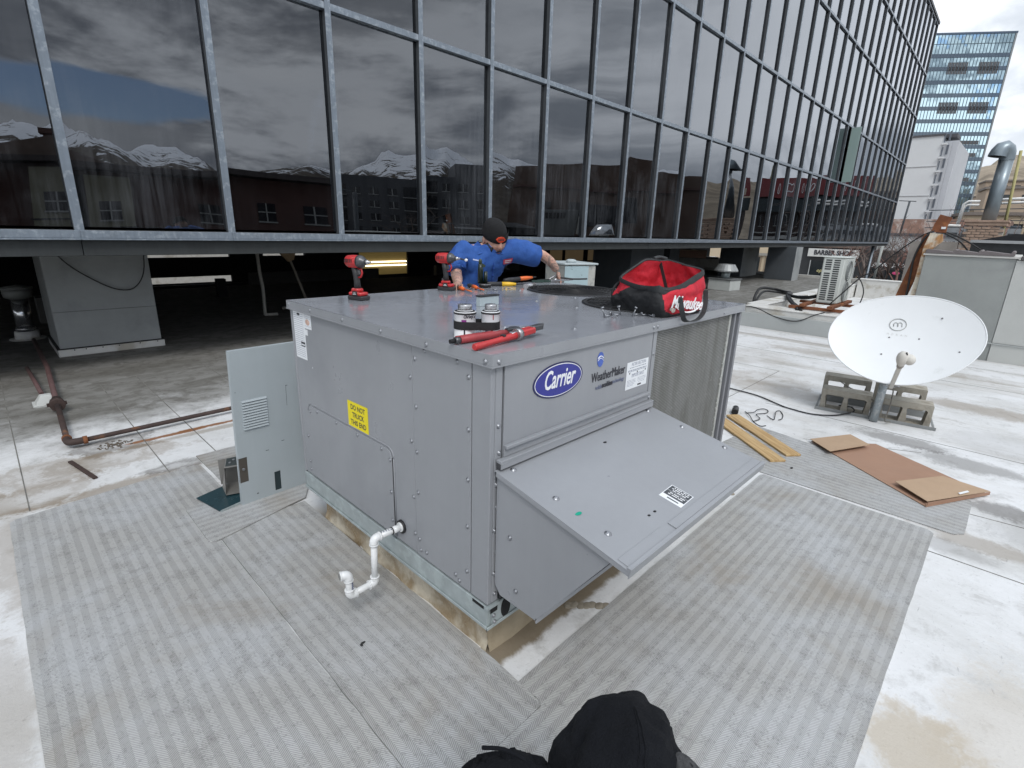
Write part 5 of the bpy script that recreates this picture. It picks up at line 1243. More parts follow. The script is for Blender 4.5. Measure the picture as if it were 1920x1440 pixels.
# beanie
hat = MB(); P = []; nu = 40
for i in range(13):
    t_ = i/12; zz_ = .030 + .098*math.sin(t_*PI/2); rr_ = math.cos(t_*PI/2)**.62
    for j in range(nu):
        a_ = 2*PI*j/nu; P.append(HS @ Vector((.0835*rr_*math.cos(a_), -.004 + .103*rr_*math.sin(a_) - .02*t_, zz_ - .010*math.sin(a_)*(1-t_) + .0015*math.sin(a_*20)*(1-t_))))
hat.add(P, [(i*nu+j, i*nu+(j+1) % nu, (i+1)*nu+(j+1) % nu, (i+1)*nu+j) for i in range(12) for j in range(nu)], 0, True)
M_KNIT = pm('black knit', (.006, .006, .007), .95, var=.2, vs=30, bump=.5, bs=160)
hb = hat.build('beanie', M_KNIT, man)
g = MB(); P = []
for (z_, r_1) in ((.030, .0815), (.022, .0865), (.040, .0885), (.072, .0865), (.078, .083)):
    for j in range(nu): a_ = 2*PI*j/nu; P.append(HS @ Vector((r_1*math.cos(a_), -.004+(r_1+.0195)*math.sin(a_), z_-.010*math.sin(a_))))
g.add(P, [(i*nu+j, i*nu+(j+1) % nu, (i+1)*nu+(j+1) % nu, (i+1)*nu+j) for i in range(4) for j in range(nu)], 0, True); g.build('cuff', M_KNIT, hb)
g = MB(); MQ = HS @ Matrix(((1, 0, 0, 0.004), (0, 0, 1, .1035), (0, 1, 0, .044), (0, 0, 0, 1)))
g.prism([(-.034, 0), (-.026, .010), (-.020, .016), (0, .020), (.020, .016), (.026, .010), (.034, 0), (.026, -.010), (.018, -.016), (0, -.020), (-.018, -.016), (-.026, -.010)], -.008, .0035, M=MQ)
em = g.build('emblem', pm('red orange emblem', (.62, .06, .02), .7, var=.15, vs=60), hb)
g = MB()
for i in range(4): g.box(-.020+.011*i, -.0125+.011*i, -.0055, .0055, .0036, .0042, 0, MQ)
g.build('emblem_lettering', M_INK, em)
# shirt over torso and upper arms
M_SHIRT = pm('royal blue cotton', (.030, .105, .37), .85, var=.22, vs=9, bump=.6, bs=38, col2=(.014, .060, .26), c2=(.5, .7), c2s=9)
sj = [(1.66, 2.21, 1.0, (.17, .14)), (1.672, 2.09, 1.20, (.172, .15)), (1.700, 1.975, 1.38, (.20, .155)), (1.705, 1.925, 1.55, (.225, .16)), (1.705, 1.90, 1.665, (.12, .09)),
      (1.535, 1.975, 1.685, .102), (1.470, 1.985, 1.595, .090), (1.440, 1.955, 1.525, .082), (1.430, 1.935, 1.500, .080),
      (1.885, 1.805, 1.700, .105), (1.985, 1.735, 1.665, .108), (2.080, 1.686, 1.635, .102), (2.112, 1.670, 1.630, .100)]
shirt = skin('shirt', sj, [(0, 1), (1, 2), (2, 3), (3, 4), (3, 5), (5, 6), (6, 7), (7, 8), (3, 9), (9, 10), (10, 11), (11, 12)], M_SHIRT, man, 3)
off = ROOT_LOC(man)
for v in shirt.data.vertices:      # folds running from the shoulders and round the sleeves
    p = v.co+off; q = noise.fractal(Vector((p.x*7+p.z*4, p.y*7, p.z*9-p.x*5)), 1, 2.1, 4)
    v.co += v.normal*(q*.017 + .010*math.sin((p.x*.6+p.z)*44+q*5)*max(0, math.sin((p.z-1.25)*9)))
# collar, placket, pocket patches
def surf(px_, pz_):      # front point of the shirt at body-frame coordinates
    return Vector((1.62, 1.88, 0)) + e_*px_ + Vector((0, 0, pz_))
def hit(px_, pz_):
    o_ = surf(px_, pz_) + n_*1.2; 
    r = SBVH.ray_cast(o_-off, -n_)
    return (r[0]+off, r[1]) if r[0] is not None else (surf(px_, pz_)+n_*.05, n_)
from mathutils.bvhtree import BVHTree
SBVH = BVHTree.FromPolygons([v.co.copy() for v in shirt.data.vertices], [tuple(p.vertices) for p in shirt.data.polygons])
def surf_patch(c, w, h, mt, nm_, rot=0, lift=.003, par=shirt, k=4):
    g_ = MB(); P = []
    for i in range(k+1):
        for j in range(k+1):
            u, v = (i/k-.5)*w, (j/k-.5)*h; uu = u*math.cos(rot)-v*math.sin(rot); vv_ = u*math.sin(rot)+v*math.cos(rot)
            p, nn2 = hit(c[0]+uu, c[1]+vv_); P.append(p+nn2*lift)
    g_.add(P, [(i*(k+1)+j, (i+1)*(k+1)+j, (i+1)*(k+1)+j+1, i*(k+1)+j+1) for i in range(k) for j in range(k)], 0, True); return g_.build(nm_, mt, par)
M_SH2 = pm('royal blue seam', (.010, .052, .27), .85, var=.1)
surf_patch((.235, 1.595), .085, .040, pm('pink red patch', (.55, .06, .10), .8, var=.1), 'name_patch', .15, .006)
for q in (.006, -.006): surf_patch((.235, 1.595+q*1.2), .062, .006, M_WHT, 'patch_lettering', .15, .0085, k=2)
surf_patch((-.035, 1.600), .060, .010, pm('pale stitch', (.45, .5, .7), .8), 'stitched_name', -.18, .005)
surf_patch((.105, 1.47), .010, .22, M_SH2, 'placket', .02, .004, k=8)
surf_patch((.235, 1.545), .018, .040, M_BLK, 'pen', .15, .008, k=2)
for i in range(3):
    p, nn2 = hit(.105, 1.54-.06*i); g = MB(); g.ell(p+nn2*.006, (.006, .006, .006)); g.build('button', M_WHT if i == 9 else M_SH2, shirt)
# collar leaves
g = MB()
nb = Vector((1.705, 1.865, 1.705))
for sg in (-1, 1):
    A = nb+e_*sg*.085+Vector((0, 0, .040))-n_*.01; Bq = nb+e_*sg*.030+n_*.085+Vector((0, 0, -.035)); Cq = nb+e_*sg*.105+n_*.085+Vector((0, 0, -.060)); Dq = nb+e_*sg*.125+n_*.02+Vector((0, 0, .005)); Eq = nb+e_*sg*.05-n_*.07+Vector((0, 0, .045)); Fq = nb+e_*sg*.075-n_*.09+Vector((0, 0, .005))
    g.add([A, Bq, Cq, Dq, Eq, Fq], [(0, 1, 2, 3), (0, 3, 5, 4)], 0, True)
g.build('collar', M_SHIRT, shirt)
g = MB(); g.tube([nb+n_*.055+e_*-.035+Vector((0, 0, .02)), nb+n_*.078+Vector((0, 0, -.028)), nb+n_*.055+e_*.035+Vector((0, 0, .02))], [.02, .022, .02], 8); g.build('undershirt', M_BLK, shirt)
# sleeve hems
for c_, ax, r__ in (((2.112, 1.670, 1.638), (.87, -.42, -.10), .080), ((1.424, 1.925, 1.488), (-.3, -.6, -.7), .074)):
    a_ = Vector(ax).normalized(); u_ = a_.orthogonal().normalized(); v_ = a_.cross(u_)
    continue
    g = MB(); g.tube([Vector(c_)+(u_*math.cos(q*PI/10)+v_*math.sin(q*PI/10))*r__ for q in range(20)], .007, 6, closed=True); g.build('sleeve_hem', M_SHIRT, shirt)
tj = [(1.66, 2.21, .96, (.175, .145)), (1.66, 2.215, 1.05, (.165, .14)), (1.57, 2.245, .86, .125), (1.53, 2.175, .50, .095), (1.53, 2.275, .12, .078), (1.76, 2.195, .86, .125), (1.80, 2.125, .50, .095), (1.81, 2.24, .12, .078)]
skin('trousers', tj, [(0, 1), (0, 2), (2, 3), (3, 4), (0, 5), (5, 6), (6, 7)], pm('dark work trousers', (.03, .035, .05), .9, var=.2, bump=.3), man, 2)
for (x_, y_) in ((1.53, 2.24), (1.81, 2.20)):
    g = MB(); g.ell((x_-.03, y_-.08, .055), (.055, .15, .055)); g.box(x_-.08, x_+.03, y_-.22, y_+.07, .0, .03); g.build('boot', pm('brown work boot', (.08, .05, .03), .7), man)

# ---- hooded person kneeling at the bottom edge of the view
hp = thing('person', 'person in a black hooded jacket kneeling at the bottom edge, hood up, seen from behind', 'person', (-.62, -1.02, 0))
M_HOOD = pm('black sweatshirt cloth', (.0055, .0065, .0095), .9, var=.3, vs=5, bump=.8, bs=170, spec=.25)
kj = [(-.66, -1.10, .30, (.16, .14)), (-.65, -1.07, .50, (.15, .13)), (-.63, -1.02, .68, (.17, .13)), (-.59, -.965, .80, .06), (-.545, -.93, .90, .085),
      (-.74, -.86, .80, .07), (-.86, -.78, .50, .05), (-.74, -.66, .36, .038), (-.60, -.60, .30, .03),
      (-.44, -1.14, .70, .07), (-.34, -1.14, .50, .05), (-.28, -1.0, .36, .038), (-.30, -.86, .30, .03),
      (-.74, -1.06, .24, .09), (-.66, -.78, .075, .07), (-.88, -1.1, .06, .05), (-.97, -1.2, .05, .04),
      (-.58, -1.16, .24, .09), (-.44, -.94, .075, .07), (-.66, -1.26, .06, .05), (-.76, -1.38, .05, .04)]
pb = skin('body', kj, [(0, 1), (1, 2), (2, 3), (3, 4), (2, 5), (5, 6), (6, 7), (7, 8), (2, 9), (9, 10), (10, 11), (11, 12), (0, 13), (13, 14), (14, 15), (15, 16), (0, 17), (17, 18), (18, 19), (19, 20)], skin_mat('skin plain'), hp, 2)
g = MB()
for c_, r_1 in (((-.66, -1.10, .32), (.20, .17, .14)), ((-.65, -1.08, .50), (.20, .17, .20)), ((-.62, -1.00, .70), (.22, .17, .16)), ((-.60, -.97, .80), (.14, .13, .09)), ((-.735, -.845, .835), (.115, .125, .115)), ((-.47, -1.11, .78), (.11, .12, .11)), ((-.56, -.935, .83), (.13, .13, .08))): g.ell(c_, r_1, 14)
g.tube([(-.735, -.845, .84), (-.85, -.80, .66), (-.87, -.75, .50), (-.75, -.66, .37), (-.64, -.615, .32)], [.105, .09, .08, .062, .05], 14)
g.tube([(-.46, -1.13, .76), (-.36, -1.15, .60), (-.32, -1.14, .50), (-.275, -1.0, .37), (-.29, -.90, .32)], [.10, .088, .08, .062, .05], 14)
blobs('jacket', g, M_HOOD, hp, .013, 5, .017, 9)
skin('trousers', [(-.66, -1.12, .28, (.19, .16)), (-.74, -1.06, .22, .12), (-.66, -.78, .085, .085), (-.88, -1.1, .07, .065), (-.94, -1.17, .06, .055), (-.58, -1.16, .22, .12), (-.44, -.94, .085, .085), (-.66, -1.26, .07, .065), (-.73, -1.35, .06, .055)],
     [(0, 1), (1, 2), (2, 3), (3, 4), (0, 5), (5, 6), (6, 7), (7, 8)], pm('black trousers', (.012, .012, .014), .9), hp, 2)
# hood: a draped dome with an opening towards the ground ahead, facing away from the viewer
HCn = Vector((-.550, -.930, .890)); a0 = Vector((.70, -.71, 0)); f0 = Vector((.66, .65, -.35)).normalized(); u0 = a0.cross(f0)
HH = Matrix(((a0.x, f0.x, u0.x, HCn.x), (a0.y, f0.y, u0.y, HCn.y), (a0.z, f0.z, u0.z, HCn.z), (0, 0, 0, 1)))
def hoodp(th, ph, out=0.):
    x_, y_, z_ = math.sin(th)*math.cos(ph), math.sin(th)*math.sin(ph), math.cos(th)
    p = Vector((x_*(.112+out), y_*(.138+out), z_*(.122+out)))
    if y_ > .35: p.y *= 1.05; p.x *= 1-.16*(y_-.35)
    if z_ < 0: p.x *= 1+.10*(-z_); p.y *= 1+.05*(-z_)
    if z_ > 0: p.z *= 1-.10*abs(x_)
    q = noise.fractal(Vector((x_*2.2+4, y_*2.2, z_*3)), 1, 2, 4)*.014 + .006*math.sin(ph*3+z_*7) - .009*abs(math.sin(ph*2.5+z_*3+1))**6
    q += .006*math.sin(z_*16+x_*5+3*noise.noise(Vector((x_*2, y_*2, 9))))*max(0, .5-z_)
    p.x += .028*max(z_, -.2) - (.020*max(0, -x_)*max(0, .6-z_)); p += p.normalized()*q*(1-abs(z_)**6)
    return HH @ p
g = MB(); P = []; nu, nv = 72, 40
for i in range(nv+1):
    for j in range(nu): P.append(hoodp(PI*.90*i/nv, 2*PI*j/nu))
g.add(P, [(i*nu+j, i*nu+(j+1) % nu, (i+1)*nu+(j+1) % nu, (i+1)*nu+j) for i in range(nv) for j in range(nu)], 0, True)
hd = g.build('hood', M_HOOD, hp)
g = MB(); g.ell((-.512, -1.035, .905), (.035, .050, .075)); blobs('fleece_lining', g, pm('grey fleece', (.075, .075, .078), .95, var=.5, vs=60, bump=1., bs=160), hp, .008, 2, .006, 60)
g = MB(); g.tube([hoodp(.16+.062*a, -PI/2+.10, .0006) for a in range(36)], .0016, 5); g.tube([hoodp(.16+.062*a, -PI/2-.02, .0006) for a in range(36)], .0012, 5); g.build('hood_seam', M_HOOD, hd); g = MB(); 0 and g.tube([HH @ Vector((.003, .139*math.sin(a/20*PI*1.4-.2), .121*math.cos(a/20*PI*1.4-.2))) for a in range(20)], .0022, 5); 
g = MB(); g.tube(spline([(-.695, -.835, .955), (-.715, -.80, .965), (-.735, -.765, .955)], 4), .0035, 6); g.build('drawstring', M_HOOD, hd)
# ================================================================ ROOF OBJECTS
# ---- satellite dish on its block-weighted mount
M_DISH = pm('dish white enamel', (.80, .82, .83), .45, var=.03, vs=2, spec=.4, col2=(.70, .72, .72), c2=(.62, .74), c2s=3)
M_DISHG = pm('dish grey print', (.42, .43, .42), .7, var=.15, vs=30)
M_MAST = pm('galvanised mast', (.34, .38, .40), .45, .35, var=.2, vs=14, col2=(.48, .50, .50), c2=(.5, .6), c2s=18)
M_ARM = pm('off white lnb arm', (.62, .60, .55), .5, var=.1, vs=12)
dish = thing('satellite_dish', 'large white oval satellite dish on a galvanised mast held down by concrete blocks', 'satellite dish', (5.15, -.46, 0))
mj = Vector((.115, -.985, .100)).normalized(); fc = Vector((-.80, -.20, .56)); fc = (fc-mj*fc.dot(mj)).normalized(); upd = fc.cross(mj)
if upd.z < 0: upd = -upd
DC = Vector((5.215, -.515, .905)); DM = Matrix(((mj.x, upd.x, fc.x, DC.x), (mj.y, upd.y, fc.y, DC.y), (mj.z, upd.z, fc.z, DC.z), (0, 0, 0, 1)))
def dpt(r, a, back=0.):
    ca, sa = math.cos(a), math.sin(a)
    rx = .635; ry = .520 if sa < 0 else .465
    ex = .94
    x_ = r*rx*math.copysign(abs(ca)**ex, ca); y_ = r*ry*math.copysign(abs(sa)**ex, sa)
    x_ *= 1-.20*(max(0, -y_)/.52)**1.6
    return Vector((x_, y_ + .03*(x_/.64)*0, .105*(r*r) - .085 - back))
g = MB(); nr, na = 12, 72; P = []
for sgn in (0, 1):
    for i in range(nr+1):
        for j in range(na): P.append(DM @ dpt(i/nr, 2*PI*j/na, .004*sgn))
k0 = (nr+1)*na
F = [(i*na+j, i*na+(j+1) % na, (i+1)*na+(j+1) % na, (i+1)*na+j) for i in range(nr) for j in range(na)]
g.add(P[:k0], F, 0, True); g.add(P[k0:], [f[::-1] for f in F], 0, True)
g.build('reflector', M_DISH, dish)
g = MB(); g.tube([DM @ (dpt(1, 2*PI*j/na)+Vector((0, 0, -.003))) for j in range(na)], .0065, 6, closed=True); g.build('rim', M_DISH, dish)
def on_dish(px_, py_, lift=.002):
    r2 = (px_/.64)**2+(py_/.447)**2; return DM @ Vector((px_, py_, .105*r2-.085+lift))
g = MB()
for q in ((-.105, .035), (.140, .028), (-.150, -.165), (.455, -.120), (.30, .24)): 
    g.ell(on_dish(*q), (.0085, .0085, .003), 8, 0, DM.to_3x3().to_4x4())
g.build('bolt_head', pm('bolt grey', (.16, .16, .165), .5, .4), dish)
ml = Vector((-.045, .175))
g = MB(); g.tube([on_dish(ml.x+.070*math.cos(q*PI/18), ml.y+.062*math.sin(q*PI/18)) for q in range(36)], .0042, 5, closed=True)
for sx in (-.018, .018): g.tube([on_dish(ml.x+sx-.017, ml.y-.020), on_dish(ml.x+sx-.017, ml.y+.010), on_dish(ml.x+sx-.008, ml.y+.022), on_dish(ml.x+sx+.006, ml.y+.022), on_dish(ml.x+sx+.016, ml.y+.010), on_dish(ml.x+sx+.016, ml.y-.022)], .0038, 5)
g.build('logo_ring', M_DISHG, dish)
cM = Matrix.Translation(on_dish(ml.x, ml.y-.105, .002)) @ DM.to_3x3().to_4x4()
for i, ch_ in enumerate('MORAN'):
    q = on_dish(ml.x-.076+.038*i, ml.y-.100-.004*i, .0015); text(ch_, 'dish_lettering', .030, Matrix.Translation(q) @ DM.to_3x3().to_4x4(), pm('faded print', (.60, .60, .58), .7), dish, xs=.9, ext=.0004)
# arm with lnb
A0 = Vector((4.985, -.555, .440)); A1 = Vector((4.50, -.640, .765))
g = MB(); g.bar(A0, A1, .034, .046); g.build('arm', M_ARM, dish, .004)
g = MB(); dd_ = (A1-A0).normalized()
g.lathe([(.020, -.03), (.030, -.01), (.044, .02), (.050, .05), (.046, .085), (.028, .108), (0, .115)], Matrix.Translation(A1+Vector((0, -.0, .012))) @ Vector((-.05, -.10, 1)).to_track_quat('Z', 'Y').to_matrix().to_4x4(), 18); g.ell(A1+Vector((.012, -.055, .055)), (.045, .045, .050)); g.build('lnb_head', M_ARM, dish)
g = MB(); g.bar(A1+Vector((-.035, -.035, .10)), A1+Vector((-.035, -.025, .125)), .006, .010); g.build('lnb_slot', M_BLK, dish)
g = MB(); g.cyl(A1-dd_*.035, A1+dd_*.01, .028, 10); g.build('clamp', pm('dirty clamp', (.30, .28, .25), .6, .2, var=.2), dish)
for sx in (-1, 1):
    g = MB(); g.tube(spline([A0+mj*sx*.02+Vector((.02, 0, -.01)), A0+mj*sx*.045+Vector((0, 0, .012)), A0+mj*sx*.065+Vector((.02, 0, .0))], 4), .006, 6); g.build('bracket_hook', M_STEEL, dish)
g = MB(); g.cyl((5.150, -.458, .004), (5.205, -.475, .62), .0375, 20); mst = g.build('mast', M_MAST, dish)
g = MB(); g.bar((5.20, -.475, .58), (5.30, -.50, .80), .12, .05); g.bar((5.29, -.62, .78), (5.29, -.38, .80), .05, .05); g.box(5.21, 5.25, -.56, -.42, .55, .72); g.build('rear_bracket', M_GALV, dish, .003)
g = MB(); g.tube(spline([(4.99, -.56, .43), (5.05, -.575, .38), (5.08, -.575, .20), (5.10, -.56, .05), (5.2, -.60, .02)], 5), .006, 6); g.build('lead', pm('grey lead', (.16, .15, .13), .7), dish)
# tray frame
bu = Vector((.170, -.985, 0)).normalized(); bv = Vector((.985, .170, 0)); B0 = Vector((5.165, .085, 0))
Mtr = Matrix(((bu.x, bv.x, 0, B0.x), (bu.y, bv.y, 0, B0.y), (0, 0, 1, 0), (0, 0, 0, 1)))
g = MB()
for (a, b, c, d_) in ((-.02, 1.06, -.045, -.040), (-.02, 1.06, -.045, .0), (-.02, .0, -.04, .62), (1.04, 1.06, -.04, .62), (-.02, 1.06, .58, .62), (.50, .54, 0, .58)):
    g.box(a, b, c, d_, .0, .035 if d_-c < .01 else .004, 0, Mtr)
g.box(.0, 1.0, .39, .60, .004, .068, 0, Mtr); g.build('tray_frame', pm('dull frame steel', (.25, .26, .26), .5, .3, var=.2), dish, .001)
for q in (.36, .62): g = MB(); g.cyl(Mtr @ Vector((q, -.03, .004)), Mtr @ Vector((q, -.03, .016)), .012, 6); g.build('frame_bolt', M_STEEL, dish)
# concrete blocks: two cores each, lying on their sides
M_BLOCK = pm('concrete block', (.36, .335, .285), .95, var=.2, vs=9, bump=.6, bs=70, col2=(.27, .245, .20), c2=(.48, .64), c2s=5)
def block_mesh(Lx=.465, D=.20, Hh=.235):
    t_, e2, wb = .034, .040, .036
    g_ = MB(); g_.box(0, Lx, 0, D, Hh-t_, Hh); g_.box(0, Lx, 0, D, 0, .0175)
    g_ = MB()
    outer = [(0, 0), (Lx, 0), (Lx, Hh), (0, Hh)]
    cu = bpy.data.curves.new('c', 'CURVE'); cu.dimensions = '2D'; cu.fill_mode = 'BOTH'
    def poly(pts):
        s_ = cu.splines.new('POLY'); s_.points.add(len(pts)-1)
        for i, p in enumerate(pts): s_.points[i].co = (p[0], p[1], 0, 1)
        s_.use_cyclic_u = True
    poly([(.006, 0), (Lx-.006, 0), (Lx, .006), (Lx, Hh-.008), (Lx-.008, Hh), (.008, Hh), (0, Hh-.008), (0, .006)])
    cw = (Lx-2*e2-wb)/2
    for x0 in (e2, e2+cw+wb):
        r_1 = .022; x1 = x0+cw; z0, z1 = .010, Hh-.060
        pts = []
        for cx, cz, a0 in ((x1-r_1, z1-r_1, 0), (x0+r_1, z1-r_1, 90), (x0+r_1, z0+.006, 180), (x1-r_1, z0+.006, 270)):
            rr = r_1 if a0 < 180 else .006
            for i in range(5): a_ = R_(a0+90*i/4); pts.append((cx+(rr*math.cos(a_)), cz+rr*math.sin(a_)))
        poly(pts)
    cu.extrude = D/2
    me = bake(bpy.data.objects.new('tmp', cu)); bpy.data.curves.remove(cu)
    for v in me.vertices: x_, z_, y_ = v.co.x, v.co.y, v.co.z+D/2; v.co = (x_, y_, z_)
    me.materials.clear(); me.materials.append(M_BLOCK); return me
bme = block_mesh()
BL = [((.02, .0), 0, 'front left concrete block under the dish, by the cable loop'), ((.545, .015), 0, 'front right concrete block under the dish, right of the mast'),
      ((.0, .40), .02, 'rear left concrete block under the dish'), ((.50, .41), -.02, 'rear right concrete block under the dish, at the far right of the mount')]
for (q, rz_, lb) in BL:
    o = bpy.data.objects.new('concrete_block', bme); COL.objects.link(o); p = Mtr @ Vector((q[0], q[1], .005))
    p.z += .065 if q[1] > .1 else 0; o.location = p; o.rotation_euler = (0, 0, math.atan2(bu.y, bu.x)+rz_); o.scale = (1, 1, 1.0 if q[1] < .1 else 1.0)
    tag(o, lb, 'concrete block', 'concrete blocks weighting the dish mount')
# cable to the dish
def cable(pts, r, lb, mt=M_RUB, nm_='cable', n=6, cat='cable', grp=None):
    g_ = MB(); g_.tube(spline(pts, n), r, 7); return tag(g_.build(nm_, mt), lb, cat, grp)
cable([(5.3, 2.6, .012), (5.17, 1.6, .012), (5.122, 1.034, .012), (5.077, .707, .012), (4.91, .40, .012), (4.866, .284, .012), (4.85, .064, .012), (4.97, -.112, .014), (5.12, -.20, .02), (5.22, -.26, .04), (5.26, -.22, .07), (5.30, -.10, .05), (5.45, -.2, .02)], .0075, 'black cable running over the white roof to the dish mount')
cable([(5.62, .02, .26), (5.50, -.1, .235), (5.36, -.25, .225), (5.22, -.42, .20), (5.20, -.46, .16)], .006, 'grey lead sagging across the tops of the front blocks', pm('grey lead', (.16, .15, .13)))
# wire scraps, black offcut
cable([(4.365, .58, .012), (4.26, .495, .02), (4.127, .402, .008), (4.049, .31, .008), (4.10, .27, .008)], .0042, 'tangled scrap of thin black wire beside the boards', n=5, nm_='wire_scrap', cat='wire', grp='wire scraps')
cable([(4.33, .56, .010), (4.40, .50, .018), (4.508, .502, .022), (4.625, .469, .012), (4.60, .42, .008), (4.489, .405, .012), (4.36, .46, .015), (4.263, .386, .010), (4.12, .40, .014)], .0042, 'looped scrap of thin black wire on the white roof', n=5, nm_='wire_scrap', cat='wire', grp='wire scraps')
cable([(4.42, .37, .010), (4.339, .278, .010), (4.45, .30, .02), (4.60, .34, .02), (4.703, .332, .008), (4.58, .26, .008), (4.444, .228, .008), (4.38, .24, .008)], .0042, 'curled end of thin black wire nearest the cardboard', n=5, nm_='wire_scrap', cat='wire', grp='wire scraps')
g = MB(); g.cyl((4.33, .67, .034), (4.19, .625, .034), .034, 18); t_ = thing('pipe_offcut', 'short black pipe offcut lying at the end of the boards', 'pipe', (4.25, .65, 0)); g.build('tube', pm('black plastic pipe', (.03, .03, .03), .4), t_)
g = MB(); g.cyl((4.189, .6247, .034), (4.186, .6238, .034), .027, 16); g.build('bore', M_BLK, t_)
# ---- boards
def wood_mat():
    mt = bpy.data.materials.new('spruce board'); mt.use_nodes = True; n = NT(mt.node_tree); b = n.n['Principled BSDF']
    oc = n.new('ShaderNodeTexCoord').outputs['Object']; oi = n.new('ShaderNodeObjectInfo').outputs['Random']
    p = n.vmath('ADD', oc, n.comb(0, n.math('MULTIPLY', oi, 9), 0))
    gr = n.noise(n.scale(p, (1.6, 34, 34)), 1., 5, .6, 1.2); kn = n.noise(n.scale(p, (2.2, 9, 9)), 1., 4, .6, .8)
    c = n.mix(n.rng(gr, .32, .68), (.56, .40, .205), (.40, .25, .105)); c = n.mix(n.math('MULTIPLY', n.rng(kn, .58, .70), .6), c, (.22, .14, .07))
    c = n.mix(n.math('MULTIPLY', n.rng(n.noise(oc, 60, 3, .6), .60, .70), .5), c, (.14, .09, .05))
    n.put(b.inputs['Base Color'], c); b.inputs['Roughness'].default_value = .7; return mt
M_WOOD = wood_mat()
def board(a, b, w, lb, z=.0085):
    a = Vector(a); b = Vector(b); d_ = b-a; L = d_.length; g_ = MB(); g_.box(0, L, -w/2, w/2, 0, .019)
    o = g_.build('board', M_WOOD, None, .0015); o.location = (a.x, a.y, z); o.rotation_euler = (0, 0, math.atan2(d_.y, d_.x)); tag(o, lb, 'board', 'boards lying on the pad'); return o
board((4.12, .62), (3.490, -.172), .14, 'longer yellow board nearer the dish, lying on the ribbed pad')
board((3.90, .66), (3.262, -.118), .14, 'weathered yellow board nearer the air conditioner, with a knot')
g = MB(); g.ell((3.22, -.24, .012), (.018, .010, .006)); tag(g.build('debris', M_RUB), 'tiny black scrap lying on the pad beyond the boards', 'debris')
# ---- cardboard
M_CARD = pm('brown cardboard', (.335, .20, .135), .85, var=.07, vs=4, bump=.1, bs=40)
M_CARD2 = pm('light brown cardboard', (.42, .295, .195), .85, var=.07, vs=5, bump=.1, bs=40)
cbx = thing('cardboard', 'flattened brown cardboard carton with a folded flap at each end', 'cardboard', (3.9, -.6, 0))
def sheet4(pts, th, mt, nm_, par):
    g_ = MB(); q = [Vector(p) for p in pts]; n__ = (q[1]-q[0]).cross(q[3]-q[0]).normalized()*th
    if n__.z < 0: n__ = -n__
    v = q+[p+n__ for p in q]
    g_.add(v, [(3, 2, 1, 0), (4, 5, 6, 7), (0, 1, 5, 4), (1, 2, 6, 5), (2, 3, 7, 6), (3, 0, 4, 7)]); o = g_.build(nm_, mt, par)
    bm = bmesh.new(); bm.from_mesh(o.data); bmesh.ops.recalc_face_normals(bm, faces=bm.faces); bm.to_mesh(o.data); bm.free(); return o
sheet4([(3.99, -.175, .010), (3.262, -1.128, .010), (3.86, -1.44, .012), (4.38, -.62, .012)], .004, M_CARD, 'base_sheet', cbx)
sheet4([(3.985, -.165, .030), (4.36, -.41, .050), (4.20, -.60, .050), (3.76, -.385, .045)], .004, M_CARD2, 'folded_flap', cbx)
sheet4([(3.49, -.90, .045), (3.83, -1.165, .045), (3.83, -1.42, .040), (3.30, -1.115, .040)][0:1]+[(3.30, -1.125, .038), (3.86, -1.44, .040), (3.90, -1.15, .046)], .004, M_CARD2, 'folded_flap', cbx)
g = MB(); g.tube([(3.272, -1.12, .013), (3.262, -1.128, .026), (3.270, -1.124, .040)], .003, 6); g.bar((3.29, -1.130, .024), (3.86, -1.442, .026), .003, .026); g.build('folded_edge', M_CARD, cbx)
sheet4([(3.62, -1.270, .0495), (3.60, -1.282, .0495), (3.70, -1.328, .0505), (3.72, -1.316, .0505)], .001, M_PAP, 'paper_tab', cbx)

# ---- rusty gas line on the left
M_RPIPE = pm('rusty brown pipe', (.055, .035, .030), .75, .1, var=.3, vs=8, bump=.4, bs=60, col2=(.15, .07, .035), c2=(.58, .72), c2s=7)
M_RED2 = pm('faded maroon pipe paint', (.10, .055, .052), .7, var=.25, vs=9, bump=.2, bs=50)
gp = thing('gas_pipe', 'rusty brown gas pipe bending along the roof at the left', 'pipe', (-.95, 4.05, 0))
g = MB(); g.tube([(-.83, 8.9, .09), (-.845, 6.9, .09), (-.915, 5.15, .085)], .025, 12); g.build('pipe_section', M_RED2, gp)
g = MB(); g.tube([(-.915, 5.15, .085), (-.953, 4.12, .06)], .023, 12); g.build('pipe_section', M_RPIPE, gp)
g = MB(); g.tube([(-.85, 4.03, .055), (.55, 4.10, .052), (1.9, 4.17, .05)], .0195, 12); g.build('pipe_section', M_RPIPE, gp)
g = MB(); g.tube(spline([(-.953, 4.14, .06), (-.954, 4.06, .058), (-.92, 4.03, .056), (-.84, 4.03, .055)], 4), .029, 12); g.build('elbow', M_RPIPE, gp)
g = MB(); g.cyl((-.912, 5.22, .086), (-.914, 5.12, .086), .062, 8); g.cyl((-.905, 5.35, .086), (-.912, 5.22, .086), .040, 12); g.bar((-.99, 5.17, .09), (-.84, 5.17, .09), .03, .03); g.build('union_joint', M_RPIPE, gp)
g = MB(); g.cyl((-.953, 4.16, .06), (-.953, 4.12, .06), .034, 12); g.build('collar', pm('bright rust', (.20, .075, .03), .8, var=.3), gp); g = MB(); g.cyl((-.86, 4.03, .055), (-.83, 4.03, .055), .033, 12); g.build('collar', MATS['bright rust'], gp)
g = MB(); g.tube([(-1.02, 7.0, .09), (-.99, 5.65, .09)], .020, 10); g.build('pipe_section', M_RED2, gp)
g = MB(); g.prism([(-.11, -.10), (.11, -.10), (.11, .10), (-.11, .10)], 0, .02, M=Matrix.Translation((-.97, 5.56, 0))); 
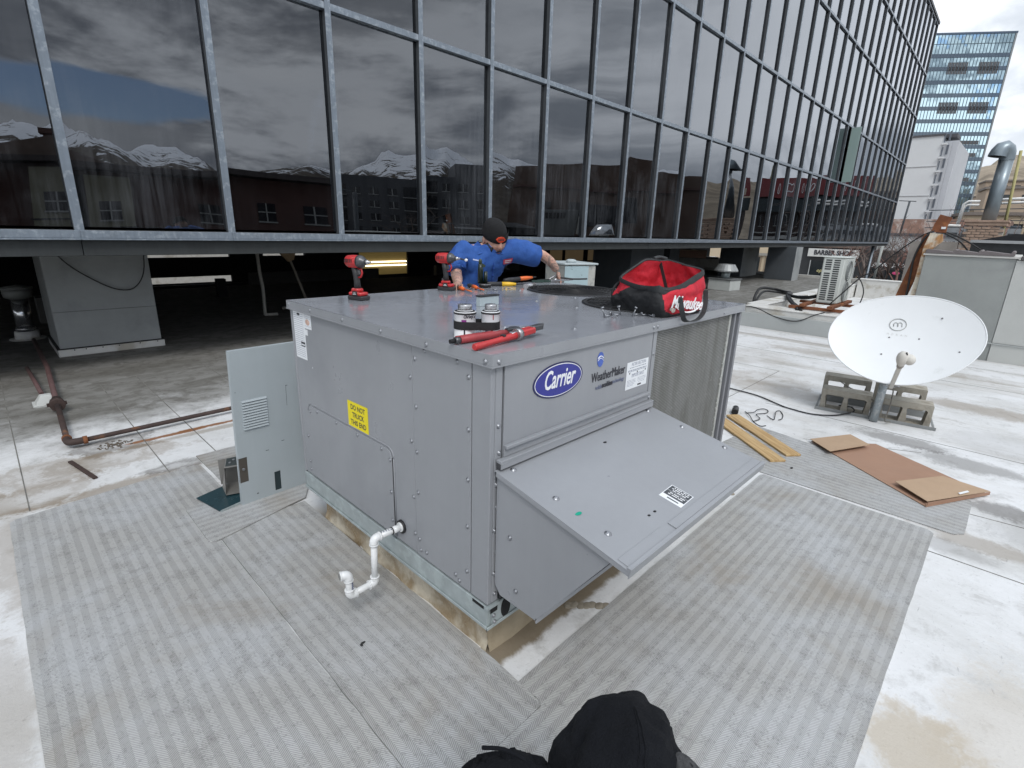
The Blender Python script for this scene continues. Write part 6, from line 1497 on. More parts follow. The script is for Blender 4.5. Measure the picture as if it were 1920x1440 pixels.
g.add([Vector((-.97+a, 5.56+b, z)) for z, s_ in ((.0, 1), (.10, .42)) for a, b in ((-.10*s_, -.10*s_), (.10*s_, -.10*s_), (.10*s_, .10*s_), (-.10*s_, .10*s_))], [(0, 1, 5, 4), (1, 2, 6, 5), (2, 3, 7, 6), (3, 0, 4, 7), (4, 5, 6, 7)])
tag(g.build('pipe_support', M_STUL, None, .004), 'pale coated block propping the maroon pipe', 'support')
g = MB(); g.bar((-.985, 3.72, .010), (-.89, 3.26, .010), .028, .012); tag(g.build('metal_strip', M_RPIPE), 'short rusty metal strip lying loose on the white roof', 'strip')
g = MB()
for i in range(70): a_ = random.uniform(0, 6.3); r_1 = random.uniform(0, .13); g.ell((-.66+r_1*math.cos(a_), 3.90+.8*r_1*math.sin(a_), .002), (random.uniform(.004, .014), random.uniform(.004, .011), random.uniform(.003, .008)), 6)
tag(g.build('gravel_debris', pm('dark grit', (.11, .09, .07), .9, var=.4, vs=30, bump=.5)), 'small heap of dark grit in the rust puddle by the pipe', 'debris', kind='stuff')
# ---- left roof vent
rv = thing('roof_vent', 'shiny round metal roof vent with a wide cap at the far left', 'vent', (-.86, 9.58, 0))
Mv = Matrix.Translation((-.86, 9.58, 0))
M_SHINY = pm('shiny duct steel', (.62, .63, .64), .16, .9, var=.1, vs=6)
g = MB(); g.lathe([(.22, .0), (.22, .008)], Mv, 24); g.lathe([(.155, .008), (.145, .12), (.13, .125)], Mv, 24); g.build('flashing_collar', M_COAT, rv)
g = MB(); g.lathe([(.105, .12), (.105, .62), (.10, .62)], Mv, 26); g.build('stack', M_SHINY, rv)
g = MB(); g.lathe([(.115, .14), (.122, .16), (.115, .18)], Mv, 26); g.build('clamp_ring', M_STEEL, rv)
g = MB(); g.lathe([(.12, .62), (.165, .64), (.175, .70), (.175, .76)], Mv, 26); g.lathe([(.19, .765), (.19, .79), (.0, .83)], Mv, 26); g.build('cap', pm('dull vent cap', (.22, .23, .22), .6, .2, var=.2), rv)
g = MB(); g.box(-.60, .1, 11.0, 11.4, .0, .45); tag(g.build('equipment_curb', pm('dim grey wall', (.09, .09, .088))), 'low grey curb in the shade behind the round roof vent', 'curb')

# ---- vent hood on a curb, right of the bag
vh = thing('roof_vent', 'galvanised vent hood on a square white curb to the right of the bag', 'vent', (17.2, 6.2, 0))
Mh2 = Matrix.Translation((17.25, 6.28, 0)) @ Matrix.Rotation(R_(-3), 4, 'Z')
g = MB(); g.box(-.40, .40, -.40, .40, 0, .36, 0, Mh2); g.build('curb', pm('pale painted curb', (.50, .52, .50), .7, var=.08), vh, .01)
g = MB(); g.box(-.43, .43, -.43, .43, .362, .40, 0, Mh2); g.build('curb_cap', pm('dark vent flashing', (.12, .125, .125), .6), vh, .006)
g = MB(); g.lathe([(.15, .40), (.15, .66)], Mh2, 20); g.build('stack', M_GALV, vh)
g = MB(); g.lathe([(.14, .62), (.40, .64), (.40, .68), (.27, .88), (.0, .90)], Mh2, 22, smooth=False); g.build('hood', pm('dull galvanised hood', (.30, .31, .31), .5, .4, var=.15), vh)
# ---- disconnect box behind the unit
eb = thing('relief_vent_box', 'weathered pale blue metal box with a round knob behind the unit, by the technician', 'box', (3.3, 2.25, 0))
Me = Matrix.Translation((3.29, 2.20, 0)) @ Matrix.Rotation(R_(-19), 4, 'Z')
g = MB(); g.box(-.19, .20, -.11, .30, 0, 1.50, 0, Me); g.build('housing', pm('weathered pale beige', (.40, .40, .37), .8, var=.2, vs=5, bump=.3, bs=60, col2=(.26, .27, .26), c2=(.55, .65), c2s=9), eb, .01)
g = MB(); g.box(-.195, .10, -.118, -.111, 1.0, 1.49, 0, Me); g.build('front_cover', pm('pale blue paint worn', (.36, .47, .50), .7, var=.12, vs=6, col2=(.16, .20, .20), c2=(.60, .68), c2s=11), eb)
g = MB(); g.box(-.21, .215, -.13, .31, 1.502, 1.52, 0, Me); g.lathe([(.055, 1.52), (.055, 1.545), (.03, 1.555), (0, 1.555)], Me @ Matrix.Translation((-.05, 0, 0)), 16); g.build('lid', pm('pale lid', (.42, .47, .48), .6), eb, .004)

# ---- slim condenser on steel rails over the light well
M_RUST = pm('rusted steel', (.20, .075, .035), .9, .05, var=.28, vs=6, bump=.5, bs=40, col2=(.33, .13, .05), c2=(.5, .66), c2s=5)
M_CASE = pm('ivory casing', (.60, .63, .60), .45, var=.05, vs=3)
for i, (y0, y1, x0, x1) in enumerate(((2.02, 2.10, 10.35, 12.3), (1.30, 1.38, 10.25, 12.3))): pass
for (a, b, lb) in (((10.55, 2.12, .47), (10.62, .75, .47), 'nearer rusty steel rail carrying the slim air conditioner'), ((11.75, 2.25, .47), (11.8, .75, .47), 'farther rusty steel rail carrying the slim air conditioner'), ((10.35, 1.83, .535), (12.1, 1.87, .535), 'left cross rail of rusty steel beneath the slim air conditioner'), ((10.35, 1.33, .535), (12.1, 1.36, .535), 'right cross rail of rusty steel beneath the slim air conditioner')):
    g = MB(); g.bar(a, b, .09, .055); tag(g.build('steel_rail', M_RUST), lb, 'rail', 'rusty rails under the slim air conditioner')
ms = thing('condenser_unit', 'tall slim ivory air conditioner with a slotted end, standing on rusty rails', 'air conditioner', (10.95, 1.55, .56))
x0, x1, y0, y1, z0, z1 = 10.9, 11.75, 1.345, 1.735, .565, 1.475
g = MB(); g.box(x0, x1, y0, y1, z0, z1); g.build('casing', M_CASE, ms, .02)
g = MB(); g.box(x0-.012, x1+.01, y0-.012, y1+.012, z1+.001, z1+.02); g.build('lid', M_CASE, ms, .006)
for col_, (a, b) in enumerate(((.055, .165), (.205, .315))):
    for r in range(19):
        zq = z0+.065+.0435*r
        if r == 13 and col_ == 0: continue
        g = MB(); g.box(x0-.003, x0+.002, y1-b, y1-a, zq, zq+.026); g.build('slot', pm('dark slot grey', (.03, .034, .036), .6), ms)
for zq in (.80, 1.22):
    Mf = Matrix(((1, 0, 0, 11.33), (0, 0, -1, y0-.002), (0, 1, 0, zq), (0, 0, 0, 1)))
    g = MB(); g.lathe([(.20, .0), (.205, .012), (.195, .02)], Mf, 28, caps=False); g.lathe([(.0, .001), (.195, .001)], Mf, 28, caps=False); fn = g.build('fan_grille', pm('shadowed grille', (.22, .235, .235), .5), ms)
    g = MB()
    for k in range(3, 10, 2): g.lathe([(.02*k-.003, .010), (.02*k+.003, .014)], Mf, 24, caps=False)
    g.build('grille_ring', M_CASE, fn)
# hoses and wires on the parapet
cable([(13.4, 3.8, .02), (13.6, 3.9, .22), (14.1, 3.95, .45), (14.6, 3.75, .42), (14.3, 3.35, .40), (13.5, 3.0, .47), (12.8, 2.85, .50), (12.2, 2.6, .52), (11.6, 2.15, .56), (11.2, 1.8, .66)], .038, 'thick black refrigerant hose arching across the roof to the slim air conditioner', n=8, nm_='hose', cat='hose', grp='black refrigerant hoses')
cable([(13.35, 3.72, .02), (13.5, 3.8, .18), (14.0, 3.82, .38), (14.45, 3.65, .36), (14.2, 3.25, .36), (13.4, 2.93, .46), (12.7, 2.78, .50), (12.1, 2.5, .52), (11.5, 2.05, .60)], .030, 'thinner black hose lying against the thick refrigerant hose', n=8, nm_='hose', cat='hose', grp='black refrigerant hoses')
cable([(12.75, 2.83, .50), (12.0, 2.60, .50), (11.3, 2.30, .46), (10.7, 2.02, .45), (10.35, 1.90, .44), (10.28, 1.88, .43)], .032, 'left one of two black hoses entering the low parapet', n=7, nm_='hose', cat='hose', grp='black refrigerant hoses')
cable([(12.6, 2.76, .50), (11.9, 2.52, .50), (11.2, 2.22, .46), (10.65, 1.94, .45), (10.32, 1.82, .44), (10.26, 1.80, .43)], .032, 'right one of two black hoses entering the low parapet', n=7, nm_='hose', cat='hose', grp='black refrigerant hoses')
cable([(10.13, 3.3, .33), (10.12, 2.72, .42), (10.10, 2.2, .27), (10.08, 1.8, .24), (10.12, 1.5, .40), (10.2, 1.36, .46)], .010, 'thin black wire sagging along the face of the low parapet')
cable([(10.8, 1.45, .55), (10.7, 1.25, .80), (10.6, 1.05, 1.05), (10.5, .9, 1.2), (10.42, .78, 1.27), (10.36, .5, 1.6), (10.33, .2, 1.9), (10.32, .02, 2.02)], .011, 'black wire rising from the slim air conditioner to the rusty post')
cable([(11.85, 1.3, 1.1), (11.95, 1.2, .98), (11.98, 1.12, .75), (11.95, 1.15, .45), (11.9, 1.2, .10)], .011, 'thin wire hanging behind the slim air conditioner')
cable([(10.32, .0, 2.02), (10.28, .06, 1.97), (10.24, .13, 1.82), (10.22, .18, 1.55), (10.22, .17, 1.25), (10.22, .16, 1.0), (10.24, .17, .8)], .017, 'thick black cable dropping down the rusty post')
cable([(10.32, -.02, 2.02), (10.35, -.15, 1.98), (10.42, -.35, 1.86), (10.5, -.48, 1.72)], .013, 'black cable arching right from the post to the tiled coping', grp='cables over the coping')
cable([(10.32, -.04, 2.02), (10.40, -.22, 1.98), (10.5, -.45, 1.86), (10.58, -.66, 1.72)], .013, 'longer black cable arching right over the tiled coping', grp='cables over the coping')
# rusty post and brace
rp = thing('rusty_post', 'rust brown steel post with a loose plate at the corner of the stucco box', 'post', (10.3, .05, 0))
g = MB(); g.bar((10.36, .33, .43), (10.30, .045, 1.95), .16, .05, up=(-1, 0, .1)); g.build('brace', M_RUST, rp, .004)
g = MB(); g.add([Vector(v) for v in ((10.30, .045, 2.00), (10.30, -.155, 1.99), (10.31, -.150, 2.10), (10.31, -.190, 2.235), (10.31, -.02, 2.285), (10.31, .03, 2.12), (10.36, .045, 2.00), (10.36, -.155, 1.99), (10.37, -.150, 2.10), (10.37, -.190, 2.235), (10.37, -.02, 2.285), (10.37, .03, 2.12))], [(0, 1, 2, 3, 4, 5), (11, 10, 9, 8, 7, 6), (0, 6, 7, 1), (1, 7, 8, 2), (2, 8, 9, 3), (3, 9, 10, 4), (4, 10, 11, 5), (5, 11, 6, 0)]); g.build('top_plate', M_RUST, rp)
g = MB(); g.box(10.285, 10.299, -.14, -.08, 2.05, 2.085); g.build('label_scrap', M_PAP, rp)
g = MB(); g.prism([(.028, .43), (.100, .43), (.085, 1.2), (.075, 1.75), (.03, 1.98), (-.13, 1.97), (-.16, 1.85), (-.03, 1.70), (.012, 1.6)], 10.14, 10.22, M=MW); g.build('stained_corner', pm('rust streaked white', (.60, .54, .44), .8, var=.2, vs=5, col2=(.42, .22, .09), c2=(.46, .6), c2s=3.5, streak=.2), rp)
# ---- stucco box with tile coping
sb = thing('stucco_wall', 'grey stucco box wall with overlapping coping tiles behind the dish', 'wall', (10.1, .02, 0))
g = MB(); g.box(10.085, 12.6, -1.118, .02, 0, 1.62); g.build('wall_body', M_STUC, sb, .006)
g = MB(); g.box(10.060, 12.6, -1.15, .045, 1.622, 1.655); g.build('drip_edge', pm('off white drip edge', (.55, .54, .51), .7, var=.1), sb, .004)
g = MB(); g.box(10.052, 10.084, -9, .02, .285, .300); g.build('base_joint', M_STUG, sb)
M_TILE = pm('brown grey coping tile', (.165, .145, .145), .8, var=.15, vs=7, bump=.2, bs=50)
yy_ = .02
for i, wv in enumerate((.40, .32, .39)):
    g = MB(); a_, b_ = yy_, yy_-wv
    g.prism([(a_, 1.657), (b_, 1.657), (b_, 1.690), (b_+wv*.35, 1.700), (a_-.04, 1.725), (a_, 1.715)], 10.05, 10.52, M=MW)
    g.tube([(10.05, b_+.02, 1.70), (10.52, b_+.02, 1.715)], .028, 8); g.build('coping_tile', M_TILE, sb, .004)
    yy_ = b_+.005
lw = thing('stucco_wall', 'light stucco wall right of the grey box, at the edge of the picture', 'wall', (10.07, -1.12, 0))
g = MB(); g.box(10.075, 12.6, -6, -1.120, .302, 1.60); g.box(10.07, 12.6, -6, -1.120, 0, .30); g.build('wall_body', M_STUL, lw, .004)
g = MB(); g.box(10.04, 10.55, -1.9, -1.16, 1.602, 1.66); g.box(10.04, 10.55, -2.9, -1.91, 1.602, 1.66); g.build('coping', pm('dark coping', (.09, .085, .085), .7, var=.2), lw, .01)
# low dark hatch behind the coping
ht = thing('roof_hatch', 'low dark skylight box with a pale metal lid behind the coping tiles', 'hatch', (13, -.4, 0))
g = MB(); g.box(12.7, 15, -3.0, -.36, 1.2, 1.845); g.build('frame', pm('dark hatch side', (.022, .024, .026), .7, var=.3, vs=4), ht)
g = MB(); g.box(12.66, 15, -3.05, -.34, 1.847, 1.90); g.build('lid', pm('dull aluminium lid', (.34, .35, .36), .5, .3), ht)
g = MB(); g.prism([(-.45, 1.90), (-2.6, 1.90), (-1.6, 2.02), (-.95, 2.03)], 13.0, 14.6, M=MW); g.build('tarpaulin', pm('black tarp', (.012, .012, .015), .7, bump=.5, bs=12), ht)
# ================================================================ BEYOND THE ROOF
def pol(az_, d_, z=0.): return Vector((CAM_LOC.x+d_*math.cos(R_(az_)), CAM_LOC.y+d_*math.sin(R_(az_)), z))
M_BRK = pm('pinkish brick', (.42, .30, .23), .9, var=.22, vs=3)
# chimney of bricks with the big galvanised vent pipe
chm = thing('brick_chimney', 'squat pink brick chimney at the foot of the tall vent pipe', 'chimney', (31, .5, 0))
g = MB(); g.box(31.03, 32.3, -.12, 1.16, -.5, 2.50); g.build('core', pm('mortar', (.36, .33, .29), .95), chm)
bk = MB().box(-.0, .10, -.145, .145, -.05, .05).mesh('brick', M_BRK, .006)
for r in range(13):
    for c_ in range(4):
        yb = .0+.315*c_+(.157 if r % 2 else 0)
        if yb > 1.12: continue
        inst('brick', bk, chm, (30.975+random.uniform(-.015, .015), yb, 1.2+.118*r)).scale = (1, random.uniform(.95, 1.03), random.uniform(.9, 1.05))
g = MB(); g.box(30.9, 32.4, -.25, 1.3, 2.74, 2.83); g.box(30.94, 32.35, -.2, 1.24, 2.60, 2.74); g.build('cap_course', M_BRK, chm, .01)
M_BIGP = pm('dull zinc spiral duct', (.245, .29, .32), .38, .45, var=.10, vs=1.5, spec=.5)
vp = thing('vent_pipe', 'tall galvanised vent pipe with a gooseneck hood rising behind the coping', 'vent pipe', (31.6, .5, 2.7))
g = MB(); g.cyl((31.6, .50, 2.70), (31.6, .47, 5.42), .262, 28); g.build('stack', M_BIGP, vp)
g = MB(); g.tube([(31.6, .47, 5.38), (31.6, .47, 5.50), (31.58, .49, 5.68), (31.54, .54, 5.82), (31.48, .62, 5.88), (31.42, .70, 5.84), (31.38, .76, 5.72), (31.36, .79, 5.60), (31.355, .80, 5.52)], [.275, .28, .285, .295, .305, .315, .325, .33, .335], 24, cap=False); g.build('gooseneck', M_BIGP, vp)
g = MB(); g.ell((31.355, .80, 5.55), (.30, .30, .03)); g.build('opening', M_BLK, vp)
g = MB(); g.lathe([(.268, 2.72), (.272, 2.74), (.268, 2.76)], Matrix.Translation((31.6, .5, 0)), 26, caps=False); g.lathe([(.266, 5.36), (.275, 5.38), (.266, 5.40)], Matrix.Translation((31.6, .475, 0)), 26, caps=False); g.build('seam_ring', M_BIGP, vp)
# glass tower
a8 = R_(34.8); TP = Vector((CAM_LOC.x+260*math.cos(R_(4.5)), CAM_LOC.y+260*math.sin(R_(4.5)), 0)); tu = Vector((-math.sin(a8), math.cos(a8), 0)); tn = Vector((-math.cos(a8), -math.sin(a8), 0))
tw = thing('glass_tower', 'tall pale blue glass tower with dark floor bands, partly hidden by the office building', 'building', TP)
TM = Matrix(((tu.x, tn.x, 0, TP.x), (tu.y, tn.y, 0, TP.y), (0, 0, 1, 0), (0, 0, 0, 1)))      # x to the left along the face, y towards the camera
def refl(name, col, rough, f0):
    mt = bpy.data.materials.new(name); mt.use_nodes = True; b = mt.node_tree.nodes['Principled BSDF']
    b.inputs['Base Color'].default_value = (*col, 1); b.inputs['Metallic'].default_value = f0; b.inputs['Roughness'].default_value = rough
    n = NT(mt.node_tree); bn = n.new('ShaderNodeBump'); bn.inputs['Strength'].default_value = .5; bn.inputs['Distance'].default_value = .25
    oi = n.new('ShaderNodeObjectInfo').outputs['Random']; oc = n.new('ShaderNodeTexCoord').outputs['Object']
    n.put(bn.inputs['Height'], n.noise(n.vmath('ADD', oc, n.comb(n.math('MULTIPLY', oi, 30), 0, 0)), .10, 2, .5)); n.l.new(bn.outputs[0], b.inputs['Normal']); return mt
M_TGL = refl('tower mirror glass', (.62, .80, .86), .03, .93); M_TDK = refl('tower dark band', (.13, .165, .205), .12, .5)
M_TGR = pm('tower bronze panel', (.125, .12, .12), .4, .4, var=.05)
tops = [69.7, 66.9, 63.97, 59.99, 55.86, 51.77, 47.63, 43.55, 39.44, 35.27, 31.2, 27.1, 23.0, 18.9, 14.8, 10.7, 6.6, 2.5]
TWD = 46
NPX = 22; pw_ = TWD/NPX*.5
def tb(x0, x1, z0, z1, y, mt, nm_, dy=.3): g_ = MB(); g_.box(x0, x1, y-dy, y, z0, z1, 0, TM); return g_.build(nm_, mt, tw)
tb(0, TWD, -4.5, 69.7, -.8, pm('tower core', (.10, .10, .11), .6), 'core', 14)
npn = 0
for i in range(len(tops)-1):
    z1_, z0_ = tops[i], tops[i+1]
    if i == 0: spans = [(z0_+.06, z1_)]
    elif i == 1: spans = [(z0_+.0, z1_-.06)]
    else: spans = [(z0_+.0, z1_-1.25)]
    if i >= 2: tb(0, TWD, z1_-1.22, z1_-.0, -.02, M_TDK, 'spandrel_band', .4)
    for (s0, s1) in spans:
        for k in range(22):
            if npn >= 290: break
            g = MB(); g.box(k*1.05+.06, (k+1)*1.05-.06, -.30, -.10, s0+.03, s1-.03, 0, TM); g.build('window_pane', M_TGL, tw); npn += 1
        g = MB(); g.box((22 if npn < 290 else 0)*1.05, TWD, -.30, -.10, s0+.03, s1-.03, 0, TM); g.build('glass_strip', M_TGL, tw)
for i in (3, 6):        # bronze patches across two floors
    for c_ in (2.4, 11.9):
        for r in range(2):
            zt = tops[i]+(.0 if r else 1.5)-(1.25 if r else 0); g = MB()
            for k in range(6): g.box(c_+1.05*k+.05, c_+1.05*(k+1)-.05, -.09, -.05, (tops[i]+.02 if r == 0 else tops[i]-2.3), (tops[i]+1.35 if r == 0 else tops[i]-1.27), 0, TM)
            g.box(c_+.05, c_+6.2, -.018, .0, tops[i]-1.2, tops[i]-.02, 0, TM); g.build('bronze_panel', M_TGR, tw)
for i in (9, 10, 12):
    g = MB(); g.box(2.4, 8.6, -.09, -.05, tops[i]+.1, tops[i]+1.4, 0, TM); g.build('bronze_panel', M_TGR, tw)
g = MB()
for k in range(45): g.box(k*1.05-.05, k*1.05+.05, -.10, .06, 0, 69.6, 0, TM)
g.build('mullion_grid', pm('tower mullion', (.16, .22, .27), .4, .3), tw)['kind'] = 'stuff'
tb(-.5, 0, -4.5, 69.8, .1, pm('tower side metal', (.26, .275, .28), .45, .2, var=.15, vs=.3), 'side_fin', 12)
tb(-.6, TWD, 69.7, 70.3, .12, M_TDK, 'roof_edge', 14)
# white concrete building
wb = thing('white_building', 'white concrete building with narrow slit windows in front of the glass tower', 'building', (127.8, 15, -4.5))
M_WC = pm('white concrete', (.66, .68, .69), .8, var=.05, vs=.3, streak=.0)
g = MB(); g.box(127.8, 150, 15.1, 27, -4.5, 20.6); g.build('wall', M_WC, wb)
for z in (5., 10.1, 15.3): g = MB(); g.box(127.72, 127.79, 15.1, 27, z, z+.12); g.build('joint', pm('concrete joint', (.42, .43, .44), .9), wb)
g = MB(); g.box(129.5, 150, 12.9, 15.05, -4.5, 19.8); g.box(128.8, 129.4, 13.8, 15.05, -4.5, 19.5); g.build('stair_wing', pm('cool white concrete', (.55, .57, .60), .8, var=.05, vs=.3), wb)
for zc in range(9):
    z_ = .6+zc*2.35
    g = MB(); g.box(127.7, 127.9, 14.75, 14.95, z_, z_+1.5); g.box(128.7, 128.78, 14.1, 14.4, z_+.4, z_+2.0); g.build('slit_window', pm('window shade', (.13, .15, .18), .4), wb)
    g = MB(); g.box(127.4, 128.2, 14.3, 15.1, z_-.45, z_-.15); g.build('balcony_fin', M_WC, wb)
g = MB(); g.box(127.6, 150, 14.9, 27.1, 20.6, 20.9); g.box(129.4, 134, 13.3, 15, 20.4, 21.0); g.build('roof_edge', pm('dark roof edge', (.09, .09, .10), .7), wb)
# ---- storefronts across the street
def shop(name, lb, y0, y1, z1, mt, x=90.): 
    t_ = thing(name, lb, 'building', (x, y0, -4.45)); g_ = MB(); g_.box(x, x+14, y0, y1, -4.6, z1); g_.build('wall', mt, t_); return t_
M_CREAM = pm('cream render', (.56, .46, .33), .9, var=.06, vs=.4)
M_CHAR = pm('charcoal shopfront', (.028, .030, .033), .6, var=.15, vs=.4)
M_SHGL = pm('shop glass', (.02, .025, .028), .08, var=.2, vs=.8)
s1 = shop('cream_building', 'cream rendered building with double doors seen between the pillars', 24.9, 40, 2.4, M_CREAM)
for (a, b) in ((28.6, 29.9), (30.4, 31.7)):
    g = MB(); g.box(89.86, 89.98, a, b, -4.3, -1.2); g.build('door_frame', pm('brown door', (.26, .20, .14), .7), s1); g = MB(); g.box(89.80, 89.86, a+.25, b-.25, -4.0, -1.4); g.build('door_glass', M_SHGL, s1)
g = MB(); g.box(89.7, 89.95, 28.0, 32.6, -1.15, -.75); g.build('lintel', pm('grey lintel', (.30, .28, .25), .8), s1)
for (a, b) in ((26.0, 27.4), (34., 36.5)): g = MB(); g.box(89.9, 90.01, a, b, -4.2, .2); g.build('shop_window', M_SHGL, s1)
for yq_ in (26.2, 31.5, 36.): g = MB(); g.box(89.85, 90.01, yq_, yq_+1.6, 1.2, 1.9); g.build('window', M_SHGL, s1)
s2 = shop('barber_shop', 'black barber shop front with a white sign band beneath the offices', 16.3, 24.88, 1.6, M_CHAR)
g = MB(); g.box(89.7, 89.98, 16.8, 23.6, -.85, .35); sg = g.build('sign_board', pm('white sign board', (.66, .66, .64), .6, var=.08, vs=1), s2)
text('BARBER SHOP', 'sign_lettering', .95, frame((89.66, 20.2, -.25), (0, -1, 0), (0, 0, 1)), M_INK, sg, xs=.86, bold=.025, ext=.02)
g = MB(); g.box(89.86, 89.99, 19.6, 23.0, -4.0, -1.5); g.build('shop_window', M_SHGL, s2)
g = MB(); g.box(89.8, 89.9, 19.5, 19.62, -4.1, -1.4); g.box(89.8, 89.9, 23.0, 23.12, -4.1, -1.4); g.box(89.8, 89.9, 19.5, 23.1, -4.12, -4.0); g.box(89.8, 89.9, 17.0, 17.1, -4.3, -1.4); g.box(89.8, 89.9, 18.3, 18.42, -4.3, -1.4); g.build('window_frame', pm('pale frame', (.40, .41, .41), .6), s2)
text('open', 'window_lettering', .7, frame((89.84, 21.3, -2.9), (0, -1, 0), (0, 0, 1)), pm('yellowish lettering', (.55, .50, .25), .7), s2, shear=.3, bold=.01, ext=.01)
g = MB(); g.box(89.6, 90.05, 16.3, 24.9, .55, .95); g.build('cornice', pm('brown cornice', (.16, .12, .10), .8), s2)
s3 = shop('cafe_front', 'dark shopfront lettered in white behind the bare tree', 3.0, 16.28, .4, pm('dark brown shopfront', (.045, .038, .038), .7, var=.2, vs=.5))
text('JITTERBUG  JITTERBUG', 'sign_lettering', .62, frame((89.9, 12.6, -1.55), (0, -1, 0), (0, 0, 1)), M_WHT, s3, shear=.25, xs=.72, bold=.014, ext=.02)
for (a, b) in ((14., 15.6), (11, 13.2), (8, 10.4), (4, 7)): g = MB(); g.box(89.85, 90.01, a, b, -4.2, -2.1); g.build('shop_window', M_SHGL, s3)
for (a, c) in ((11.9, -2.6), (9.0, -2.7), (8.2, -2.8)): g = MB(); g.ell((89.8, a, c), (.05, .45, .22)); g.build('window_sticker', pm('magenta sticker', (.55, .06, .18), .6), s3)
s4 = shop('brick_building', 'low red brown brick building with snow dusted ledges behind the bare trees', 2, 25, 5.2, pm('old brown brick', (.25, .15, .115), .9, var=.3, vs=1.2, col2=(.42, .36, .33), c2=(.52, .66), c2s=.5), 105)
s5 = shop('white_low_building', 'long low white building behind the street trees', -8, 21, 2.6, pm('light grey wall', (.50, .51, .51), .9, var=.1, vs=.5), 98)
g = MB(); g.box(97.8, 98.05, -8, 21, 2.6, 2.95); g.build('roof_edge', pm('dark roof edge', (.09, .09, .10)), s5)
# bare street trees
def bare_tree(lb, base, h, seed, spread, mt, dens=5):
    rnd = random.Random(seed); t_ = thing('bare_tree', lb, 'tree', base, group='bare street trees'); tr_ = MB(); cw = MB(); base = Vector(base)
    def grow(p, d_, L, r, lev):
        k = 3; pts = [p]; q = p
        for i in range(k): d_ = (d_+Vector((rnd.uniform(-.2, .2), rnd.uniform(-.2, .2), rnd.uniform(-.05, .15)))).normalized(); q = q+d_*L/k; pts.append(q)
        (tr_ if lev < 2 else cw).tube(pts, [r, r*.85, r*.7, r*.55], 5 if lev < 2 else 3, cap=False)
        if lev >= 5: return
        for i in range(2 if lev else dens):
            s_ = pts[rnd.choice((2, 3, 3))] if lev else pts[rnd.choice((1, 2, 3, 3))]
            nd = (d_+Vector((rnd.uniform(-1, 1), rnd.uniform(-1, 1), rnd.uniform(-.35, .6)))*spread).normalized()
            grow(s_, nd, L*rnd.uniform(.6, .85), r*.6, lev+1)
    grow(base, Vector((0, 0, 1)), h*.36, h*.022, 0)
    tr_.build('trunk', mt, t_); cw.build('crown', mt, t_)
M_BARK = pm('grey brown bark', (.16, .125, .11), .95, var=.25, vs=3); M_BARK2 = pm('reddish twigs', (.24, .13, .105), .95, var=.25, vs=3)
for i, (az_, d_, h_, m_) in enumerate(((12.4, 78, 7.5, M_BARK2), (10.6, 74, 8.5, M_BARK), (8.9, 70, 8.0, M_BARK), (7.2, 66, 8.2, M_BARK), (8.2, 84, 8, M_BARK2), (5.6, 62, 7.6, M_BARK), (3.6, 60, 8.5, M_BARK), (1.9, 58, 9, M_BARK), (4.4, 88, 9, M_BARK2))):
    bare_tree(['reddish bare tree before the barber shop', 'bare tree left of the street lamp pole', 'dense bare tree before the dark shopfront', 'bare tree left of the rusty post', 'reddish bare tree behind the pole', 'bare tree behind the cables at the rusty post', 'bare tree behind the vent pipe', 'bare tree at the right edge by the yellow pole', 'far reddish bare tree behind the vent pipe'][i], pol(az_, d_, -4.5), h_, 11+i, 1.0, m_, 6)
# pole, hydrant cover, parked car, truck
t_ = thing('street_pole', 'pale green and grey pole leaning in front of the dark shopfront', 'pole', pol(9.7, 62, -4.5))
g = MB(); g.cyl(pol(9.75, 62, -2.6), pol(9.62, 62, 1.6), .11, 8); g.build('upper_pole', pm('grey pole', (.40, .42, .40), .6), t_); g = MB(); g.cyl(pol(9.8, 62, -4.5), pol(9.75, 62, -2.6), .14, 8); g.build('lower_pole', pm('green pole', (.16, .36, .30), .6), t_)
t_ = thing('person', 'tiny person in a yellow high visibility vest on the far pavement', 'person', pol(11.05, 80, -4.45))
q = pol(11.05, 80, 0)
g = MB(); g.tube([(q.x, q.y, -4.45), (q.x, q.y, -3.55)], [.13, .17], 8); g.build('trousers', pm('dark trousers', (.03, .03, .05), .9), t_)
g = MB(); g.tube([(q.x, q.y, -3.55), (q.x, q.y, -3.2), (q.x, q.y, -2.95)], [.18, .24, .17], 10); g.build('vest', pm('high visibility yellow', (.62, .75, .02), .8), t_)
g = MB(); g.ell((q.x, q.y, -2.75), (.11, .11, .14)); g.build('head', pm('skin plain tone', (.5, .32, .25), .7), t_)
for sx in (-1, 1): g = MB(); g.tube([(q.x, q.y+sx*.22, -3.05), (q.x-.1, q.y+sx*.30, -3.5)], [.07, .05], 6); g.build('arm', MATS['high visibility yellow'], t_)
